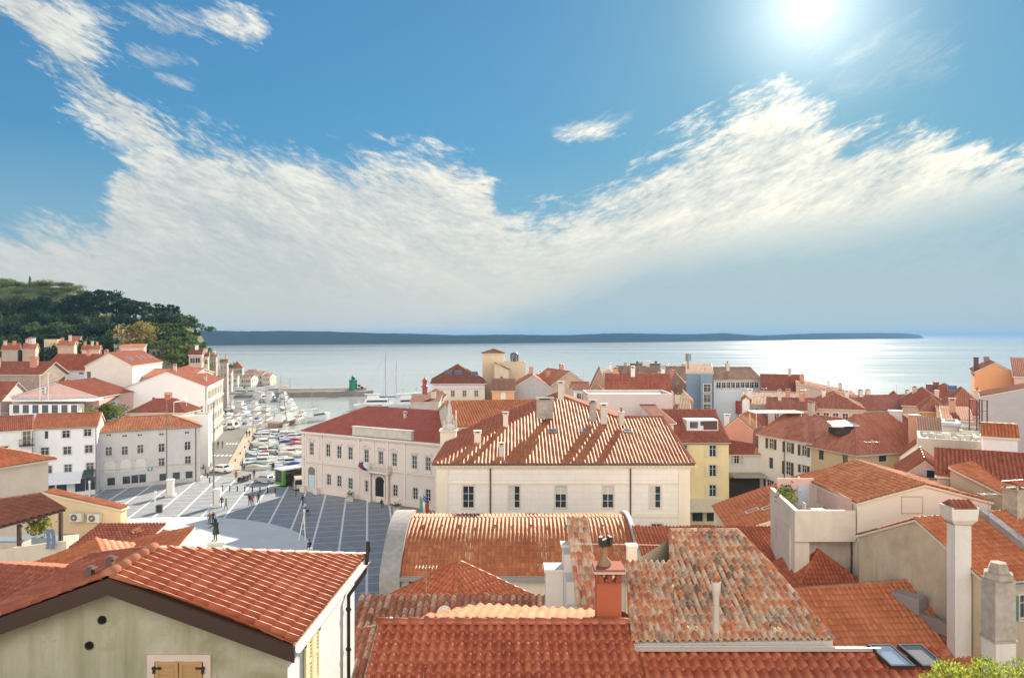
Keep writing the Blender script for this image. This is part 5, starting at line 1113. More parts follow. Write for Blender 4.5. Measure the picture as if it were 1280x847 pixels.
# white pair of gabled houses towards the harbour
G2 = House('white_gable_house', 'plain white windowless gable house in front of the harbour road, red tiles beyond', 'house', (-85.4, 163.2), (-69.2, 167.5), 30, 0, 14.3, roof='gy', rise=3.5, wall=plaster((.78, .76, .76), .25, (.6, .6, .6)), tile='dark', det=1, ov=.2)
G2.d = G2.d
G2.wpx('front', [(192, 499), (215, 499), (215, 505), (192, 481)], .7, .9, 'plain_dark'); G2.wpx('front', [(238, 512), (242, 512), (252, 511)], .6, 1.4, 'plain_dark')
G2.grid('right', 11, [-2.2, -5.2, -8.2, -11.2], .95, 1.7, ['sash', 'sash_brown'], 1.0)
G2.finish(); G2.pipe('front', 16.6)
G2.chimney(-78, 171, .7, .6, 1.2); G2.chimney(-73, 176, .6, .6, 1.0)
tr = MB()
for z in (14.1, 10.4, 3.6): tr.box(G2.P('right', 15, z, .12), (30, .3, .3), G2.fang('right'))
for k in range(12): tr.box(G2.P('right', .4+k*2.66, 7, .05), (.3, .14, 13.6), G2.fang('right'))
G2.part('stone_trim', tr, [plaster((.80, .70, .54), .3)])
G1 = House('big_gable_house', 'tall blank cream gable house on the slope with roof windows on its right', 'house', (-97.6, 169), (-87.8, 171), 26, 4, 18.9, roof='gy', rise=2.9, wall=plaster((.72, .68, .63), .25), tile='dark', det=1, ov=.2)
G1.wpx('front', [(103.5, 470, 'plain_dark'), (111, 470, 'plain_dark')], .9, 2.2); G1.finish()
for (y, w, h) in ((175, 2.6, 1.6), (183, 1.5, 1.2), (187, 1.5, 1.2), (192, 1.5, 1.2)): q_ = G1.cor[1]-G1.d*2.3+G1.inn*(y-169.5); G1.skylight(q_.x, q_.y, w, h, 0)
H = House('red_roof_house', 'low house with dark red roof and three roof windows behind the white gable', 'house', (-90.5, 178), (-78, 180), 22, 2, 15.8, roof='gx', rise=1.4, wall=OFFW, tile='dark', det=1); H.finish()
for k in range(3): H.skylight(-86+k*3.2, 181.3+k*.4, 1.6, 1.2, 0)
H = House('shadowed_balcony_house', 'small ochre house with two rows of dark balconies behind the orange roofs', 'house', (-96.5, 158), (-85.0, 158), 10, 2, 12.0, roof='hip', rise=2.0, wall=plaster((.55, .46, .30), .4), tile='brown', det=1)
for zz in (-1.6, -4.6):
    H.grid('front', 5, [zz], 1.0, 1.9, 'plain_dark', .8)
H.finish(); m = MB()
for zz in (9.2, 6.2): m.box(H.P('front', 5.7, zz, .5), (11.4, 1.0, .15), H.angle)
H.part('balcony', m, [plaster((.5, .42, .3), .4)])
# pink gable house, old stone house and the terraced white house at far left
H = House('pink_gable_house', 'pink gable house with white roof terrace and two air conditioners on its gable', 'house', (-101.5, 150), (-83.8, 150), 14, 0, 13.4, roof='gy', rise=2.9, wall=PINK, tile='dark', det=1, ov=.25, fascia=WHITE); H.finish(); H.ac('front', 6.8, 14.4); H.ac('front', 6.8, 15.1)
m = MB(); m.box((-91.5, 147.6, 13.0), (17.5, 4.5, .3)); m.box((-92.0, 146.3, 11.0), (13.5, 2.2, 2.6)); m.box((-88.5, 143, 10.0), (15.5, 7.5, .35)); m.box((-89, 143.6, 7), (14, 6.0, 6.0))
for x in (-97, -94.0, -90.5, -87, -84): m.box((x, 139.8, 8.0), (.35, .35, 4.0))
H.part('roof_terrace', m, [plaster((.80, .79, .77), .2)])
m = MB()
for k in range(9): m.poly([(-95+k*1.45, 140.55, 6.6), (-94.1+k*1.45, 140.55, 6.6), (-94.1+k*1.45, 140.55, 8.9), (-95+k*1.45, 140.55, 8.9)])
for k in range(7): m.poly([(-98+k*1.9, 145.18, 10.5), (-96.8+k*1.9, 145.18, 10.5), (-96.8+k*1.9, 145.18, 12.2), (-98+k*1.9, 145.18, 12.2)])
H.part('glazing', m, [glass((.08, .09, .11))]); H.railing([(-96, 139.5, 10.2), (-81.2, 139.5, 10.2), (-81.2, 146, 10.2)], 1.0, WHITE, .4); H.railing([(-100, 145.5, 13.1), (-83, 145.5, 13.1)], 1.0, WHITE, .4)
for x, h in ((-92.6, 5.0), (-91.0, 5.3)):
    m = MB(); m.tube((x, 145, 13.1), (x, 145, 13.1+h), .09, .07, 7); m.box((x, 145, 13.1+h), (.4, .4, .1)); H.part('flue', m, [WHITE])
H = House('old_stone_house', 'old house with bare grey stone side wall and twin chimneys, far left on the slope', 'house', (-120.5, 168), (-107.0, 168), 10, 4, 17.0, roof='gx', rise=2.6, wall=stone((.40, .33, .28), 1.6, .55), tile='dark', det=1, ov=.3)
H.wpx('front', [(7, 465, 'plain_dark'), (25, 453)], .8, 1.6); H.finish(); H.chimney(-118.5, 170, 1.4, .8, 2.2, RED and plaster((.5, .25, .17), .4)); H.chimney(-110.5, 171, 1.6, .8, 1.8, plaster((.5, .25, .17), .4))
H = House('dark_red_roof_house', 'house with plain dark red roof and brown garage opening, cut by the left frame edge', 'house', (-115, 148), (-102.4, 148), 10, 0, 12.6, roof='gx', rise=3.6, wall=plaster((.70, .58, .56), .3), tile='dark', det=1, ov=.25)
H.wpx('front', [(2, 484, 'plain_dark'), (9, 484, 'plain_dark')], .9, 1.3); H.wpx('front', [(4, 504, 'plain_closed_red')], 3.0, 3.0); H.finish(); H.chimney(-112.5, 150.4, 1.1, .8, 2.0, plaster((.35, .12, .08), .3)); H.dish((-107, 148, 16), (.3, -1, .3), .5)
H = House('long_red_roof_house', 'long white house with broad red roof below the wooded hill, left of the cream gable', 'house', (-117.0, 184), (-97.5, 184), 14, 6, 17.3, roof='gx', rise=3.6, wall=plaster((.70, .71, .76), .35), tile='red', det=1, ov=.4)
H.grid('front', 5, [-1.0], 1.2, .5, 'plain_dark', 1.2); H.grid('front', 5, [-3.6], 1.1, 2.0, 'sash_white', 1.2); H.finish()
for x in (-109, -104.5, -101): H.chimney(x, 190.4, .9, .6, 1.0, plaster((.55, .30, .2), .4))
H = House('pale_blue_annex', 'small pale blue house with brown roof under the cream gable', 'house', (-92.0, 152), (-83.5, 152), 5, 2, 11.8, roof='shed', rise=1.2, wall=PALEB, tile='brown', det=1, ov=.3); H.wpx('front', [(112, 492)], .9, 1.3); H.finish()
# roof and terrace just behind the grey corner house
H = House('red_hip_annex', 'small white annex with red hip roof in front of the white gable', 'house', (-75.5, 146), (-64.5, 146), 7, 0, 10.8, roof='hip', rise=2.2, wall=WHITEW, tile='dark', det=1); H.finish(); H.chimney(-69.5, 149.5, 1.2, .8, .8, plaster((.5, .16, .1), .3))
H = House('terrace_block', 'white block with roof terrace, pergola frame and potted plants before the white gable', 'house', (-66, 143), (-59.5, 145), 7, 0, 9.7, roof='flat', rise=.7, wall=WHITEW, det=1); H.finish()
m = MB()
for x, y in ((-65.6, 143.4), (-60, 145), (-65.6, 149), (-60.5, 150)): m.tube((x, y, 9.7), (x, y, 12.9), .06, .06, 6)
m.tube((-65.6, 143.4, 12.9), (-60, 145, 12.9), .05, .05, 5); m.tube((-60, 145, 12.9), (-60.5, 150, 12.9), .05, .05, 5); m.tube((-65.6, 143.4, 12.9), (-65.6, 149, 12.9), .05, .05, 5); H.part('pergola', m, [WHITE])
# lower houses at the left, nearer to the viewer
H = House('left_corner_house', 'cream rendered house with orange hip roof at the left frame edge above the dark pergola', 'house', (-49.2, 57.5), (-43.9, 70.0), 9, 0, 14.4, roof='hip', rise=1.7, wall=plaster((.70, .62, .54), .6, (.55, .45, .36), .5), tile='orange', det=2, ov=.5); H.wpx('front', [(30, 612, 'sash')], .9, 1.2) if False else None; H.finish()
H = House('wall_with_air_conditioners', 'low ochre house wall carrying two air conditioners, thin sloping row of tiles on top', 'house', (-36.6, 58.0), (-30.7, 58.0), .9, 2, 12.35, roof='shedl', rise=1.3, wall=plaster((.72, .58, .38), .3), tile='orange', det=2, ov=.15); H.finish(); H.ac('front', 2.6, 11.75); H.ac('front', 4.0, 11.7)
H = House('brown_roof_house', 'low house with dark brown-red roof below the two air conditioners', 'house', (-29.6, 48.5), (-25.2, 48.5), 5.0, 2, 11.45, roof='shed', rise=.85, wall=plaster((.72, .58, .40), .35), tile='dark', det=2, ov=.2); H.finish()
H = House('small_cream_house', 'small cream house end with curved pale pipe in front of the pale oval', 'house', (-26.7, 52.0), (-24.4, 52.0), 1.2, 2, 11.75, roof='shedl', rise=.45, wall=plaster((.74, .64, .48), .35), tile='orange', det=2, ov=.12); H.finish(); H.pipe('right', .4, mat=flat('pale_fascia', (.74, .66, .60), .6)); H.ac('front', .9, 11.2)
H = House('orange_gable_house', 'small gabled house with regular bright orange tile rows at the left', 'house', (-25.8, 39.6), (-23.6, 36.4), 6.2, 4, 13.6, roof='gx', rise=.9, wall=plaster((.66, .63, .6), .4), tile='orange', det=2, ov=.15, pitch=.3, style='roman'); H.finish()
H = House('red_shingle_house', 'low dark red roof below the orange gable, cut by the left frame edge', 'house', (-24.0, 29.5), (-18.6, 28.5), 6, 4, 15.0, roof='gx', rise=.9, wall=plaster((.6, .58, .56), .5), tile='dark', det=2, ov=.2); H.finish()
H = House('orange_shed_roof', 'sunlit orange roof of wavy tiles between the brown roof and the big gable house', 'house', (-22.4, 36.5), (-17.6, 37.5), 6.5, 4, 13.6, roof='shedr', rise=.9, wall=plaster((.6, .58, .56), .5), tile='orange', det=2, ov=.2, pitch=.3); H.finish()
# dark pergola with terrace
def pergola():
    z0 = 4; c = Vector((-33, 50, z0)); root = empty('terrace_pergola', c); tag(root, 'dark tiled pergola roof on black posts over terrace with plants, bottom left', 'pergola')
    pl = [Vector((-40, 48.2, 12.2)), Vector((-30.2, 50.4, 14.3)), Vector((-34.8, 54.6, 15.1)), Vector((-43, 53.5, 14.6))]
    pl = [Wp(-15, 662, 48), Wp(82, 636, 49.5), Wp(50, 617, 53), Wp(-20, 629, 53)]
    n = (pl[1]-pl[0]).cross(pl[2]-pl[0]).normalized(); pl[3].z = pl[0].z-(n.x*(pl[3].x-pl[0].x)+n.y*(pl[3].y-pl[0].y))/n.z
    rm = MB(); rm.sheet([v-Vector((0, 0, .012)) for v in pl], .12, 1); tile_plane(rm, pl, .25, .38, .05, .03, 6, 0); cap_run(rm, pl[3], pl[2], .1, .4, 2); cap_run(rm, pl[1], pl[2], .09, .4, 0)
    rm.build('roof', [tiles('brown'), WOODD, tiles('salmon')], root, origin=c)
    for px, py, pb in ((24, 655, 690), (76, 640, 682), (-20, 660, 700)):
        q = Wp(px, py, 48.8); b = Wp(px, pb, 48.8); m = MB(); m.box((q.x, q.y, (q.z+b.z)/2), (.2, .2, q.z-b.z)); m.build('post', WOODD, root, origin=c)
    m = MB(); a, b = Wp(-20, 690, 47.8), Wp(84, 664, 48.5); m.prism([(a.x, a.y), (b.x, b.y), (b.x-3, b.y+6.5), (a.x-1, a.y+7)], z0-3, 11.2)
    m.add([(a.x, a.y-.1, z0-3), (b.x, b.y-.1, z0-3), (b.x, b.y-.1, 12.5), (a.x, a.y-.1, 12.0), (a.x, a.y+.15, z0-3), (b.x, b.y+.15, z0-3), (b.x, b.y+.15, 12.5), (a.x, a.y+.15, 12.0)], [(0, 1, 2, 3), (7, 6, 5, 4), (3, 2, 6, 7), (1, 5, 6, 2)])
    m.build('terrace_wall', plaster((.68, .60, .50), .35), root, origin=c)
    m = MB(); q = Wp(8, 672, 50.5); m.box((q.x, q.y, q.z-.1), (3.0, 1.2, .1)); m.box((q.x+2.6, q.y+.3, q.z-.3), (1.6, .9, .7)); m.build('garden_table', flat('blue_grey_cloth', (.25, .33, .42), .8), root, origin=c)
    lf = MB(); rr = random.Random(5)
    for k in range(420): 
        g = rr.random(); q = Wp(48+rr.gauss(0, 7), 655+rr.gauss(0, 6), 49.6+rr.random()*1.5); d = Vector((rr.gauss(0, 1), rr.gauss(0, 1), rr.gauss(0, 1))).normalized()*.14; e = d.orthogonal().normalized()*.07; lf.add([q-d, q+e, q+d, q-e], [(0, 1, 2, 3)], 0, rr.random())
    o = lf.build('potted_shrub', leaf((.05, .09, .03), (.35, .36, .10))); tag(o, 'yellow-green potted shrub under the dark pergola', 'plant')
    tw = MB(); q = Wp(58, 660, 48.1)
    for s in range(2): tw.add([(q.x+s*.32+.08*math.sin(z*3)+(.26 if e else 0), q.y-.12-.03*math.cos(z*5), q.z-z*1.3) for z in np.linspace(0, 1, 7) for e in (0, 1)], [(2*i, 2*i+1, 2*i+3, 2*i+2) for i in range(6)])
    o = tw.build('hanging_towel', flat('blue_towel', (.16, .22, .34), .9)); tag(o, 'pair of blue-grey towels hanging over the terrace wall under the pergola', 'towel')
pergola()
# ================================================================== EAST OF THE HALL
H = px_house('yellow_house', 'yellow four-storey house with plum roof, rooftop recess and cafe awning', (842, 552), (911, 552), 11.35, 15, 0, roof='gx', rise=3.6, wall=YELL, tile='dark', det=1, ov=.25)
H.wpx('front', [(855, 563, 'sash_cream'), (891, 563.5, 'sash_cream'), (891, 588, 'sash_cream'), (891, 613, 'sash_cream'), (856, 588, 'sash_cream')], .95, 1.6, name='window'); H.wpx('front', [(872, 640, 'plain_dark'), (890, 640, 'plain_dark')], 1.5, 2.6)
H.finish(); H.gutter(); m = MB(); Yf = H.cor[0].y
p = [H.P('front', .4, 3.6, .03), H.P('front', H.L-.6, 3.6, .03), H.P('front', H.L-.6, 2.9, 2.2), H.P('front', .4, 2.9, 2.2)]; m.sheet(p, .06); m.box((p[2]+p[3])/2-Vector((0, 0, .3)), (H.L-1, .05, .7), 0); H.part('awning', m, [flat('cream_canvas', (.74, .68, .52), .8)])
q0, q1 = Wp(857, 537, 104), Wp(896, 537, 104); zr = H.roof_z(q0.x+1, 104); m = MB(); m.box(((q0.x+q1.x)/2, 104.6, zr+.55), (q1.x-q0.x, 2.6, 1.5)); H.part('dormer', m, [plaster((.7, .7, .72), .3)])
m = MB(); m.box((q0.x+1.0, 103.28, zr+.6), (1.1, .04, .9), 0, 0); m.box((q0.x+2.4, 103.28, zr+.8), (1.0, .04, .6), 0, 0); m.box((q1.x-1.1, 103.27, zr+.55), (1.9, .05, 1.2), 0, 1); m.build('dormer_window', [glass(), SHUT['brown']], H.root, origin=wl(H.root))
H = House('pink_wall_house', 'low flat pinkish blind wall building behind the right ridge of the town hall', 'building', (Wp(735, 0, 112).x, 112), (Wp(841, 0, 112).x, 112), 8, 0, 26-(496-H0)*112/F, roof='flat', rise=.3, wall=plaster((.64, .55, .54), .3), det=1); H.finish()
H = House('side_wall_house', 'narrow white house end right of the town hall roof', 'house', (Wp(826, 0, 96).x, 96), (Wp(842, 0, 96).x, 96), 14, 0, 26-(528-H0)*96/F, roof='shed', rise=1.0, wall=plaster((.74, .69, .62), .3), tile='dark', det=1); H.finish()
H = House('salmon_gable_house', 'salmon pink gable house between the yellow house and the white shuttered one', 'house', (Wp(905, 0, 118).x, 118), (Wp(941, 0, 116).x, 116), 10, 0, 26-(536-H0)*117/F, roof='gy', rise=1.9, wall=SALM, tile='orange', det=1, ov=.1); H.finish(); H.chimney(H.cor[0].x+.8, 119, .8, .7, 1.6, WHITEW, 'slab')
H = House('alley_house', 'low white house with short red roof over the dark alley beside the yellow house', 'house', (Wp(909, 0, 112).x, 112), (Wp(950, 0, 112).x, 112), 7, 0, 26-(567-H0)*112/F, roof='shed', rise=1.6, wall=plaster((.66, .64, .62), .35), tile='dark', det=1)
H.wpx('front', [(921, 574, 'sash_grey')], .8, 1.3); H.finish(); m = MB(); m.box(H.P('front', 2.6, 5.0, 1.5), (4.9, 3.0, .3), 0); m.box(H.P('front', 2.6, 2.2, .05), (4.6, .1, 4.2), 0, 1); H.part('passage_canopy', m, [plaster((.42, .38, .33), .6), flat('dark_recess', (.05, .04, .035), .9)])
# white shuttered house + tan house under one large roof
A0, B0 = Gp(948, 541.5, 11), Gp(1014, 552.5, 11)
H = House('white_shutter_house', 'white house with brown window shutters left of the tan house', 'house', A0, B0, 12, 0, 11, roof='gx', rise=3.0, wall=plaster((.78, .77, .75), .3), tile='dusty', det=1, ov=.3)
H.wpx('front', [(964, 554.5, 'sash_brown'), (985.5, 559, 'sash_brown'), (1005, 563, 'sash_brown')], .95, 1.5); H.wpx('front', [(963.5, 578.5, 'plain_dark')], .9, 1.7); H.wpx('front', [(985, 585, 'sash_brown')], .95, 1.9); H.wpx('front', [(1005, 586, 'sash_brown'), (961, 604, 'sash_brown')], .9, 1.1); H.finish(); H.pipe('front', H.flen('front')*.52)
q = Wp(972, 527, 112); m = MB()   # roof terrace canopy
m.box((q.x, 113, 14.2), (7.5, 3.4, .14)); 
for dx in (-3.4, 3.4):
    for dy in (-1.5, 1.5): m.tube((q.x+dx, 113+dy, 12.0), (q.x+dx, 113+dy, 14.2), .07, .07, 6)
H.part('terrace_canopy', m, [plaster((.78, .74, .70), .2)]); H.chimney(q.x+4.5, 110.5, .8, .6, 1.6)
A1, B1 = B0+Vector((.02, -.05, 0)), Gp(1071, 563, 11)
TN = House('tan_corner_house', 'tan stone house with large hip roof, white ridge line and opened roof hatch', 'house', A1, B1, 15.5, 0, 10.9, roof='pyr', rise=4.2, wall=plaster((.66, .50, .32), .5, (.48, .36, .24)), tile='dusty', det=1, ov=.45)
TN.wpx('front', [(1026, 568, 'plain_dark'), (1056, 573, 'plain_dark')], 1.0, 1.5); TN.wpx('right', [(1104, 573, 'plain_dark')], 1.5, .9); TN.finish(); TN.gutter(mat=flat('cream_gutter', (.74, .66, .50), .5)); m = MB(); c = Wp(1052, 533, 100); zr = 13.2
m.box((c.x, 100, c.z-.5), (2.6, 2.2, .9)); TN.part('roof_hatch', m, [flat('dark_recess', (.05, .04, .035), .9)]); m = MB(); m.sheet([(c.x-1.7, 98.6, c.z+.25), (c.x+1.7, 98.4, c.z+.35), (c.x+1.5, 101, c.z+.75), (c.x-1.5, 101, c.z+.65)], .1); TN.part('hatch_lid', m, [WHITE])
# skylight roof
H = House('skylight_house', 'orange roofed house with twin pale skylights between terrace house and alley', 'house', (18.9, 63.5), (27.5, 62.5), 10.0, 0, 9.0, roof='shedr', rise=3.3, wall=CREAM, tile='orange', det=2, ov=.2, pitch=.28); H.finish()
H.skylight(21.8, 67.0, .75, 1.1); H.skylight(23.0, 66.2, .75, 1.1)
H = House('row_house', 'low house with smooth red tile strip between the barrel hall and the terrace house', 'house', (10.2, 55.2), (22.6, 55.2), 6.0, 0, 26-286*55.2/F, roof='shed', rise=1.15, wall=CREAM, tile='red', det=2, ov=.3, pitch=.28); H.finish(); m = MB(); m.sheet([(22.7, 54.9, 9.2), (23.2, 54.9, 9.2), (23.0, 61.4, 10.6), (22.5, 61.4, 10.6)], .5); H.part('lead_flashing', m, [ZINC])
H = House('hip_annex', 'small red hip roof in the yard under the terrace house', 'house', (18.6, 48.5), (23.6, 48.5), 5.5, 0, 9.2, roof='pyr', rise=1.9, wall=TAN, tile='red', det=2, ov=.2); H.finish()
# terrace house with white gable
def terrace_house():
    H = House('terrace_house', 'white gable house with walled roof terrace and potted plants on its left', 'house', (23.35, 50), (32.6, 50.3), 9.2, 0, 14.65, roof='gy', rise=1.2, wall=plaster((.76, .69, .59), .25, (.6, .5, .4)), tile='hall', det=2, ov=.12, pitch=.3)
    H.win('left', 4.6, 13.2, 1.1, 2.0, 'sash')
    H.wpx('front', [(1140, 631, 'plain_closed_grey')], 1.15, .85); H.finish()
    f = MB(); a, _ = H.at_px('front', 1140, 631); zz = CZ-(631-H0)*50/F
    for (du, dz, w, h) in ((-.72, 0, .06, 1.15), (.72, 0, .06, 1.15), (0, .56, 1.5, .06), (0, -.56, 1.5, .06)): f.box(H.P('front', a+du, zz+dz, .02), (w, .05, h), H.angle)
    H.part('window_surround', f, [plaster((.58, .50, .42), .3)])
    H.antenna(27.5, 56.5, 2.2); zt = 14.1; m = MB(); A, B, C_, D = (19.15, 50.0), (23.3, 50.0), (23.3, 58.5), (20.1, 57.6); m.prism([(A[0]+.06, A[1]+.06), (B[0]-.06, B[1]+.06), (C_[0]-.06, C_[1]-.06), (D[0]+.06, D[1]-.06)], 12.55, 12.9)
    def par(a, b, z0=12.0, t=.3):
        a, b = Vector((a[0], a[1], 0)), Vector((b[0], b[1], 0)); d = (b-a).normalized(); n = Vector((-d.y, d.x, 0)); m.prism([(p.x, p.y) for p in (a, b, b+n*t, a+n*t)], z0, zt)
    par(A, (B[0]-.05, B[1])); par(D, (A[0], A[1]+.3)); m.prism([(A[0]+.02, A[1]+1.1), (A[0]+.9, A[1]+.9), (B[0], B[1]+1.6), (C_[0], C_[1]), (D[0]+.05, D[1])], -1, 12.6)
    m.prism([(19.2, 50.2), (20.2, 50.2), (20.3, 51.2), (19.3, 51.2)], -1, 12.4)
    H.part('roof_terrace', m, [plaster((.76, .67, .58), .6, (.52, .40, .32), .5)])
    w = MB(); w.box((21.8, 56.9, 13.9), (2.8, .15, 2.1)); w.box((23.2, 54, 14.0), (.1, 7, 1.5)); H.part('terrace_back_wall', w, [PINK])
    g = MB(); g.box((22.4, 56.78, 13.6), (.9, .08, 1.7)); H.part('glazed_door', g, [flat('curtain_door', (.55, .62, .70), .3)])
    s = MB(); s.box((21.0, 50.9, 9.4), (.7, .06, .8)); H.part('shutter', s, [CREAMF]); H.pipe('left', 8.6)
    for i, (x, y, n, col) in enumerate(((20.5, 55.4, 200, ((.05, .10, .02), (.30, .38, .06))), (20.9, 56.4, 200, ((.03, .07, .02), (.12, .20, .04))), (20.3, 54.3, 140, ((.10, .14, .03), (.42, .45, .12))))):
        pt = empty('potted_plant', (x, y, 12.9)); tag(pt, ['leafy yellow-green potted plant in the middle of the roof terrace', 'tall dark green potted plant at the back of the roof terrace', 'pale trailing potted plant nearest on the roof terrace'][i], 'plant', 'plants on the roof terrace')
        p = MB(); p.lathe((x, y, 12.9), [(.18, 0), (.27, .4), (.29, .42)], 12); p.build('pot', flat('terracotta_pot', (.40, .16, .09), .7), pt, origin=(x, y, 12.9)); lf = MB(); rr = random.Random(i)
        for k in range(n): q = Vector((x+rr.gauss(0, .28), y+rr.gauss(0, .28), 13.9+rr.gauss(0, .32))); d = Vector((rr.gauss(0, 1), rr.gauss(0, 1), rr.gauss(0, 1))).normalized()*.12; e = d.orthogonal().normalized()*.06; lf.add([q-d, q+e, q+d, q-e], [(0, 1, 2, 3)], 0, rr.random())
        lf.build('foliage', leaf(*col), pt, origin=(x, y, 12.9))
    t = empty('garden_table', (21.9, 52.2, 12.9)); tag(t, 'white garden table on the roof terrace', 'table'); m = MB(); m.box((21.9, 52.2, 13.62), (1.3, .8, .05)); m.build('table_top', WHITE, t, origin=(21.9, 52.2, 12.9))
    for ex in (-1, 1):
        for ey in (-1, 1): m = MB(); m.tube((21.9+ex*.55, 52.2+ey*.32, 12.9), (21.9+ex*.55, 52.2+ey*.32, 13.6), .025, .025, 6); m.build('leg', WHITE, t, origin=(21.9, 52.2, 12.9))
    for i, x in enumerate((20.9, 22.9)):
        t = empty('garden_chair', (x, 52.3, 12.9)); tag(t, ['pale pink chair left of the white terrace table', 'pale pink chair right of the white terrace table'][i], 'chair', 'terrace chairs')
        pk = flat('pink_cloth', (.72, .52, .48), .8); m = MB(); m.box((x, 52.3, 13.35), (.5, .5, .06)); m.build('seat', pk, t, origin=(x, 52.3, 12.9)); m = MB(); m.box((x+(-.24 if i == 0 else .24), 52.3, 13.75), (.05, .5, .75)); m.build('backrest', pk, t, origin=(x, 52.3, 12.9))
        for ex in (-1, 1):
            for ey in (-1, 1): m = MB(); m.tube((x+ex*.22, 52.3+ey*.22, 12.9), (x+ex*.22, 52.3+ey*.22, 13.33), .02, .02, 6); m.build('leg', WHITE, t, origin=(x, 52.3, 12.9))
terrace_house()
# tan house with rough gable wall, orange roof falling right
H17 = House('tan_gable_house', 'house with rough tan gable wall and orange tile roof sloping towards the viewer', 'house', (25.3, 39.3), (37.5, 42.6), 9.6, 0, 12.85, roof='gx', rise=2.2, wall=plaster((.66, .53, .38), .9, (.40, .33, .25), .55), tile='orange', det=2, ov=.15, pitch=.3); H17.win('front', 2.6, 11.3, .9, 1.3, 'sash_green'); H17.finish()
H17.chimney(31.2, 45.6, 1.25, 1.0, 1.5, stone((.56, .48, .38), 2.2), 'tile'); H17.chimney(33.2, 45.9, .9, .9, 1.3, stone((.50, .40, .34), 2.2), 'tile')
H17.antenna(28.5, 44.2, 2.0); m = MB(); a, b = H17.P('front', 4.4, 13.0, .1), H17.P('back', H17.L-4.4, 15.3, -4.6); m.sheet([a+Vector((0, 0, .35)), a+Vector((.5, .13, .35)), b+Vector((.5, .13, .3)), b+Vector((0, 0, .3))], .5); H17.part('parapet', m, [stone((.46, .42, .40), 1.8)])
m = MB(); a = H17.P('front', -.1, 12.65, .25); b = H17.P('front', 2.2, 12.65, .25); m.box((a+b)/2, ((b-a).length, .35, .14), H17.angle); H17.part('eave_board', m, [ZINC])
def tall_chimney():
    x, y = (1196-CX)/F*40.6, 40.4; c = Vector((x, y, 8)); root = empty('tall_white_chimney', c); tag(root, 'tall slim white chimney with wide tiled head against the tan gable wall', 'chimney')
    zt = CZ-(653-H0)*y/F; m = MB(); m.box((x, y, (6+zt)/2), (.98, .62, zt-6), .15); m.build('shaft', plaster((.78, .74, .70), .5, None, .6), root, origin=c)
    m = MB(); zc = zt; m.add([(x+sx*w, y+sy*w*.8, z) for z, w in ((zc, .5), (zc+.25, .68), (zc+.95, .75)) for sx, sy in ((-1, -1), (1, -1), (1, 1), (-1, 1))], [(i*4+k, i*4+(k+1) % 4, (i+1)*4+(k+1) % 4, (i+1)*4+k) for i in (0, 1) for k in range(4)]+[(8, 9, 10, 11)]); m.box((x, y, zc+.04), (1.1, .8, .12), 0, 1)
    m.build('head', [plaster((.76, .70, .64), .3), plaster((.40, .22, .15), .5)], root, origin=c); m = MB()
    for k in range(5): m.tube((x-.5+k*.25, y-.6, zc+.88), (x-.5+k*.25, y, zc+1.18), .14, .13, 8, 0, R.random()); m.tube((x-.5+k*.25, y+.6, zc+.88), (x-.5+k*.25, y, zc+1.18), .14, .13, 8, 0, R.random())
    m.build('tiled_cap', tiles('dark'), root, origin=c); m = MB(); m.tube((x+.56, y-.2, 8), (x+.56, y-.2, zt-3), .03, .03, 6); m.build('pipe', GREYM, root, origin=c)
tall_chimney()
def stone_chimney():
    x, y = (1248-CX)/F*33, 33; z0 = 6; c = Vector((x, y, z0)); root = empty('stone_chimney', c); tag(root, 'massive weathered grey stone chimney on white plinth, bottom right above the shrub', 'chimney')
    m = MB(); zt = CZ-(722-H0)*y/F; zb = CZ-(797-H0)*y/F; m.box((x, y, (zt+zb)/2), (.98, .85, zt-zb), .1); m.box((x, y, zb), (1.1, .98, .1), .1); m.build('shaft', stone((.50, .45, .41), 2.5, .6), root, origin=c)
    m = MB(); m.box((x, y, (z0+zb)/2), (.95, .9, zb-z0), .1); m.build('plinth', plaster((.76, .72, .68), .4), root, origin=c)
    m = MB(); m.lathe((x, y, zt), [(.0, .72), (.34, .70), (.42, .5), (.46, .32), (.62, .26), (.64, .04), (.56, -.05)][::-1], 6, smooth=False); m.build('head', stone((.46, .40, .34), 3.0, .55), root, origin=c)
stone_chimney()
H = px_house('low_orange_roof_house', 'low house with bright orange tile roof ending against the tan gable wall', (990, 815), (1150, 815), 8.6, 7, 0, roof=None, wall=TAN, det=2)
H.finish(); e = [Vector((12.5, 37.6, 7.5)), Vector((26.3, 38.6, 7.5)), Vector((24.1, 44.7, 10.8)), Vector((13.6, 43.4, 10.8))]; nrm = (e[1]-e[0]).cross(e[3]-e[0]).normalized(); e[2].z = e[0].z-(nrm.x*(e[2].x-e[0].x)+nrm.y*(e[2].y-e[0].y))/nrm.z
rm = MB(); rm.sheet([v-Vector((0, 0, .012)) for v in e], .14, 1); tile_plane(rm, e, .3, .42, .06, .035, 8, 0, 'coppi'); cap_run(rm, e[3], e[2], .13, .42, 2); H.planes = [e]; H.part('roof', rm, [tiles('orange'), CREAMF, tiles('salmon')]); m = MB(); m.box((23.2, 43.2, 10.4), (.9, 1.6, .9), .6); m.box((23.7, 42.0, 9.7), (.3, 2.8, .7), .33); H.part('lead_flashing', m, [ZINC])
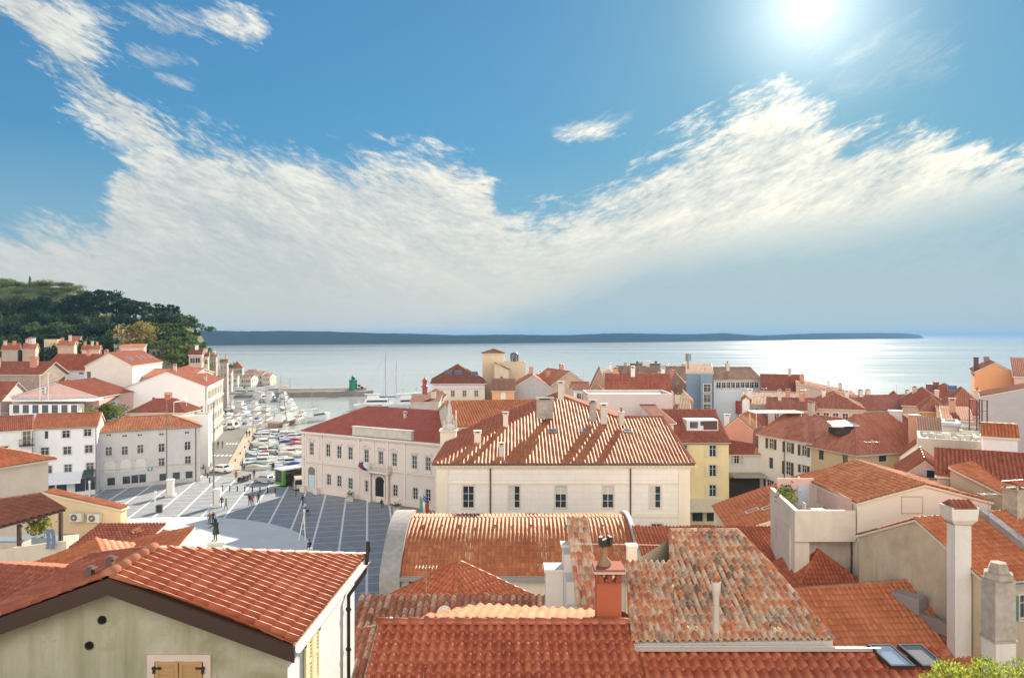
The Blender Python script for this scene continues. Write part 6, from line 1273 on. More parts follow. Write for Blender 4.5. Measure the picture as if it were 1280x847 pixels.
# ================================================================== THE REST OF THE OLD TOWN (east and behind)
def bh(name, label, xl, xr, py, Y, dep, roof='gx', rise=2.0, wall=None, tile='red', win=None, chim=0, dy=0.0, cat='house', det=1, ov=.25, wst='sash', ww=(.9, 1.4), z0=0, pts=None, **k):
    """xl, xr: photographed columns of the front eave ends; py: its row; Y: distance"""
    Yr = Y+dy; ze = CZ-(py-H0)*(Y+Yr)/2/F
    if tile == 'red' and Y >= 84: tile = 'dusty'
    pa, pb = (Wp(xl, 0, Y).x, Y), (Wp(xr, 0, Yr).x, Yr); pc = (xl+xr)/2
    if dy == 0 and (pc > 740 or pc < 300):      # these fronts face the viewpoint
        a = math.atan((pc-CX)/F)*(.9 if pc > 740 else .75); d = Vector((math.cos(a), -math.sin(a)))
        if pc > 740: kx = (xr-CX)/F; t = (kx*pa[1]-pa[0])/(d.x-kx*d.y); pb = (pa[0]+d.x*t, pa[1]+d.y*t)
        else: kx = (xl-CX)/F; t = (pb[0]-kx*pb[1])/(d.x-kx*d.y); pa = (pb[0]-d.x*t, pb[1]-d.y*t)
        ze = CZ-(py-H0)*(pa[1]+pb[1])/2/F
    H = House(name, label, cat, pa, pb, dep, z0, ze, roof=roof, rise=rise, wall=wall or OFFW, tile=tile, det=det, ov=ov, **k)
    if pts: H.wpx('front', pts, ww[0], ww[1], wst)
    if win:
        n, rows = win; H.grid('front', n, rows, ww[0], ww[1], wst, .6)
    if win and H.cor[0].x < -60: H.grid('right', max(1, int(dep/3)), win[1], ww[0], ww[1], wst, .3)
    H.finish(); rr = random.Random(int(xl*7+py))
    for i in range(chim):
        t = (i+.5+rr.uniform(-.3, .3))/chim; q = H.cor[0]+(H.cor[1]-H.cor[0])*t+H.inn*dep*(.5+rr.uniform(-.15, .1)); H.chimney(q.x, q.y, rr.uniform(.5, .9), rr.uniform(.5, .7), rr.uniform(.9, 1.6), rr.choice([plaster((.62, .56, .50), .5), plaster((.56, .30, .2), .5), WHITEW]), rr.choice(['slab', 'tile', 'slab', 'open', 'pot']))
    if rr.random() < .38 and roof not in ('flat',): q = H.cor[0]+(H.cor[1]-H.cor[0])*rr.uniform(.2, .8)+H.inn*dep*.5; H.antenna(q.x, q.y, rr.uniform(1.4, 2.4))
    return H
# --- group beyond the courthouse
H = bh('skylight_hip_house', 'cream house with dark hip roof and three roof windows beyond the courthouse', 540.5, 606, 477.5, 166, 17, 'hip', 3.6, CREAM, 'brown', (4, [-2.6]), 0, dy=1, ov=.5)
for i in range(3): H.skylight(-14.6+i*2.3-(.0 if i < 2 else -1.4), 169.6, 1.5, 1.3, 0)
tr = MB(); tr.box(H.P('front', H.L/2, H.ze-1.1, .08), (H.L, .16, .9), H.angle); H.part('frieze', tr, [plaster((.66, .60, .66), .2)]); H.pipe('right', .3)
T = bh('roof_tower', 'square ochre tower room with low tiled roof rising above all roofs', 603, 630, 441, 183, 5.5, 'pyr', .9, plaster((.68, .54, .36), .35), 'brown', None, 0, det=1, ov=.3)
T2 = bh('stair_block', 'ochre flat block with round metal tank on its roof right of the tower room', 618, 657, 455, 180, 7, 'flat', .3, plaster((.64, .52, .38), .4), 'red'); m = MB(); q = Wp(643, 448, 182)
m.lathe((q.x, 182, T2.ze+.6), [(.75, 0), (1.0, .5), (1.0, 1.6), (.8, 2.1), (0, 2.2)], 12); 
for k in range(6): a = k*math.pi/3; m.box((q.x+1.0*math.cos(a), 182+1.0*math.sin(a), T2.ze+1.2), (.18, .18, 2.2), a, 1)
T2.part('water_tank', m, [flat('dark_tank', (.10, .11, .12), .5), GREYM])
bh('low_stair_house', 'small ochre house with sloping roof below the tower room', 618, 636, 462, 176, 4, 'shedl', 1.6, plaster((.66, .54, .40), .4), 'brown', (1, [-2.0]), wst='plain_dark', ww=(.8, .8))
bh('orange_wall_house', 'bright orange wall with white shutter under a small brown roof', 615, 643, 488, 146, 6, 'shed', 2.0, ORNG, 'brown', (1, [-1.1]), wst='plain_closed_white', ww=(1.0, 1.4))
bh('grey_gable_house', 'dark grey rendered gable house beside the orange wall', 641, 690, 484, 150, 12, 'gy', 2.4, GREYW, 'salmon', None, 1, ov=.15)
bh('small_roof_house', 'low house with short orange roof behind the grey gable', 672, 704, 478, 172, 8, 'gx', 1.6, BROWNW, 'orange', None, 2)
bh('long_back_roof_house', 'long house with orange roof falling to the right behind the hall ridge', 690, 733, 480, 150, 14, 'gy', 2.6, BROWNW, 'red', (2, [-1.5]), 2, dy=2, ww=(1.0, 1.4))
bh('white_gable_end_house', 'small white gable end with two windows right of the hall ridge', 717, 737, 487, 138, 7, 'gx', 1.2, WHITEW, 'red', (2, [-1.3]), 0, ww=(.9, 1.3))
bh('grey_annex', 'weathered grey annex left of the cream tower chimney', 513, 548, 502, 138, 6, 'shed', .8, GREYW, 'brown', None, 1)
bh('dark_grey_house', 'dark grey house between courthouse roof and tower chimney', 527, 553, 497, 150, 8, 'gy', 1.2, plaster((.33, .32, .34), .4), 'brown', (2, [-2.5]), 0, ww=(.8, 1.1))
# --- long lit roof row on the skyline
H = bh('long_terrace_house', 'long terrace with sunlit pale roof and chimneys along the skyline', 770, 862, 475, 186, 16, 'gx', 3.1, plaster((.60, .52, .46), .4), 'pale', (9, [-1.6, -4.2]), 5, ov=.3, ww=(1.1, 1.5))
for x in (795, 818): 
    m = MB(); q = Wp(x, 463, 194); zr = H.ze+2.9; m.box((q.x, q.y, zr+.5), (2.8, 1.6, 1.1)); m.lathe((q.x+.4, q.y, zr+1.0), [(.35, 0), (.35, .4), (.1, .6)], 8); H.part('ventilation_unit', m, [flat('dark_tank', (.10, .11, .12), .5)])
bh('grey_firewall_house', 'narrow house with tall red and grey fire wall beside the skyline terrace', 757, 773, 468, 180, 12, 'shedl', 1.2, plaster((.52, .42, .38), .5), 'pale', None, 1)
bh('steep_gable_house', 'steep brown gable with pale coping at the left end of the skyline row', 737, 762, 487, 160, 12, 'gy', 4.5, plaster((.42, .27, .21), .5), 'pale', None, 1, ov=.1)
bh('cream_canopy_house', 'small cream house with hipped pale roof in front of the steep gable', 739, 756, 490, 150, 5, 'hip', 1.3, CREAM, 'pale', None, 0)
bh('dark_roof_house', 'house with dark red roof and pale boxy chimneys behind the pink blind wall', 757, 838, 500, 128, 10, 'gx', 4.2, plaster((.50, .36, .33), .4), 'dark', None, 3)
bh('brown_gable_house', 'brown gable pointing at the viewer between the pale roofs', 800, 842, 492, 150, 10, 'gy', 3.0, plaster((.40, .24, .19), .4), 'pale', None, 1, ov=.1)
bh('pale_roof_house', 'house with wide pale sunlit roof left of the blue-grey house', 825, 866, 490, 160, 12, 'hip', 3.8, plaster((.64, .50, .42), .3), 'pale', (3, [-2.0]), 1)
bh('little_gable_house', 'little gable house with dark front above the yellow house', 842, 866, 502, 132, 8, 'gy', 1.7, plaster((.45, .34, .28), .4), 'pale', (1, [-1.4]), 0, ov=.15)
bh('small_cream_roof_house', 'small cream house with pale roof behind the yellow house', 836, 862, 515, 122, 8, 'shed', 2.0, CREAM, 'pale', None, 1)
H = bh('blue_grey_house', 'tall blue-grey house with white framed windows and pale roof edge', 858, 891, 466, 150, 9, 'shed', 1.6, BLUEW, 'pale', None, 0, ov=.15, rz=None) if False else bh('blue_grey_house', 'tall blue-grey house with white framed windows and pale roof edge', 858, 891, 466, 150, 9, 'shed', 1.6, BLUEW, 'pale', None, 0, ov=.15)
H2_ = bh('stair_bay', 'blue-grey stair bay with three stacked white windows before the blue-grey house', 876, 890.5, 467.5, 146.5, 1.2, None, 0, BLUEW, 'pale', None, 0, wst='sash', ww=(1.4, 1.6), pts=[(884, 485), (884, 498), (884, 510)])
m = MB(); q = Wp(860, 457, 150)
for z in range(3): m.tube((q.x, 150, 19), (q.x, 150, 22.2), .12, .12, 6)
for a in range(3): m.box((q.x+.45*math.cos(a*2.1), 150+.45*math.sin(a*2.1), 21.4), (.3, .22, 1.5), a*2.1)
o = H.part('antenna_mast', m, [flat('mast_grey', (.30, .26, .24), .6)])
H = bh('pale_blue_house', 'wide pale bluish house with glazed top floor, right of the blue-grey one', 892, 952, 474, 152, 12, 'gx', 2.2, plaster((.66, .70, .76), .2, (.5, .53, .58)), 'pale', (9, [-1.2]), 1, dy=1, ww=(1.0, 1.2)); 
H.part('red_box', (lambda mm: (mm.box(H.P('front', 5.2, H.ze-5.6, .5), (1.1, 1.0, 2.4)), mm)[1])(MB()), [plaster((.45, .08, .07), .3)])
bh('plum_roof_house', 'house with plum roof and attic windows right of the pale bluish house', 952, 1002, 488, 146, 12, 'gx', 2.8, plaster((.52, .50, .55), .4), 'dark', (6, [-1.2]), 1, ww=(1.1, 1.5))
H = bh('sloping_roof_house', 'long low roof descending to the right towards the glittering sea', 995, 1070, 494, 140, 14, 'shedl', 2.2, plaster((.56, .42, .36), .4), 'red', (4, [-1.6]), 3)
H.antenna(Wp(1012, 0, 146).x, 146, 2.5)
bh('grey_wall_house', 'long low house with grey wall and pale end, in front of the plum roof', 928, 1000, 505, 128, 8, 'shed', 1.3, plaster((.50, .45, .42), .5), 'mixred', None, 2)
bh('white_end_house', 'narrow blank white wall end beside the long grey wall', 928, 937, 500, 126, 5, 'gy', .5, WHITEW, 'red', None, 0, ov=.05)
bh('orange_box_house', 'orange-red hip roof house behind the salmon gable', 930, 965, 530, 124, 8, 'hip', 2.2, plaster((.6, .36, .3), .4), 'red', None, 1)
bh('dusky_roof_house', 'house with flat dusky roof behind the white shuttered house', 960, 1020, 512, 122, 8, 'gx', 1.6, plaster((.58, .46, .42), .4), 'red', (4, [-1.2]), 2, ww=(.8, 1.0))
bh('hipped_back_house', 'red hip roof behind the roof hatch of the tan house', 1010, 1080, 510, 122, 12, 'hip', 2.2, plaster((.64, .52, .45), .4), 'red', (5, [-1.5]), 2)
# --- roofs before the glitter
bh('sea_edge_house', 'brown gable standing against the glittering water', 1109, 1131, 502, 150, 10, 'gy', 1.5, plaster((.42, .28, .22), .4), 'dark', None, 0, ov=.1)
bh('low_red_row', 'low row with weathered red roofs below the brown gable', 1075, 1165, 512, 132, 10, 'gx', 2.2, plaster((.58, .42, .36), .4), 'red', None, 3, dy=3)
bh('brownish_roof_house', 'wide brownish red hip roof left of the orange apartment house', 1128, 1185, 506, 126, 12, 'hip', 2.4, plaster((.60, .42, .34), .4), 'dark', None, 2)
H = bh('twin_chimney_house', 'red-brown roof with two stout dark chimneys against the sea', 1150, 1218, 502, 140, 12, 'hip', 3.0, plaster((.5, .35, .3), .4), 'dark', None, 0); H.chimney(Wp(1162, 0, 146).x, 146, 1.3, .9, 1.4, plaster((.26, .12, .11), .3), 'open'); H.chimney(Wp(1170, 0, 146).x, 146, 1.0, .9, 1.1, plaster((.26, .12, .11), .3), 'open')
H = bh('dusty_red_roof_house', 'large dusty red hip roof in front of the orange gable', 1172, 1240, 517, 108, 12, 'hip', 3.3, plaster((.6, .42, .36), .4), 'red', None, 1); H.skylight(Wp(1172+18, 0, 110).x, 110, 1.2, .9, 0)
H = bh('orange_gable_apartments', 'big orange gable with purple-red roof, standing higher than its neighbours at right', 1218, 1268, 465, 118, 14, 'gy', 1.5, plaster((.74, .38, .19), .3, (.6, .3, .16)), 'dark', None, 0, ov=.2); H.chimney(Wp(1220, 0, 120).x, 120, .7, .7, 2.0, plaster((.12, .08, .08), .3), 'open'); H.chimney(Wp(1233, 0, 124).x, 124, .8, .6, 1.0, plaster((.3, .2, .2), .3), 'open')
bh('pink_back_house', 'pale pink wall with balcony cut by the right frame edge', 1268, 1310, 470, 112, 8, 'shed', 2.5, PINK, 'dark', (3, [-2.0]), 0, wst='plain_dark')
bh('big_grey_wall_house', 'tall blank mauve-grey wall at the right frame edge', 1226, 1330, 497, 92, 8, 'shedr', 2.2, plaster((.50, .45, .46), .5, (.38, .34, .34)), 'red', None, 0, ov=.1)
bh('orange_wall_small_house', 'small orange house with overhanging brown roof below the large hip roofs', 1152, 1182, 512, 98, 7, 'hip', 1.4, ORNG, 'red', None, 0)
bh('brown_lean_to', 'small brown lean-to roof under the orange house', 1150, 1178, 538, 86, 4, 'shed', 1.1, CREAM, 'brown', (2, [-1.0]), 0, ww=(.7, .8), wst='plain_dark')
bh('ochre_step_house', 'ochre stepped house right of the small orange house', 1172, 1196, 528, 92, 6, 'shedl', 1.6, OCHRE, 'red', None, 0)
H = bh('weathered_box_house', 'pale weathered box building with a metal lined top left of the steel frame', 1179, 1199, 533, 76, 3, 'flat', .25, plaster((.56, .56, .50), .6, (.38, .38, .34)), 'red', None, 0); m = MB(); m.box(H.P('front', H.L/2, H.ze+.28, .05), (H.L+.3, .6, .35), H.angle); H.part('metal_coping', m, [flat('mauve_metal', (.42, .42, .55), .35, .3)])
bh('grey_window_house', 'grey-green house with one dark window beside the weathered box', 1180, 1214, 524, 84, 6, 'shed', .9, plaster((.50, .50, .46), .5), 'red', (2, [-3.2]), 1, wst='plain_dark', ww=(1.0, 1.3))
H = bh('rough_tan_terrace', 'rough tan wall with roof terrace strewn with oddments', 1148, 1226, 556, 68, 6, 'flat', .5, plaster((.52, .46, .38), .75, (.36, .33, .29)), 'red', None, 0)
rr = random.Random(2)
for k in range(9): m = MB(); m.box(H.P('front', .6+k*.58, H.ze+.35, -1.2-rr.random()*2.5), (.3+rr.random()*.5, .3+rr.random()*.3, .35+rr.random()*.5), rr.random()); H.part('vent_box', m, [plaster((.62, .60, .56), .5)])
H = bh('small_white_tiled_box', 'white rooftop box with small orange tiled roof, right of the rough tan wall', 1229, 1272, 545, 62, 3.5, 'gx', .8, WHITEW, 'orange', None, 0, det=2, ov=.15)
H = bh('big_white_chimney_house', 'brown hip annex carrying the broad pale chimney with dark opening', 1127, 1150, 530, 104, 6, 'shed', .8, plaster((.48, .42, .36), .5), 'brown', (1, [-1.2]), 0, wst='plain_dark', ww=(1.4, .9))
H.chimney(Wp(1119, 0, 103).x, 103, 1.7, 1.3, 3.4, plaster((.62, .60, .62), .4), 'open', z=H.ze-1.5); H.chimney(Wp(1143, 0, 96).x, 96, 1.35, 1.2, 3.4, plaster((.60, .30, .2), .5), 'open', z=12.1)
H = bh('plum_roof_low_house', 'wide low plum-red roof below the rough tan wall, cut by the right frame edge', 1172, 1300, 598, 55, 8, 'gx', 1.4, plaster((.60, .52, .46), .4), 'dark', None, 0, det=2, ov=.2, pitch=.28)
H = bh('pink_window_house', 'pale pink gable wall with one dark window above the white terrace gable', 1122, 1192, 600, 60, 7, 'gy', 1.6, plaster((.70, .54, .52), .25), 'red', None, 0, det=1, ov=.1); 
m = MB(); u, z = H.at_px('front', 1164, 592); m.box(H.P('front', u, z, .03), (.8, .06, .75), H.angle, 1); m.box(H.P('front', u, z, .05), (.62, .06, .57), H.angle, 0); H.part('window', m, [glass(), STONEW])
H = bh('white_dovecote_house', 'tiny white stepped house end with red cap beside the tan corner house', 1126, 1147, 570, 78, 3, 'shedr', 1.4, WHITEW, 'red', None, 0, det=1, ov=.1)
H = bh('orange_right_house', 'orange tiled roof with pale ridge line behind the tiled stone chimney', 1188, 1330, 640, 54, 9, 'shedl', 2.6, TAN, 'orange', None, 0, det=2, ov=.2, dy=-6, pitch=.28)
H = bh('dormer_house', 'small house end with pale green shutter behind the orange roof at right', 1254, 1296, 590, 58, 3, 'shed', .6, plaster((.66, .60, .52), .4), 'red', None, 0); H.wpx('front', [(1259, 597, 'sash_pale')], .8, 1.1) if False else None
m = MB(); m.box(H.P('front', 1.1, H.ze-.6, .05), (.5, .08, 1.0), H.angle, 0); m.box(H.P('front', .55, H.ze-.6, .03), (.5, .06, .9), H.angle, 1); H.part('window', m, [SHUT['pale'], glass()])
# steel frame on a roof
fr = MB(); x0, x1 = Wp(1221, 0, 74).x, Wp(1234, 0, 74).x; z0f, z1f = CZ-(548-H0)*74/F, CZ-(500-H0)*74/F
for x in (x0, (x0+x1)/2, x1): fr.box((x, 74, (z0f+z1f)/2-1), (.09, .09, z1f-z0f+2))
for k in range(4): fr.box(((x0+x1)/2, 74, z0f+(z1f-z0f)*(k+.6)/3.6), (x1-x0, .07, .07))
for x in (x0, x1): fr.box((x, 75.2, (z0f+z1f)/2-1), (.09, .09, z1f-z0f+2)); fr.box((x, 74.6, z1f), (.07, 1.2, .07))
tag(fr.build('steel_scaffold', flat('rusty_frame', (.09, .06, .055), .6)), 'tall open frame of dark steel tubes above the rough tan wall', 'frame')
H = bh('steel_frame_house', 'grey low house behind the rough tan wall, under the dark steel frame', 1200, 1240, 545, 73, 4, 'flat', .3, plaster((.55, .50, .45), .5), 'red', (2, [-1.2]), 0, wst='plain_dark', ww=(.8, 1.0))
# red navigation tower at the harbour mouth
def beacon():
    q = Wp(531, 500, 236); c = Vector((q.x, 236, 0)); root = empty('red_beacon', c); tag(root, 'small red harbour beacon rising over the grey annex roofs', 'beacon'); zt = CZ-(471-H0)*236/F; m = MB()
    m.box((c.x, 236, 3), (2.2, 2.2, 6)); m.lathe((c.x, 236, 6), [(1.1, 0), (1.0, .4), (.8, 1.0), (.8, zt-9.2)], 12); m.build('tower', flat('red_paint', (.30, .05, .035), .5), root, origin=c)
    m = MB(); m.lathe((c.x, 236, zt-3.2), [(1.15, 0), (1.15, .3), (.7, .35), (.7, 1.7), (.95, 1.8), (.5, 2.6), (.1, 3.0), (.08, 3.4)], 12); m.build('lantern', flat('red_lantern', (.36, .06, .04), .45), root, origin=c)
beacon()
# ================================================================== HOUSES BELOW THE WOODED HILL AND ALONG THE FAR WATERFRONT
bh('yellow_hill_cottage', 'square yellow cottage under the dark wood', 55, 72, 426, 226, 6, 'flat', .3, plaster((.66, .54, .34), .3), 'red', (2, [-2.4]), 0, z0=10)
bh('red_hill_cottage', 'small white-framed red roofed cottage under the wood, right of the yellow cottage', 86, 99, 426, 230, 6, 'gx', 1.4, WHITEW, 'red', (3, [-1.6]), 0, z0=10)
H = bh('pink_villa', 'pale villa with arched windows and low red roof on the hill', 155, 174, 422, 236, 8, 'hip', 1.4, plaster((.62, .54, .48), .3), 'orange', (3, [-1.6, -4.2]), 1, z0=8)
bh('green_villa', 'pale green villa wing left of the pink one on the hill', 142, 156, 420, 238, 8, 'hip', 1.2, plaster((.50, .56, .46), .3), 'brown', (2, [-1.8]), 1, z0=8)
bh('lower_pink_house', 'pink house with terrace below the hill villa', 150, 180, 434, 218, 7, 'shed', .9, plaster((.70, .48, .42), .3), 'orange', (5, [-1.6, -4.2]), 0, z0=4)
bh('grey_roof_barn', 'long grey shed with flat weathered roof right of the pink hill house', 186, 218, 436, 236, 7, 'shed', 1.0, plaster((.44, .42, .40), .4), 'mixred', (4, [-1.4]), 0, z0=4, wst='plain_dark')
bh('orange_cluster_house', 'low orange roofed house above the long red roof', 72, 92, 432, 216, 7, 'gx', 1.4, plaster((.6, .42, .32), .4), 'orange', None, 2, z0=8)
bh('left_cluster_house', 'house with orange chimneys above the bare stone wall at far left', 28, 44, 436, 214, 7, 'gx', 1.6, plaster((.55, .38, .3), .4), 'orange', None, 3, z0=8)
bh('far_left_hill_house', 'red roofed house above the old stone house, first from the left frame edge', 2, 22, 437, 212, 7, 'gx', 1.8, plaster((.5, .4, .35), .4), 'orange', None, 2, z0=8)
bh('right_cluster_house', 'small house with rounded orange chimneys behind the cream gable', 102, 124, 437, 212, 6, 'gx', 1.2, plaster((.6, .45, .36), .4), 'orange', None, 3, z0=6)
H = bh('tall_balcony_house', 'tall brownish house with balconies above the harbour', 236, 252, 443, 214, 6, 'gx', 1.4, plaster((.46, .34, .28), .4), 'brown', (3, [-1.7, -4.6]), 1, wst='plain_dark', ww=(1.3, 1.6))
bh('cream_stripe_house', 'tall cream house catching sun beside the brownish balcony house', 255, 260, 445, 222, 3.5, 'gx', 1.2, plaster((.66, .58, .48), .3), 'brown', (1, [-1.7, -4.6, -7.5]), 1)
H = bh('tall_brown_house', 'narrow tall brown house with sunlit edge over the harbour', 262, 270, 446, 238, 5, 'gx', .9, plaster((.42, .33, .29), .4), 'red', (2, [-2, -5, -8]), 1)
bh('step_house_a', 'grey-pink house stepping down behind the tall brown one', 275, 284, 453, 262, 5, 'gx', 1.0, plaster((.5, .43, .42), .4), 'red', (3, [-1.6, -4.4]), 1)
bh('green_harbour_house', 'mint green house with red hip roof on the far waterfront', 288, 303, 459.5, 372, 8, 'hip', 3.0, MINT, 'red', (5, [-2, -5]), 1, ww=(1.2, 1.8))
for i, (a, b_, py, Y, col, t) in enumerate(((276, 289, 466, 330, (.6, .58, .58), 'red'), (306, 318, 465.5, 385, (.66, .62, .58), 'mixred'), (317, 328, 467.5, 380, (.58, .56, .55), 'mixred'), (328, 337.5, 470, 376, (.70, .62, .52), 'mixred'), (283, 297, 471.5, 345, (.55, .56, .56), 'mixred'), (300, 314, 472, 360, (.66, .66, .64), 'mixred'))):
    bh('waterfront_house', ['grey house left of the mint green one on the far waterfront', 'whitish house right behind the mint green one, far waterfront', 'middle grey house in the low row towards the point', 'sunlit house nearest to the tip of the point', 'low pale building in front of the mint green house', 'low white building between mint green house and the breakwater'][i], a, b_, py, Y, 10, 'gx', 1.3, plaster(col, .4), t, (4, [-1.6, -4.4]), 0, det=0)
# ================================================================== TREES
TREES = {}
def crown_mesh(name, kind, seed, n, cols):
    rr = random.Random(seed); mb = MB(); cl = []
    if kind == 'cypress': shp = [(0, 0, z, .11*math.sin(math.pi*min(1, z*.93+.07))**.7+.015) for z in np.linspace(.06, .97, 12)]; shp = [(rr.gauss(0, .01), rr.gauss(0, .01), z, r) for _, _, z, r in shp]; vz = .9
    elif kind == 'pine': shp = [(rr.gauss(0, .26), rr.gauss(0, .26), .80+rr.gauss(0, .07), .12+.09*rr.random()) for _ in range(13)]+[(rr.gauss(0, .12), rr.gauss(0, .12), .92, .12) for _ in range(4)]+[(rr.gauss(0, .25), rr.gauss(0, .25), .58+rr.gauss(0, .05), .09) for _ in range(5)]; vz = .5
    elif kind == 'bush': shp = [(rr.gauss(0, .28), rr.gauss(0, .28), .35+.3*rr.random(), .2+.12*rr.random()) for _ in range(12)]; vz = .8
    else: shp = [(rr.gauss(0, .19), rr.gauss(0, .19), .42+.42*rr.random(), .13+.11*rr.random()) for _ in range(16)]+[(0, 0, .85, .16)]; vz = .85
    for k in range(n):
        x, y, z, r = shp[rr.randrange(len(shp))]; d = Vector((rr.gauss(0, 1), rr.gauss(0, 1), rr.gauss(0, 1))).normalized(); t = rr.random()**.4
        p = Vector((x, y, z))+Vector((d.x*r*t, d.y*r*t, d.z*r*t*vz)); s = (.021 if kind != 'cypress' else .018)*(.6+rr.random()); a = Vector((rr.gauss(0, 1), rr.gauss(0, 1), rr.gauss(0, 1))).normalized(); b = a.orthogonal().normalized(); c = a.cross(b)
        mb.add([p-b*s-c*s*.5, p+b*s*.3-c*s, p+b*s+c*s*.4, p-b*s*.2+c*s], [(0, 1, 2, 3)], 0, rr.random())
    return mb.build(name, leaf(*cols), mesh_only=True)
def trunk_mesh(kind, seed):
    rr = random.Random(seed); mb = MB(); h = .62 if kind in ('pine', 'round') else .3; pts = [Vector((0, 0, -.06))]
    for i in range(4): pts.append(pts[-1]+Vector((rr.gauss(0, .015), rr.gauss(0, .015), (h+.06)/4)))
    for i in range(4): mb.tube(pts[i], pts[i+1], .03-.005*i, .025-.005*i, 7, caps=False)
    for k in range(6 if kind in ('pine', 'round') else 0):
        a = rr.random()*6.28; p = pts[2+k % 3]; q = p+Vector((math.cos(a)*.2, math.sin(a)*.2, .17)); mb.tube(p, q, .012, .005, 5, caps=False)
    return mb.build('trunk', flat('bark', (.09, .06, .045), .95), mesh_only=True)
COLS = {'dark': ((.014, .030, .018), (.045, .085, .038)), 'mid': ((.035, .060, .020), (.095, .15, .045)), 'light': ((.06, .10, .02), (.20, .26, .05)), 'gold': ((.16, .14, .04), (.36, .30, .10)), 'olive': ((.05, .07, .035), (.12, .15, .07))}
def tree(px, top, Y, kind, col, wf=1.0, name=None, zb=None, label=None, group=None, cat='tree', variant=0):
    key = (kind, col, variant % 3)
    if key not in TREES: TREES[key] = (crown_mesh('crown', kind, variant % 3+len(kind), {'cypress': 800, 'pine': 2100, 'bush': 1100, 'round': 2200}[kind], COLS[col]), trunk_mesh(kind, variant % 3))
    X = (px-CX)*Y/F; zt = CZ-(top-H0)*Y/F; z = (max(0, hillz(X, Y))-.4) if zb is None else zb; h = max(2.0, zt-z)
    hm = {'bush': 6.5, 'cypress': 15, 'pine': 14, 'round': 13}[kind]
    if h > hm: z = zt-hm; h = hm
    r = empty(name or {'cypress': 'cypress_tree', 'pine': 'pine_tree', 'bush': 'shrub', 'round': 'broadleaf_tree'}[kind], (X, Y, z), variant*1.7); tag(r, label, cat, group); w = h*wf
    for me, nm in ((TREES[key][0], 'crown'), (TREES[key][1], 'trunk')):
        if nm == 'trunk' and kind == 'bush': continue
        o = bpy.data.objects.new(nm, me); C.objects.link(o); o.parent = r; o.scale = (w, w, h)
    return r
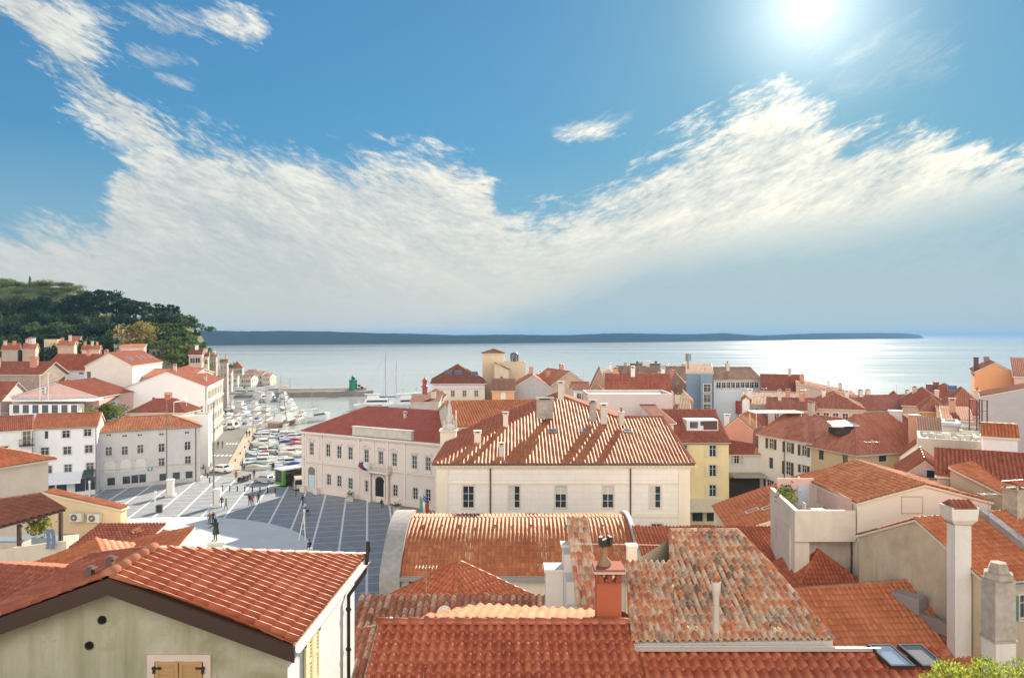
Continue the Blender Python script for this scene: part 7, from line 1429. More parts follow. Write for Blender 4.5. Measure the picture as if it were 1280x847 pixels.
def wood():
    rr = random.Random(11)
    # skyline of the wood, measured (column, crown top)
    sky = [(4, 372, 'round', 'mid'), (14, 376, 'round', 'dark'), (24, 366, 'round', 'olive'), (34, 372, 'round', 'dark'), (44, 378, 'pine', 'dark'), (53, 368, 'round', 'dark'), (62, 372, 'cypress', 'dark'), (72, 380, 'round', 'dark'), (82, 382, 'pine', 'dark'), (92, 375, 'pine', 'dark'), (101, 368, 'pine', 'dark'), (112, 376, 'round', 'dark'), (122, 361.5, 'pine', 'dark'), (134, 368, 'pine', 'dark'), (144, 378, 'pine', 'dark'), (154, 375, 'round', 'dark'), (163, 375.5, 'pine', 'dark'), (171, 376, 'pine', 'dark'), (180, 379, 'cypress', 'dark'), (188, 384, 'pine', 'dark'), (196, 381, 'cypress', 'dark'), (204, 381, 'cypress', 'dark'), (210, 380.5, 'cypress', 'dark'), (217, 381, 'cypress', 'dark'), (222, 383, 'cypress', 'dark'), (228, 397, 'pine', 'mid')]
    kn = {'dark': 'dark green', 'mid': 'mid green', 'olive': 'grey-green'}; kk = {'pine': 'pine', 'round': 'broadleaf tree', 'cypress': 'slender cypress'}
    for i, (px, top, kind, col) in enumerate(sky):
        tree(px, top, 292-(px > 190)*12, kind, col, {'pine': 1.05, 'round': 1.0, 'cypress': 1.35 if px > 190 else 1.0}[kind], label='%s %s on the wooded skyline, %s from left' % (kn[col], kk[kind], ORD[i]), group='trees on the skyline of the wooded hill', variant=i)
    rows = [(268, 391, 12, 0, 214), (252, 404, 13, 5, 216), (240, 416, 14, 0, 210), (228, 428, 15, 6, 140)]
    nm = ['second row below the skyline', 'middle row of the wood', 'lower row of the wood', 'lowest row just above the roofs']
    for ri, (Y, top, st, off, x1) in enumerate(rows):
        px = off; k = 0
        while px < x1:
            col = rr.choice(['dark', 'mid', 'dark', 'mid', 'dark', 'olive']) if not (ri == 1 and 165 < px < 182) else 'gold'; kind = rr.choice(['round', 'round', 'pine', 'cypress']) if col != 'gold' else 'round'
            tree(px, top+rr.uniform(-4, 4), Y+rr.uniform(-4, 4), kind, col, 1.15 if kind != 'cypress' else 1.2, label='%s %s, %s, %s from left' % ({'dark': 'dark', 'mid': 'mid green', 'gold': 'golden', 'olive': 'grey-green'}[col], kk[kind], nm[ri], ORD[k]), group='trees of the wooded hill', variant=rr.randrange(3)); px += st*rr.uniform(.85, 1.2); k += 1
    tree(37.5, 345, 318, 'cypress', 'dark', .9, label='lone cypress standing on the grassy crest at far left', variant=1)
    # light shrubs on the grassy crest and on the cliff at the right end
    for i, (px, top, Y, kind, col) in enumerate([(2, 349, 325, 'bush', 'light'), (10, 350, 325, 'bush', 'olive'), (20, 354, 322, 'bush', 'light'), (29, 356, 322, 'bush', 'light'), (46, 358, 320, 'bush', 'light'), (55, 360, 318, 'bush', 'olive'), (64, 362, 316, 'bush', 'light'), (73, 364, 314, 'bush', 'light'), (82, 367, 312, 'bush', 'gold'), (90, 369, 310, 'bush', 'light')]):
        top -= 4; tree(px, top, Y, kind, col, 1.6, label='light green shrub on the grassy crest, %s from left' % ORD[i], group='shrubs on the grassy crest', cat='shrub', zb=CZ-(top+13-H0)*Y/F, variant=i)
    for i, (px, top, Y, kind, col, w) in enumerate([(173, 402, 232, 'round', 'gold', 1.1), (184, 425, 226, 'bush', 'mid', 1.4), (195, 421, 232, 'bush', 'light', 1.5), (206, 428, 226, 'bush', 'olive', 1.4), (216, 417, 238, 'bush', 'light', 1.4), (224, 411, 250, 'bush', 'light', 1.2), (231, 409, 262, 'bush', 'olive', 1.2), (228, 424, 232, 'round', 'mid', 1.1), (236, 415, 250, 'bush', 'light', 1.2), (238, 430, 228, 'round', 'light', 1.0), (243, 412, 268, 'cypress', 'dark', .9), (249, 424, 262, 'bush', 'mid', 1.2), (254, 427, 270, 'cypress', 'dark', .9), (246, 434, 240, 'bush', 'light', 1.2), (221, 438, 222, 'bush', 'light', 1.4), (210, 441, 220, 'bush', 'mid', 1.4), (198, 438, 222, 'bush', 'mid', 1.3)]):
        tree(px, top, Y, kind, col, w, label='%s %s on the cliff end of the hill, %s from left' % ({'gold': 'golden', 'mid': 'mid green', 'light': 'bright green', 'olive': 'grey-green', 'dark': 'dark'}[col], {'round': 'tree', 'bush': 'shrub', 'cypress': 'cypress'}[kind], ORD[i]), group='trees and shrubs on the cliff end', variant=i, zb=None if kind != 'bush' else CZ-(top+14-H0)*Y/F)
    q = sorted((rr.uniform(0, 112), rr.uniform(297, 326)) for _ in range(36))
    for i, (px, Y) in enumerate(q):
        X = (px-CX)*Y/F; z = hillz(X, Y)-.6; h = rr.uniform(2.2, 4.6); tree(px, H0-(z+h-CZ)*F/Y, Y, 'bush', rr.choice(['light', 'olive', 'mid', 'gold', 'light']), rr.uniform(1.3, 1.9), label='low shrub scattered over the grassy crest, %s of them from left' % ORD[i], group='low shrubs over the crest', cat='shrub', zb=z, variant=i)
    q = sorted((rr.uniform(218, 262), rr.uniform(240, 370)) for _ in range(48))
    for i, (px, Y) in enumerate(q):
        X = (px-CX)*Y/F; z = hillz(X, Y)-.6; h = rr.uniform(2.5, 5.5)
        if z < 1: z = 0
        tree(px, H0-(z+h-CZ)*F/Y, Y, 'bush', rr.choice(['light', 'mid', 'light', 'olive']), rr.uniform(1.2, 1.7), label='small bush clinging to the cliff slope, %s of them from left' % ORD[i], group='small bushes on the cliff slope', cat='shrub', zb=z, variant=i)
    # by the houses
    tree(133, 503, 141, 'round', 'light', 1.5, name='palm_tree', label='bright palm-like tree behind the orange roof of the white square house', zb=8)
    tree(286, 452, 300, 'bush', 'mid', 1.2, label='dark shrub beside the mint green harbour house', zb=11); tree(309, 470, 368, 'bush', 'mid', 1.0, label='dark shrub right of the mint green harbour house', zb=2)
    for i, (px, py) in enumerate(((258, 566), (262, 561), (254, 572))):
        q = Gp(px, py); tree(px, py-10, q.y, 'bush', 'light', 1.3, name='shrub', label='bright green shrub at the grey corner house, %s from the road' % ['second', 'first', 'third'][i], group='shrubs at the corner house', zb=0, variant=i)
    for i, (px, py) in enumerate(((868, 648), (880, 650), (893, 651), (905, 650))):
        q = Gp(px, py); tree(px, py-13, q.y, 'bush', 'dark', 1.3, name='shrub', label='dark bush in front of the yellow house cafe, %s from the left' % ORD[i], group='bushes before the cafe', zb=0, variant=i)
wood()
# bright shrub in the bottom right corner, close to the viewer
def corner_bush():
    rr = random.Random(21); Y = 14.0; c = Wp(1225, 880, Y); root = empty('sunlit_shrub', (c.x, Y, c.z-1.5)); tag(root, 'bright yellow-green shrub in the bottom right corner', 'shrub'); mb = MB(); st = MB()
    lobes = [(1165, 858, .28), (1185, 842, .3), (1208, 850, .3), (1232, 838, .28), (1255, 848, .3), (1280, 842, .32), (1145, 875, .25), (1220, 880, .4), (1265, 880, .4), (1180, 885, .36)]
    for k in range(7000):
        px, py, r = lobes[rr.randrange(len(lobes))]; q = Wp(px, py, Y+rr.uniform(-.4, .4)); d = Vector((rr.gauss(0, 1), rr.gauss(0, 1), rr.gauss(0, 1))).normalized(); p = q+d*r*rr.random()**.35
        a = (d+Vector((rr.gauss(0, .6), rr.gauss(0, .6), .5+rr.gauss(0, .5)))).normalized(); b = a.orthogonal().normalized(); b.rotate(Matrix.Rotation(rr.random()*6.28, 3, a)); s = .028*(.6+rr.random()*.9)
        mb.add([p-a*s, p+b*s*.45, p+a*s*1.1, p-b*s*.45], [(0, 1, 2, 3)], 0, rr.random()**1.3)
    mb.build('foliage', leaf((.10, .15, .02), (.55, .62, .12)), root, origin=(c.x, Y, c.z-1.5))
    for k in range(40):
        px, py, r = lobes[k % len(lobes)]; q = Wp(px, py, Y); st.path([Vector((c.x+rr.gauss(0, .2), Y, c.z-1.5)), (q+Vector((c.x, Y, c.z-1.0)))/2, q+Vector((rr.gauss(0, .15), rr.gauss(0, .1), .1))], .008, 4)
    st.build('stems', flat('twig', (.10, .07, .04), .9), root, origin=(c.x, Y, c.z-1.5))
corner_bush()
# ================================================================== HARBOUR: boats
def hull(mb, L, W, H, mi=0, sheer=.25, tr=.8, deck=1, z=-.25):
    n = 10; P = []
    for i in range(n+1):
        t = i/n; w = W/2*(tr+(1-tr)*min(1, t*3))*math.sqrt(max(0.0, 1-max(0, (t-.45)/.55)**2.2)); zz = H+sheer*t*t; x = -L/2+L*t
        P.append([(x, -w, zz), (x, -w*.75, z+.0*t), (x, 0, z-.15), (x, w*.75, z), (x, w, zz)])
    vs = [p for r in P for p in r]; fs = [(i*5+j, (i+1)*5+j, (i+1)*5+j+1, i*5+j+1) for i in range(n) for j in range(4)]
    mb.add(vs, fs, mi, .5, True); mb.add(P[0], [(0, 1, 2, 3, 4)], mi)
    return P
def deckp(mb, P, t0, t1, dz, mi, inset=.92):
    n = len(P)-1
    for i in range(n):
        a, b = i/n, (i+1)/n
        if a < t0-1e-6 or b > t1+1e-6: continue
        A, B = P[i], P[i+1]; mb.poly([(A[0][0], A[0][1]*inset, A[0][2]+dz), (A[4][0], A[4][1]*inset, A[4][2]+dz), (B[4][0], B[4][1]*inset, B[4][2]+dz), (B[0][0], B[0][1]*inset, B[0][2]+dz)][::-1], mi)
HW = flat('boat_white', (.78, .78, .78), .3); HB = flat('boat_blue', (.05, .12, .30), .35); HG = flat('boat_grey', (.40, .42, .45), .4); HT = flat('boat_teak', (.36, .22, .12), .6); HD = flat('boat_dark', (.05, .06, .07), .4)
COVS = {'blue': flat('cover_blue', (.04, .08, .30), .8), 'navy': flat('cover_navy', (.02, .03, .09), .8), 'cream': flat('cover_cream', (.62, .55, .42), .85), 'white': flat('cover_white', (.74, .74, .74), .8), 'grey': flat('cover_grey', (.34, .36, .38), .85), 'green': flat('cover_green', (.05, .16, .12), .8), 'red': flat('cover_red', (.34, .05, .05), .8), 'sky': flat('cover_sky', (.20, .42, .60), .8)}
def boat_proto(kind, hm, cov):
    r = bpy.data.objects.new({'sail': 'sailing_boat', 'cabin': 'cabin_boat', 'open': 'open_boat', 'covered': 'covered_boat', 'yacht': 'motor_yacht'}[kind], None); C.objects.link(r)
    L, W, Hh = {'sail': (8.5, 2.6, .75), 'cabin': (6.2, 2.2, .7), 'open': (4.8, 1.8, .5), 'covered': (5.2, 1.9, .55), 'yacht': (13, 4, 1.5)}[kind]
    m = MB(); P = hull(m, L, W, Hh); deckp(m, P, .55 if kind in ('open',) else 0, 1, -.02, 1, .98)
    if kind == 'open': deckp(m, P, 0, .6, -.3, 2, .8)
    m.build('hull', [hm, HW, HT], r)
    if kind == 'open':
        for k in range(2): m = MB(); m.box((-1.2+k*1.2, 0, .38), (.3, 1.4, .06)); m.build('bench', HT, r)
        m = MB(); m.box((-2.5, 0, .6), (.3, .3, .5)); m.box((-2.55, 0, .1), (.12, .14, .8)); m.build('outboard_motor', HD, r)
    if kind == 'covered':
        m = MB(); vs = []
        for i in range(8):
            t = i/7; x = -L/2*.98+L*.8*t; w = W/2*(.95 if t < .7 else .95-.5*(t-.7)); z = Hh+.1
            vs += [(x, -w, z), (x, -w*.5, z+.38*math.sin(math.pi*min(1, t+.12))), (x, 0, z+.52*math.sin(math.pi*min(1, t+.12))), (x, w*.5, z+.38*math.sin(math.pi*min(1, t+.12))), (x, w, z)]
        m.add(vs, [(i*5+j, (i+1)*5+j, (i+1)*5+j+1, i*5+j+1) for i in range(7) for j in range(4)], 0, .5, True); m.build('cover', COVS[cov], r)
        m = MB(); m.box((-L/2-.1, 0, .65), (.3, .32, .5)); m.build('outboard_motor', HD, r)
    if kind == 'cabin':
        m = MB(); m.box((.2, 0, Hh+.45), (2.3, 1.5, .9), taper=.85); m.build('cabin', HW, r); m = MB()
        for s in (-1, 1): m.box((.2, s*.7, Hh+.55), (1.8, .06, .35))
        m.box((1.3, 0, Hh+.55), (.08, 1.1, .35)); m.build('cabin_window', glass((.02, .03, .04)), r)
        m = MB(); m.box((-1.6, 0, Hh+1.0), (1.8, 1.7, .07)); [m.tube((-1.6+a*.8, b*.75, Hh), (-1.6+a*.8, b*.75, Hh+1), .02, .02, 4) for a in (-1, 1) for b in (-1, 1)]; m.build('canopy', COVS[cov], r)
    if kind == 'sail':
        m = MB(); m.box((.4, 0, Hh+.3), (3.2, 1.5, .5), taper=.8); m.build('cabin', HW, r); m = MB(); m.tube((.6, 0, Hh), (.6, 0, Hh+10.5), .07, .05, 6); m.tube((.6, -.7, Hh+6), (.6, .7, Hh+6), .02, .02, 4)
        for e in ((4.1, 0), (-4.1, 0), (.3, 1.2), (.3, -1.2)): m.tube((e[0], e[1], Hh+.1), (.6, 0, Hh+10.3), .015, .015, 3)
        m.build('mast', GREYM, r); m = MB(); m.tube((.6, 0, Hh+1.2), (-3.2, 0, Hh+1.3), .05, .05, 5); m.tube((.4, 0, Hh+1.38), (-3.0, 0, Hh+1.45), .16, .12, 7, 1); m.build('boom', [GREYM, COVS[cov]], r)
    if kind == 'yacht':
        m = MB(); m.box((-.4, 0, Hh+.8), (7.0, 3.0, 1.5), taper=.88); m.box((-1.2, 0, Hh+2.1), (3.6, 2.3, 1.1), taper=.85); m.box((-1.5, 0, Hh+2.8), (4.2, 2.7, .12)); m.build('cabin', HW, r); m = MB()
        for s in (-1, 1): m.box((-.2, s*1.43, Hh+.95), (5.6, .1, .5))
        m.box((2.95, 0, Hh+1.0), (.1, 2.3, .5)); m.box((.55, 0, Hh+2.2), (.1, 1.7, .5)); m.build('cabin_window', glass((.02, .03, .04)), r)
        m = MB(); [m.tube((1.5+i*.8, s*(1.8-.14*i*i/3), Hh+.15), (1.5+i*.8, s*(1.8-.14*i*i/3), Hh+1.0), .02, .02, 4) for i in range(6) for s in (-1, 1)]; [m.tube((1.5+i*.8, s*(1.8-.14*i*i/3), Hh+1.0), (2.3+i*.8, s*(1.8-.14*(i+1)**2/3), Hh+1.0), .02, .02, 4) for i in range(5) for s in (-1, 1)]; m.tube((5.5, -.63, Hh+1.0), (5.5, .63, Hh+1.0), .02, .02, 4); m.build('railing', GREYM, r); m = MB(); m.tube((-1.5, 0, Hh+2.8), (-1.6, 0, Hh+4.6), .05, .03, 5); m.box((-1.55, 0, Hh+4.0), (.2, 1.2, .1)); m.build('radar_mast', GREYM, r)
    return r
PROT = {}
def boat(kind, hullc, cov, x, y, rz, label, group, sc=1.0):
    key = (kind, hullc, cov); hm = {'white': HW, 'blue': HB, 'grey': HG, 'teak': HT, 'dark': HD}[hullc]
    if key not in PROT: PROT[key] = o = boat_proto(kind, hm, cov)
    else: o = copy_tree(PROT[key])
    o.location = (x, y, SEA+.05); o.rotation_euler = (0, 0, rz); o.scale = (sc, sc, sc); tag(o, label, {'sail': 'sailing boat', 'yacht': 'yacht'}.get(kind, 'boat'), group); return o
KN = {'sail': 'sailing boat', 'cabin': 'cabin boat', 'open': 'open boat', 'covered': 'covered boat', 'yacht': 'motor yacht'}
def desc(kind, hullc, cov): return (hullc if hullc != 'teak' else 'wooden')+' '+{'open': 'open boat', 'yacht': 'motor yacht', 'covered': 'boat with %s cover' % cov, 'cabin': 'cabin boat with %s canopy' % cov, 'sail': 'sailing boat with %s sail cover' % cov}[kind]
def marina():
    rr = random.Random(4); qa, qb = Vector((-54.3, 147.5)), Vector((-70.8, 203)); d = (qb-qa).normalized(); n = Vector((-d.y, d.x)); n = n if n.x > 0 else -n; L = (qb-qa).length; ang = math.atan2(n.y, n.x)
    kinds = [('covered', 'white', 'blue'), ('cabin', 'white', 'cream'), ('open', 'white', 'white'), ('covered', 'white', 'cream'), ('cabin', 'white', 'navy'), ('open', 'grey', 'white'), ('covered', 'white', 'grey'), ('cabin', 'blue', 'white'), ('covered', 'dark', 'green'), ('open', 'teak', 'white'), ('covered', 'white', 'white'), ('cabin', 'white', 'sky'), ('covered', 'white', 'red')]
    for row, (off, st, t0, t1) in enumerate(((3.6, 2.5, 0, L), (9.8, 2.7, 0, L-2), (16.4, 3.1, 2, L-6))):
        s = t0+.6; k = 0
        while s < t1:
            kd = rr.choice(kinds); 
            p = qa+d*s+n*(off+rr.uniform(-.3, .3))
            if not (row == 2 and rr.random() < .35 and s < 30):
                boat(*kd, p.x, p.y, ang+(math.pi if rr.random() < .5 else 0)+rr.uniform(-.06, .06), '%s, %s quay row, %s from the near end' % (desc(*kd), ['first', 'second', 'third'][row], ORD[k]), 'small boats moored off the stone quay', rr.uniform(.95, 1.12)); k += 1
            s += st*rr.uniform(.92, 1.12)
    # boats beyond the parked cars and along the inner basin
    for row, (ya, xa, xb, n_) in enumerate(((222, -104, -66, 13), (234, -106, -62, 13), (248, -109, -60, 12), (264, -112, -76, 8))):
        for k in range(n_):
            t = (k+.5)/n_; kd = rr.choice([('cabin', 'white', 'cream'), ('cabin', 'white', 'navy'), ('cabin', 'white', 'sky'), ('sail', 'white', 'blue'), ('covered', 'white', 'blue'), ('sail', 'white', 'cream'), ('covered', 'white', 'white')] if row < 3 else [('yacht', 'white', 'white'), ('sail', 'white', 'blue')])
            if kd[0] == 'sail' and k % 2: kd = ('cabin', 'white', 'cream')
            boat(*kd, xa+(xb-xa)*t+rr.uniform(-.5, .5), ya+rr.uniform(-1, 1), math.pi/2+rr.uniform(-.08, .08), '%s, %s basin row behind the cars, %s from left' % (desc(*kd), ['first', 'second', 'third', 'farthest'][row], ORD[k]), 'boats in the inner basin', rr.uniform(.95, 1.15)*(.72 if kd[0] == 'yacht' else 1))
    for k in range(9):
        kd = rr.choice([('yacht', 'white', 'white'), ('cabin', 'white', 'navy'), ('sail', 'white', 'blue')]); boat(*kd, -106+k*1.9, 305-k*.4+rr.uniform(-4, 4), math.pi*.5+rr.uniform(-.2, .2), '%s below the far waterfront houses, %s from left' % (desc(*kd), ORD[k]), 'yachts by the far waterfront', .85)
    for k, px in enumerate((290, 296, 303, 310, 322, 335, 345, 357, 368)): q = Gp(px, 496-(k > 4)*2, SEA); kd = ('yacht', 'white', 'white') if k % 2 else ('cabin', 'white', 'blue'); boat(*kd, q.x, q.y+6, .3+k*.1, '%s before the breakwater root, %s from left' % (desc(*kd), ORD[k]), 'boats before the breakwater root', .9)
    # two big sailing yachts beyond the courthouse
    for i, (px, h, Y, lab) in enumerate(((485, 55, 275, 'large white sailing yacht with the tallest mast, beyond the courthouse roof'), (499, 41, 285, 'white sailing yacht with shorter mast and blue covers right of the tallest mast'))):
        o = boat('sail', 'white', 'blue', (px-CX)*Y/F-2, Y, .35, lab, None, 1.85 if i == 0 else 1.5); 
    for k, (px, Y) in enumerate(((462, 282), (472, 268), (480, 262), (510, 270), (518, 262), (525, 275))): kd = [('cabin', 'white', 'blue'), ('yacht', 'white', 'white')][k % 2]; boat(*kd, (px-CX)*Y/F, Y, .2*k, '%s seen over the courthouse roof, %s from left' % (desc(*kd), ORD[k]), 'boats seen over the courthouse roof', 1.3)
    # wooden fishing boat with its A-frame mast
    q = Gp(351, 533, SEA); r = boat_proto('yacht', HT, 'white'); 
    for ch in list(r.children): 
        if ch.name.startswith(('railing', 'radar', 'cabin_window')): bpy.data.objects.remove(ch)
    r.name = 'fishing_boat'; r.location = (q.x, q.y+3, SEA); r.rotation_euler = (0, 0, 1.35); r.scale = (1.0, 1.0, 1.0); tag(r, 'brown wooden fishing boat with tall A-shaped mast rising over the small boats', 'boat')
    m = MB(); 
    for s in (-1, 1): m.tube((-1, s*1.5, 1.5), (-1, s*.35, 10.2), .11, .08, 6)
    m.box((-1, 0, 10.0), (.2, 1.0, .5)); m.box((-1, 0, 4.2), (.5, 1.3, 2.0)); m.tube((-1, 0, 10), (5.6, 0, 2.0), .03, .03, 4); m.tube((-1, 0, 10), (-6, 0, 2.0), .03, .03, 4); m.build('mast', flat('old_mast', (.22, .20, .17), .7), r)
    q = Gp(385, 530, SEA); r = boat_proto('yacht', HW, 'white'); r.name = 'tour_boat'; r.location = (q.x+.5, q.y+8, SEA); r.rotation_euler = (0, 0, 1.1); r.scale = (.85, .85, .9); tag(r, 'white and grey tour boat with mast rails beside the courthouse corner', 'boat'); m = MB()
    for i in range(5): m.tube((-3+i*1.3, 1.2, 4), (-3+i*1.3, 1.2, 5.6), .03, .03, 4); m.tube((-3+i*1.3, -1.2, 4), (-3+i*1.3, -1.2, 5.6), .03, .03, 4)
    m.tube((-3, 1.2, 5.6), (2.2, 1.2, 5.6), .03, .03, 4); m.tube((-3, -1.2, 5.6), (2.2, -1.2, 5.6), .03, .03, 4); m.tube((0, 0, 4), (0, 0, 8.5), .05, .03, 5); m.build('mast', GREYM, r)
    rr = random.Random(9)
    for k in range(22): q = Gp(rr.uniform(350, 374), rr.uniform(552, 594), SEA); m = MB(); m.lathe((0, 0, 0), [(0, -.15), (.2, -.05), (.2, .1), (0, .25)], 8); o = m.build('mooring_buoy', HD); o.location = (q.x, q.y, SEA); tag(o, 'small dark buoy floating in the open water between quay boats and courthouse', 'buoy', 'mooring buoys in the basin')
marina()
# green light tower on the breakwater
def green_light():
    q = Wp(442, 488, 334); x, y = q.x, 333; z0 = .1; z0 = .92; r = empty('green_beacon_tower', (x, y, z0)); tag(r, 'green octagonal beacon tower at the end of the breakwater', 'beacon'); g = flat('green_paint', (.015, .20, .12), .5); zt = CZ-(469-H0)*y/F; h = zt-z0
    m = MB(); m.lathe((x, y, z0), [(2.0, 0), (1.9, h*.05), (1.7, h*.62), (1.95, h*.64), (1.95, h*.68), (1.1, h*.69)], 8, smooth=False); m.build('tower', g, r, origin=(x, y, z0)); m = MB(); m.lathe((x, y, z0), [(.8, h*.69), (.8, h*.84), (1.05, h*.85), (.5, h*.95), (.12, h*.97), (.1, h*1.06)], 8); m.build('lantern', g, r, origin=(x, y, z0))
    m = MB()
    for k in range(8): a = k*math.pi/4; m.tube((x+1.85*math.cos(a), y+1.85*math.sin(a), z0+h*.68), (x+1.85*math.cos(a), y+1.85*math.sin(a), z0+h*.79), .05, .05, 4)
    m.build('railing', g, r, origin=(x, y, z0))
    for i, px in enumerate((449, 452.5)): q = Wp(px, 488, 333); m = MB(); m.tube((q.x, 333, .8), (q.x, 333, 2.8), .12, .1, 6); m.box((q.x, 333, 3.0-i*.9), (1.3, .5, .9)); tag(m.build('signal_box', DARKM), ['small dark box on a post right of the green tower', 'second dark signal box, nearest the breakwater tip'][i], 'signal', 'signal boxes on the breakwater')
green_light()
# ================================================================== PEOPLE
SKIN = flat('skin', (.50, .30, .21), .6, var=.05); HAIR = flat('dark_hair', (.03, .02, .015), .7)
def figure(pose, top, legs, scale=1.0, mats=None):
    """one continuous body grown over a skeleton; clothes coloured by region, hair a child"""
    J = {'hip': (0, 0, .93), 'waist': (0, 0, 1.08), 'chest': (0, 0, 1.32), 'neck': (0, 0, 1.49), 'head': (0, .01, 1.60), 'crown': (0, .01, 1.70)}
    st = {'stand': (0, 0), 'walk': (.22, .24), 'sit': (0, 0), 'violin': (.05, .06)}[pose]
    for s, sg in (('l', -1), ('r', 1)):
        J['sh'+s] = (sg*.17, 0, 1.43); J['hipj'+s] = (sg*.09, 0, .90); f = st[0]*sg
        J['kn'+s] = (sg*.10, .5*f+.03, .49); J['an'+s] = (sg*.11, f*.95, .09); J['toe'+s] = (sg*.13, f*.95+.17, .035)
        J['el'+s] = (sg*.25, -.5*f-.02, 1.16); J['wr'+s] = (sg*.26, -.6*f+.08, .92); J['ha'+s] = (sg*.26, -.6*f+.12, .82)
    if pose == 'sit':
        for s, sg in (('l', -1), ('r', 1)): J['kn'+s] = (sg*.13, .45, .50+.42*0+.0); J['an'+s] = (sg*.13, .45, .09); J['toe'+s] = (sg*.14, .62, .035); J['wr'+s] = (sg*.16, .25, .62); J['el'+s] = (sg*.24, .02, .72); J['ha'+s] = (sg*.12, .35, .58)
        for k in ('hip', 'waist', 'chest', 'neck', 'head', 'crown'): x, y, z = J[k]; J[k] = (x, y, z-.42)
        for s in 'lr': x, y, z = J['sh'+s]; J['sh'+s] = (x, y, z-.42); x, y, z = J['hipj'+s]; J['hipj'+s] = (x, y, z-.40)
    if pose == 'violin': J['ell'] = (-.30, .18, 1.25); J['wrl'] = (-.12, .38, 1.38); J['hal'] = (-.06, .44, 1.42); J['elr'] = (.30, .05, 1.12); J['wrr'] = (.32, .34, 1.02); J['har'] = (.33, .44, 1.0)
    E = [('hip', 'waist'), ('waist', 'chest'), ('chest', 'neck'), ('neck', 'head'), ('head', 'crown')]
    for s in 'lr': E += [('chest', 'sh'+s), ('sh'+s, 'el'+s), ('el'+s, 'wr'+s), ('wr'+s, 'ha'+s), ('hip', 'hipj'+s), ('hipj'+s, 'kn'+s), ('kn'+s, 'an'+s), ('an'+s, 'toe'+s)]
    rad = {'hip': .135, 'waist': .125, 'chest': .15, 'neck': .055, 'head': .095, 'crown': .07}
    for s in 'lr': rad.update({'sh'+s: .07, 'el'+s: .048, 'wr'+s: .033, 'ha'+s: .036, 'hipj'+s: .095, 'kn'+s: .062, 'an'+s: .045, 'toe'+s: .035})
    ks = list(J); me = bpy.data.meshes.new('body'); me.from_pydata([J[k] for k in ks], [(ks.index(a), ks.index(b)) for a, b in E], []); ob = bpy.data.objects.new('body_tmp', me); C.objects.link(ob)
    md = ob.modifiers.new('skin', 'SKIN'); sv = me.skin_vertices[0].data
    for i, k in enumerate(ks): sv[i].radius = (rad[k]*(1.15 if k in ('chest', 'hip') else 1), rad[k]*(.75 if k in ('chest', 'waist') else 1)); sv[i].use_root = (k == 'hip')
    ob.modifiers.new('sub', 'SUBSURF').levels = 1
    dg = bpy.context.evaluated_depsgraph_get(); em = bpy.data.meshes.new_from_object(ob.evaluated_get(dg)); bpy.data.objects.remove(ob)
    em.materials.clear()
    for m in (mats or [SKIN, top, legs, HD]): em.materials.append(m)
    sit = .42 if pose == 'sit' else 0
    for p in em.polygons:
        c = p.center; p.use_smooth = True
        hand = any((c-Vector(J['ha'+s])).length < .09 for s in 'lr')
        if c.z > 1.47-sit: i = 0
        elif hand: i = 0
        elif c.z < .10: i = 3
        elif c.z < .96-sit and not (abs(c.x) > .19 and pose != 'sit'): i = 2
        else: i = 1
        p.material_index = i if not mats else min(i, len(mats)-1)
    h = MB(); hz = J['crown'][2]; h.lathe((J['head'][0], J['head'][1]-.02, hz-.16), [(.095, 0), (.105, .06), (.1, .12), (.07, .17), (0, .185)], 10); hm = h.build('hair', HAIR, mesh_only=True)
    return em, hm
def cl(n, c): return flat('cloth_'+n, c, .85, var=.1)
FIG = [figure('walk', cl('black', (.02, .02, .025)), cl('navy', (.03, .04, .08))), figure('walk', cl('white', (.75, .74, .72)), cl('black', (.02, .02, .025))), figure('stand', cl('black', (.02, .02, .025)), cl('grey', (.10, .10, .11))), figure('stand', cl('red', (.45, .04, .05)), cl('navy', (.03, .04, .08))), figure('sit', cl('black', (.02, .02, .025)), cl('navy', (.03, .04, .08))), figure('walk', cl('brown', (.16, .09, .06)), cl('grey', (.10, .10, .11)))]
def person(px, py, f, rz, label, z=0.0, sc=1.0):
    q = Gp(px, py, z); r = empty('person', (q.x, q.y, z), rz); tag(r, label, 'person'); r.scale = (sc, sc, sc)
    for me, nm in zip(FIG[f], ('body', 'hair')): o = bpy.data.objects.new(nm, me); C.objects.link(o); o.parent = r
    return r
for a in [(262, 656, 5, .5, 'person in brown top striding over the sunlit paving near the oval'), (266.5, 655, 0, .5, 'person in black walking close beside the one in brown near the oval'), (282.5, 637, 5, 2.4, 'person in brown top walking beside the white pedestal of the second flagpole'), (277, 634, 0, 1.0, 'person in black stooping by the pedestal of the second flagpole'),
          (312, 631, 0, .2, 'left person in black of the group of three at the shade edge'), (315.5, 632, 3, .1, 'person in red top in the group of three at the shade edge'), (323, 630, 2, .3, 'person in black standing at the right of the group of three'), (370, 620, 2, 2.0, 'person in dark clothes walking below the green bus'), (378.5, 632, 0, 1.2, 'person in black walking ahead of the one in white'), (381.5, 641, 1, 1.4, 'person in white top and black trousers following the one in black'),
          (295, 600, 3, .4, 'person in red top beside the parked scooters'), (317.5, 598, 2, .8, 'person in black standing right of the parked scooters'), (272.5, 560, 0, 1.0, 'person walking on the pavement along the white harbour house, left one'), (278, 560, 2, 1.4, 'person on the pavement along the white harbour house, right one'), (308.5, 546.5, 2, .4, 'left person of the pair by the quay'), (311.8, 546, 2, .7, 'right person of the pair by the quay'), (387, 688, 4, .6, 'person in black sitting on the white stone block, lower edge of the square', .45), (426, 618, 4, 3.5, 'person in black sitting at the foot of the palace wall, left one'), (430, 620, 4, 3.7, 'person in black sitting at the foot of the palace wall, right one'), (477, 634, 4, 3.6, 'person in black sitting in front of the palace arched doorway')]: person(*a)
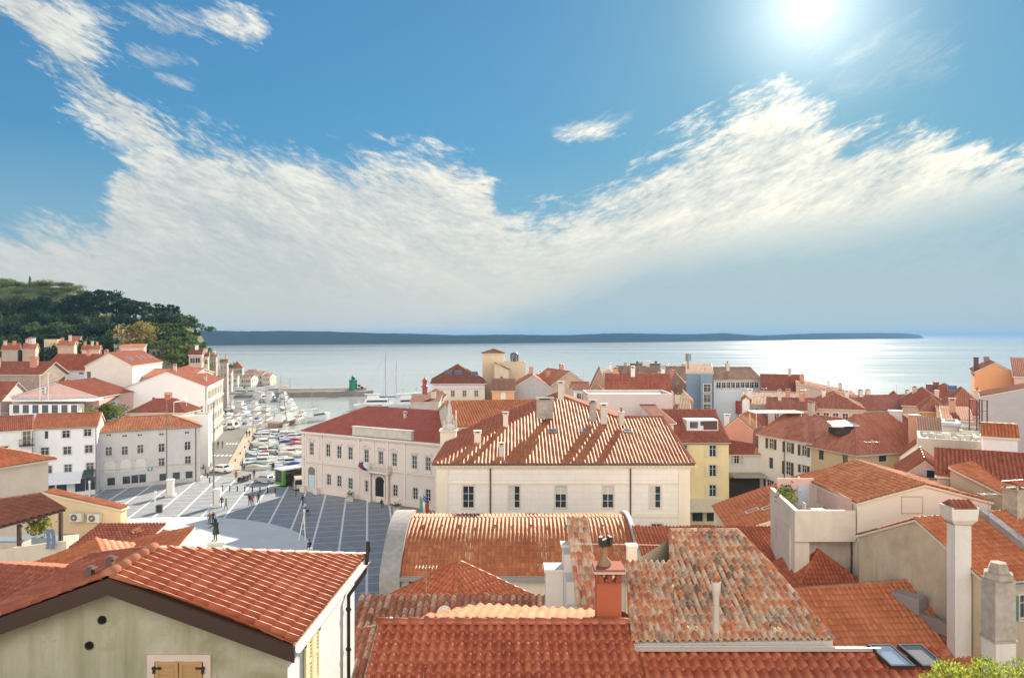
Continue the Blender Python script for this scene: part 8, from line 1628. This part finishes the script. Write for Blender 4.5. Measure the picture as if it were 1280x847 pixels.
# stroller in front of the walking person in white
def stroller():
    q = Gp(384, 644); r = empty('stroller', (q.x, q.y, 0)); tag(r, 'dark stroller pushed by the person in white', 'stroller'); m = MB(); m.lathe((0, 0, .5), [(.12, 0), (.28, .1), (.3, .3), (.2, .34)], 10); m.build('seat', cl('navy', (.03, .04, .08)), r, loc=(0, 0, 0)); m = MB(); m.tube((-.2, -.2, .2), (.25, .35, 1.0), .02, .02, 5); m.tube((.25, .35, 1.0), (-.25, .35, 1.0), .02, .02, 5); m.build('frame', DARKM, r, loc=(0, 0, 0))
    for x in (-.25, .25):
        for y in (-.3, .3): m = MB(); m.tube((x-.02, y, .13), (x+.02, y, .13), .13, .13, 10); m.build('wheel', DARKM, r, loc=(0, 0, 0))
stroller()
# statue: a violinist on a stone pedestal
def statue():
    Y = 26*F/(712-H0); Y = 83.5; x = (269.5-CX)*Y/F; r = empty('violinist_statue', (x, Y, 0)); tag(r, 'bronze statue of a standing violinist in a long coat on a pale stone pedestal', 'statue'); bz = flat('bronze_patina', (.035, .055, .045), .55, .5); zp = CZ-(676-H0)*Y/F; zt = CZ-(647-H0)*Y/F
    m = MB(); m.box((x, Y, .35), (3.2, 3.2, .7), .4); m.box((x, Y, .8), (2.6, 2.6, .3), .4); m.box((x, Y, (1+zp)/2), (1.5, 1.5, zp-1.0), .4); m.box((x, Y, zp-.1), (1.8, 1.8, .24), .4); m.box((x, Y, 1.1), (1.9, 1.9, .4), .4); m.build('pedestal', plaster((.70, .68, .64), .4), r, origin=(x, Y, 0))
    em, hm = figure('violin', bz, bz, mats=[bz]); s = (zt-zp)/1.72
    o = bpy.data.objects.new('figure', em); C.objects.link(o); o.parent = r; o.location = (0, 0, zp-.02); o.scale = (s, s, s); o.rotation_euler = (0, 0, 2.4)
    hm.materials[0] = bz; o3 = bpy.data.objects.new('hair', hm); C.objects.link(o3); o3.parent = o
    m = MB(); m.lathe((0, -.03, .55), [(.26, 0), (.22, .25), (.17, .5), (.19, .75), (.17, .85)], 12); m.build('coat', bz, o, loc=(0, 0, 0)); m = MB(); m.tube((-.2, .3, 1.43), (.02, .75, 1.45), .02, .02, 5); m.lathe((-.02, .30, 1.36), [(.0, 0), (.11, .01), (.11, .06), (0, .07)], 10); m.tube((.33, .44, 1.0), (.1, .9, 1.35), .012, .008, 4); m.build('violin', bz, o, loc=(0, 0, 0))
statue()
# ================================================================== STREET FURNITURE, VEHICLES
def pole(px, py, pytop, label):
    q = Gp(px, py); r = empty('flagpole', (q.x, q.y, 0)); tag(r, label, 'flagpole', 'tall flagpoles on stone pedestals'); m = MB(); zt = CZ-(pytop-H0)*q.y/F
    m.box((q.x, q.y, .15), (1.5, 1.5, .3), .2); m.box((q.x, q.y, 1.4), (.95, .95, 2.3), .2); m.box((q.x, q.y, 2.6), (1.15, 1.15, .18), .2); m.build('pedestal', plaster((.72, .70, .66), .4), r, origin=(q.x, q.y, 0))
    m = MB(); m.tube((q.x-.6, q.y, 0), (q.x-.6, q.y, zt), .14, .07, 8); m.lathe((q.x-.6, q.y, zt), [(.07, 0), (.16, .1), (.12, .25), (0, .3)], 8); m.build('shaft', flat('pole_grey', (.20, .19, .18), .5), r, origin=(q.x, q.y, 0))
pole(213, 619.5, 500, 'tall grey flagpole on white pedestal before the grey corner house'); pole(272, 632.5, 505, 'tall grey flagpole on white pedestal standing on the open square')
def lamp(px, py, h, label):
    q = Gp(px, py); r = empty('light_column', (q.x, q.y, 0)); tag(r, label, 'lamp', 'low white light columns'); m = MB(); m.tube((q.x, q.y, 0), (q.x, q.y, h), .14, .12, 8); m.build('shaft', WHITE, r, origin=(q.x, q.y, 0)); m = MB(); m.lathe((q.x, q.y, h), [(.16, 0), (.2, .1), (.2, .4), (.12, .5), (0, .52)], 8); m.build('lamp_head', flat('opal', (.8, .78, .72), .3), r, origin=(q.x, q.y, 0))
lamp(194, 640, 2.6, 'white light column beside the black bin in the sunlit square'); lamp(112, 623, 2.4, 'white light column in the shade by the white square house'); lamp(380.5, 655, 1.6, 'short white post behind the white A-shaped sign')
q = Gp(199.5, 640); m = MB(); m.box((q.x, q.y, .5), (.75, .6, 1.0), .2, taper=1.05); m.box((q.x, q.y, 1.03), (.85, .7, .08), .2); tag(m.build('litter_bin', DARKM, origin=(q.x, q.y, 0)), 'black litter bin beside the white light column', 'bin')
# A-shaped white marker and stone blocks at the lower edge of the square
for i, (px, py, h) in enumerate(((378.5, 675, 3.2),)):
    q = Gp(px, py); m = MB(); m.tube((q.x-.5, q.y, 0), (q.x+.1, q.y+.2, h), .09, .07, 6); m.tube((q.x+.45, q.y-.4, 0), (q.x+.1, q.y+.2, h), .09, .07, 6); m.tube((q.x-.2, q.y+.1, h*.45), (q.x+.28, q.y-.1, h*.45), .05, .05, 6); tag(m.build('easel_sign', WHITE), 'white A-shaped easel standing on the shaded paving', 'sign')
for i, (px, py, s) in enumerate(((386, 690, 1.0), (391, 699, 1.2), (394, 706, .9))):
    q = Gp(px, py); m = MB(); m.box((q.x, q.y, .22*s), (.9*s, .9*s, .44*s), .3); m.box((q.x, q.y, .46*s), (.96*s, .96*s, .05), .3); tag(m.build('stone_block', plaster((.74, .72, .68), .3)), ['pale stone seat block under the sitting person', 'largest pale stone block, in the middle of the line', 'smallest pale stone block, nearest to the roofs'][i], 'block', 'stone blocks at the oval')
# bollards along the road edge
k = 0
for i in range(6):
    a, b = Gp(250, 577), Gp(262, 603); q = a+(b-a)*i/5; m = MB(); m.lathe((0, 0, 0), [(.09, 0), (.11, .75), (.14, .78), (.14, .9), (0, .98)], 8); o = m.build('bollard', DARKM); o.location = q; tag(o, 'dark bollard in the line at the harbour road mouth, %s from the far end' % ORD[i], 'bollard', 'bollards at the harbour road')
for i in range(8):
    a, b = Gp(278, 613), Gp(344, 616); q = a+(b-a)*i/7; m = MB(); m.lathe((0, 0, 0), [(.1, 0), (.1, .75), (.13, .78), (.13, .9), (0, .98)], 8); o = m.build('bollard', DARKM); o.location = q; tag(o, 'dark bollard in the line across the square mouth, %s from the left' % ORD[i], 'bollard', 'bollards across the square mouth')
for i in range(6):
    a, b = Gp(294, 577), Gp(320, 541); q = a+(b-a)*i/5; m = MB(); m.lathe((0, 0, 0), [(.16, 0), (.12, .3), (.2, .42), (0, .5)], 8); o = m.build('mooring_bollard', flat('rusty', (.20, .07, .04), .8)); o.location = q+Vector((0, 0, .14)); tag(o, 'rusty mooring bollard on the stone quay, %s from the near end' % ORD[i], 'bollard', 'mooring bollards on the quay')
def car(px, py, rz, paint, label, h=1.45, L=4.2):
    q = Gp(px, py); r = empty('parked_car', (q.x, q.y, 0), rz); tag(r, label, 'car'); W_ = 1.75; m = MB()
    prof = [(-L/2, .35), (-L/2, .75), (-L/2+.1, .92), (-L*.30, .98), (-L*.22, h-.05), (-L*.10, h), (L*.15, h-.02), (L*.27, 1.0), (L/2-.15, .85), (L/2, .6), (L/2, .35)]
    if h > 1.7: prof = [(-L/2, .35), (-L/2, 1.0), (-L/2+.08, h-.1), (-L/2+.3, h), (L*.22, h-.02), (L*.34, 1.15), (L/2-.1, .95), (L/2, .6), (L/2, .35)]
    n = len(prof)
    def wd(z): return W_/2 if z < 1.0 else W_/2*(1-.16*(z-1.0)/(h-1.0+.01))
    vs = [(x, -wd(z), z) for x, z in prof]+[(x, wd(z), z) for x, z in prof]; m.add(vs, [tuple(range(n-1, -1, -1)), tuple(range(n, 2*n))]+[(i, (i+1) % n, n+(i+1) % n, n+i) for i in range(n)], 0); m.build('body', paint, r)
    g = MB(); z0, z1 = 1.02, h-.1
    for s in (-1, 1): g.add([(-L*.27, s*(wd(z0)+.008), z0), (L*.23, s*(wd(z0)+.008), z0), (L*.14, s*(wd(z1)+.008), z1), (-L*.20, s*(wd(z1)+.008), z1)], [(0, 1, 2, 3)])
    a, b = (prof[-5], prof[-4]) if h < 1.7 else (prof[4], prof[5]); g.add([(a[0]+.03, -.68, a[1]-.04), (a[0]+.03, .68, a[1]-.04), (b[0]+.02, .78, b[1]+.05), (b[0]+.02, -.78, b[1]+.05)], [(0, 1, 2, 3)])
    c, d = (prof[3], prof[4]) if h < 1.7 else (prof[1], prof[2]); g.add([(c[0]-.03, -.75, c[1]+.06), (c[0]-.03, .75, c[1]+.06), (d[0]-.03, .66, d[1]-.06), (d[0]-.03, -.66, d[1]-.06)], [(0, 1, 2, 3)]); g.build('windows', glass((.02, .025, .03)), r)
    for x in (-L*.31, L*.31):
        for s in (-1, 1): w = MB(); w.tube((x, s*(W_/2-.2), .32), (x, s*(W_/2+.02), .32), .32, .32, 14); w.tube((x, s*(W_/2+.02), .32), (x, s*(W_/2+.03), .32), .18, .17, 10, 1); w.build('wheel', [HD, GREYM], r)
    for s in (-1, 1): l = MB(); l.box((L/2-.02, s*.62, .68), (.08, .3, .16)); l.build('headlight', WHITE, r); l = MB(); l.box((-L/2+.01, s*.68, .78), (.08, .2, .22)); l.build('tail_light', flat('red_lens', (.4, .02, .02), .3), r)
WP = flat('car_white', (.76, .76, .76), .25, var=.05); SP = flat('car_silver', (.45, .46, .48), .3, .4, var=.05)
car(277.5, 590, -.25, WP, 'white car driving on the harbour road near the zebra crossing'); car(331.5, 603, 2.9, SP, 'silver car parked left of the green bus'); car(263, 535, 1.55, WP, 'white car parked at the far end of the harbour road, leftmost of three'); car(277, 535, 1.5, SP, 'silver car parked at the far end of the road, middle of three'); car(292, 535.5, 1.5, WP, 'white van parked at the far end of the road, rightmost of three', 2.0, 4.8); car(373.5, 610, 1.9, flat('van_beige', (.55, .50, .40), .4, var=.05), 'beige van between the green bus and the courthouse corner', 2.0, 4.6)
def bus():
    a = Gp(345.5, 609.5); r = empty('city_bus', (a.x+3.2, a.y+4.4, 0), math.radians(50)); tag(r, 'green and black bus with white roof parked left of the courthouse', 'bus'); L, W_, h = 9.5, 2.5, 3.0; gr = flat('bus_green', (.11, .30, .05), .35, var=.05)
    m = MB(); m.box((0, 0, 1.65), (L-1.2, W_-.02, 2.5), 0, 1); m.box((-L/2+.3, 0, 1.65), (.6, W_, 2.5)); m.box((L/2-.3, 0, 1.65), (.6, W_, 2.5)); m.box((-1.6, 0, 1.65), (.5, W_+.01, 2.5)); m.build('body', [gr, flat('bus_black', (.02, .025, .022), .35, var=.05)], r); m = MB(); m.box((0, 0, h), (L+.1, W_+.1, .22)); m.box((1, 0, h+.2), (2.4, 1.6, .25)); m.build('roof', WP, r)
    for s in (-1, 1): m = MB(); m.box((0, s*(W_/2+.01), 2.0), (L-1.0, .05, 1.2)); m.build('window_band', glass((.01, .012, .015)), r)
    m = MB(); m.box((-L/2-.01, 0, 1.85), (.06, W_-.9, 2.0)); m.build('windscreen', glass((.01, .012, .015)), r)
    for x in (-L*.3, L*.3):
        for s in (-1, 1): w = MB(); w.tube((x, s*(W_/2-.3), .48), (x, s*(W_/2+.03), .48), .48, .48, 14); w.build('wheel', HD, r)
bus()
def scooter(px, py, rz, label):
    q = Gp(px, py); r = empty('scooter', (q.x, q.y, 0), rz); tag(r, label, 'scooter', 'parked scooters'); m = MB(); m.box((-.35, 0, .55), (.8, .3, .4), taper=.8); m.box((.1, 0, .3), (.6, .28, .1)); m.box((.45, 0, .65), (.12, .32, .7)); m.build('body', HD, r); m = MB(); m.box((-.35, 0, .8), (.7, .26, .1)); m.build('seat', DARKM, r); m = MB(); m.tube((.45, -.33, 1.02), (.45, .33, 1.02), .02, .02, 5); m.build('handlebar', DARKM, r)
    for x in (-.55, .62): m = MB(); m.tube((x, -.06, .24), (x, .06, .24), .24, .24, 12); m.build('wheel', HD, r)
for i, (px, py) in enumerate(((301.5, 602), (304.5, 602.5), (308, 601.5), (311.5, 600))): scooter(px, py, 1.0+.2*i, 'dark scooter parked on the edge of the square, %s from the left' % ORD[i])
# quay lamp posts
for i, (px, py, pt) in enumerate(((316, 545, 495), (332, 533, 486), (263, 590, 548))):
    q = Gp(px, py); zt = CZ-(pt-H0)*q.y/F; r = empty('street_lamp', (q.x, q.y, 0)); tag(r, ['slim quay lamp post near the middle of the stone quay', 'slim quay lamp post at the far end of the stone quay', 'street lamp at the corner of the grey house'][i], 'street lamp', 'street lamps'); m = MB(); m.tube((q.x, q.y, 0), (q.x, q.y, zt), .08, .05, 6); m.build('post', GREYM, r, origin=(q.x, q.y, 0)); m = MB(); m.box((q.x+.3, q.y, zt), (.8, .25, .12)); m.build('lamp_head', GREYM, r, origin=(q.x, q.y, 0))
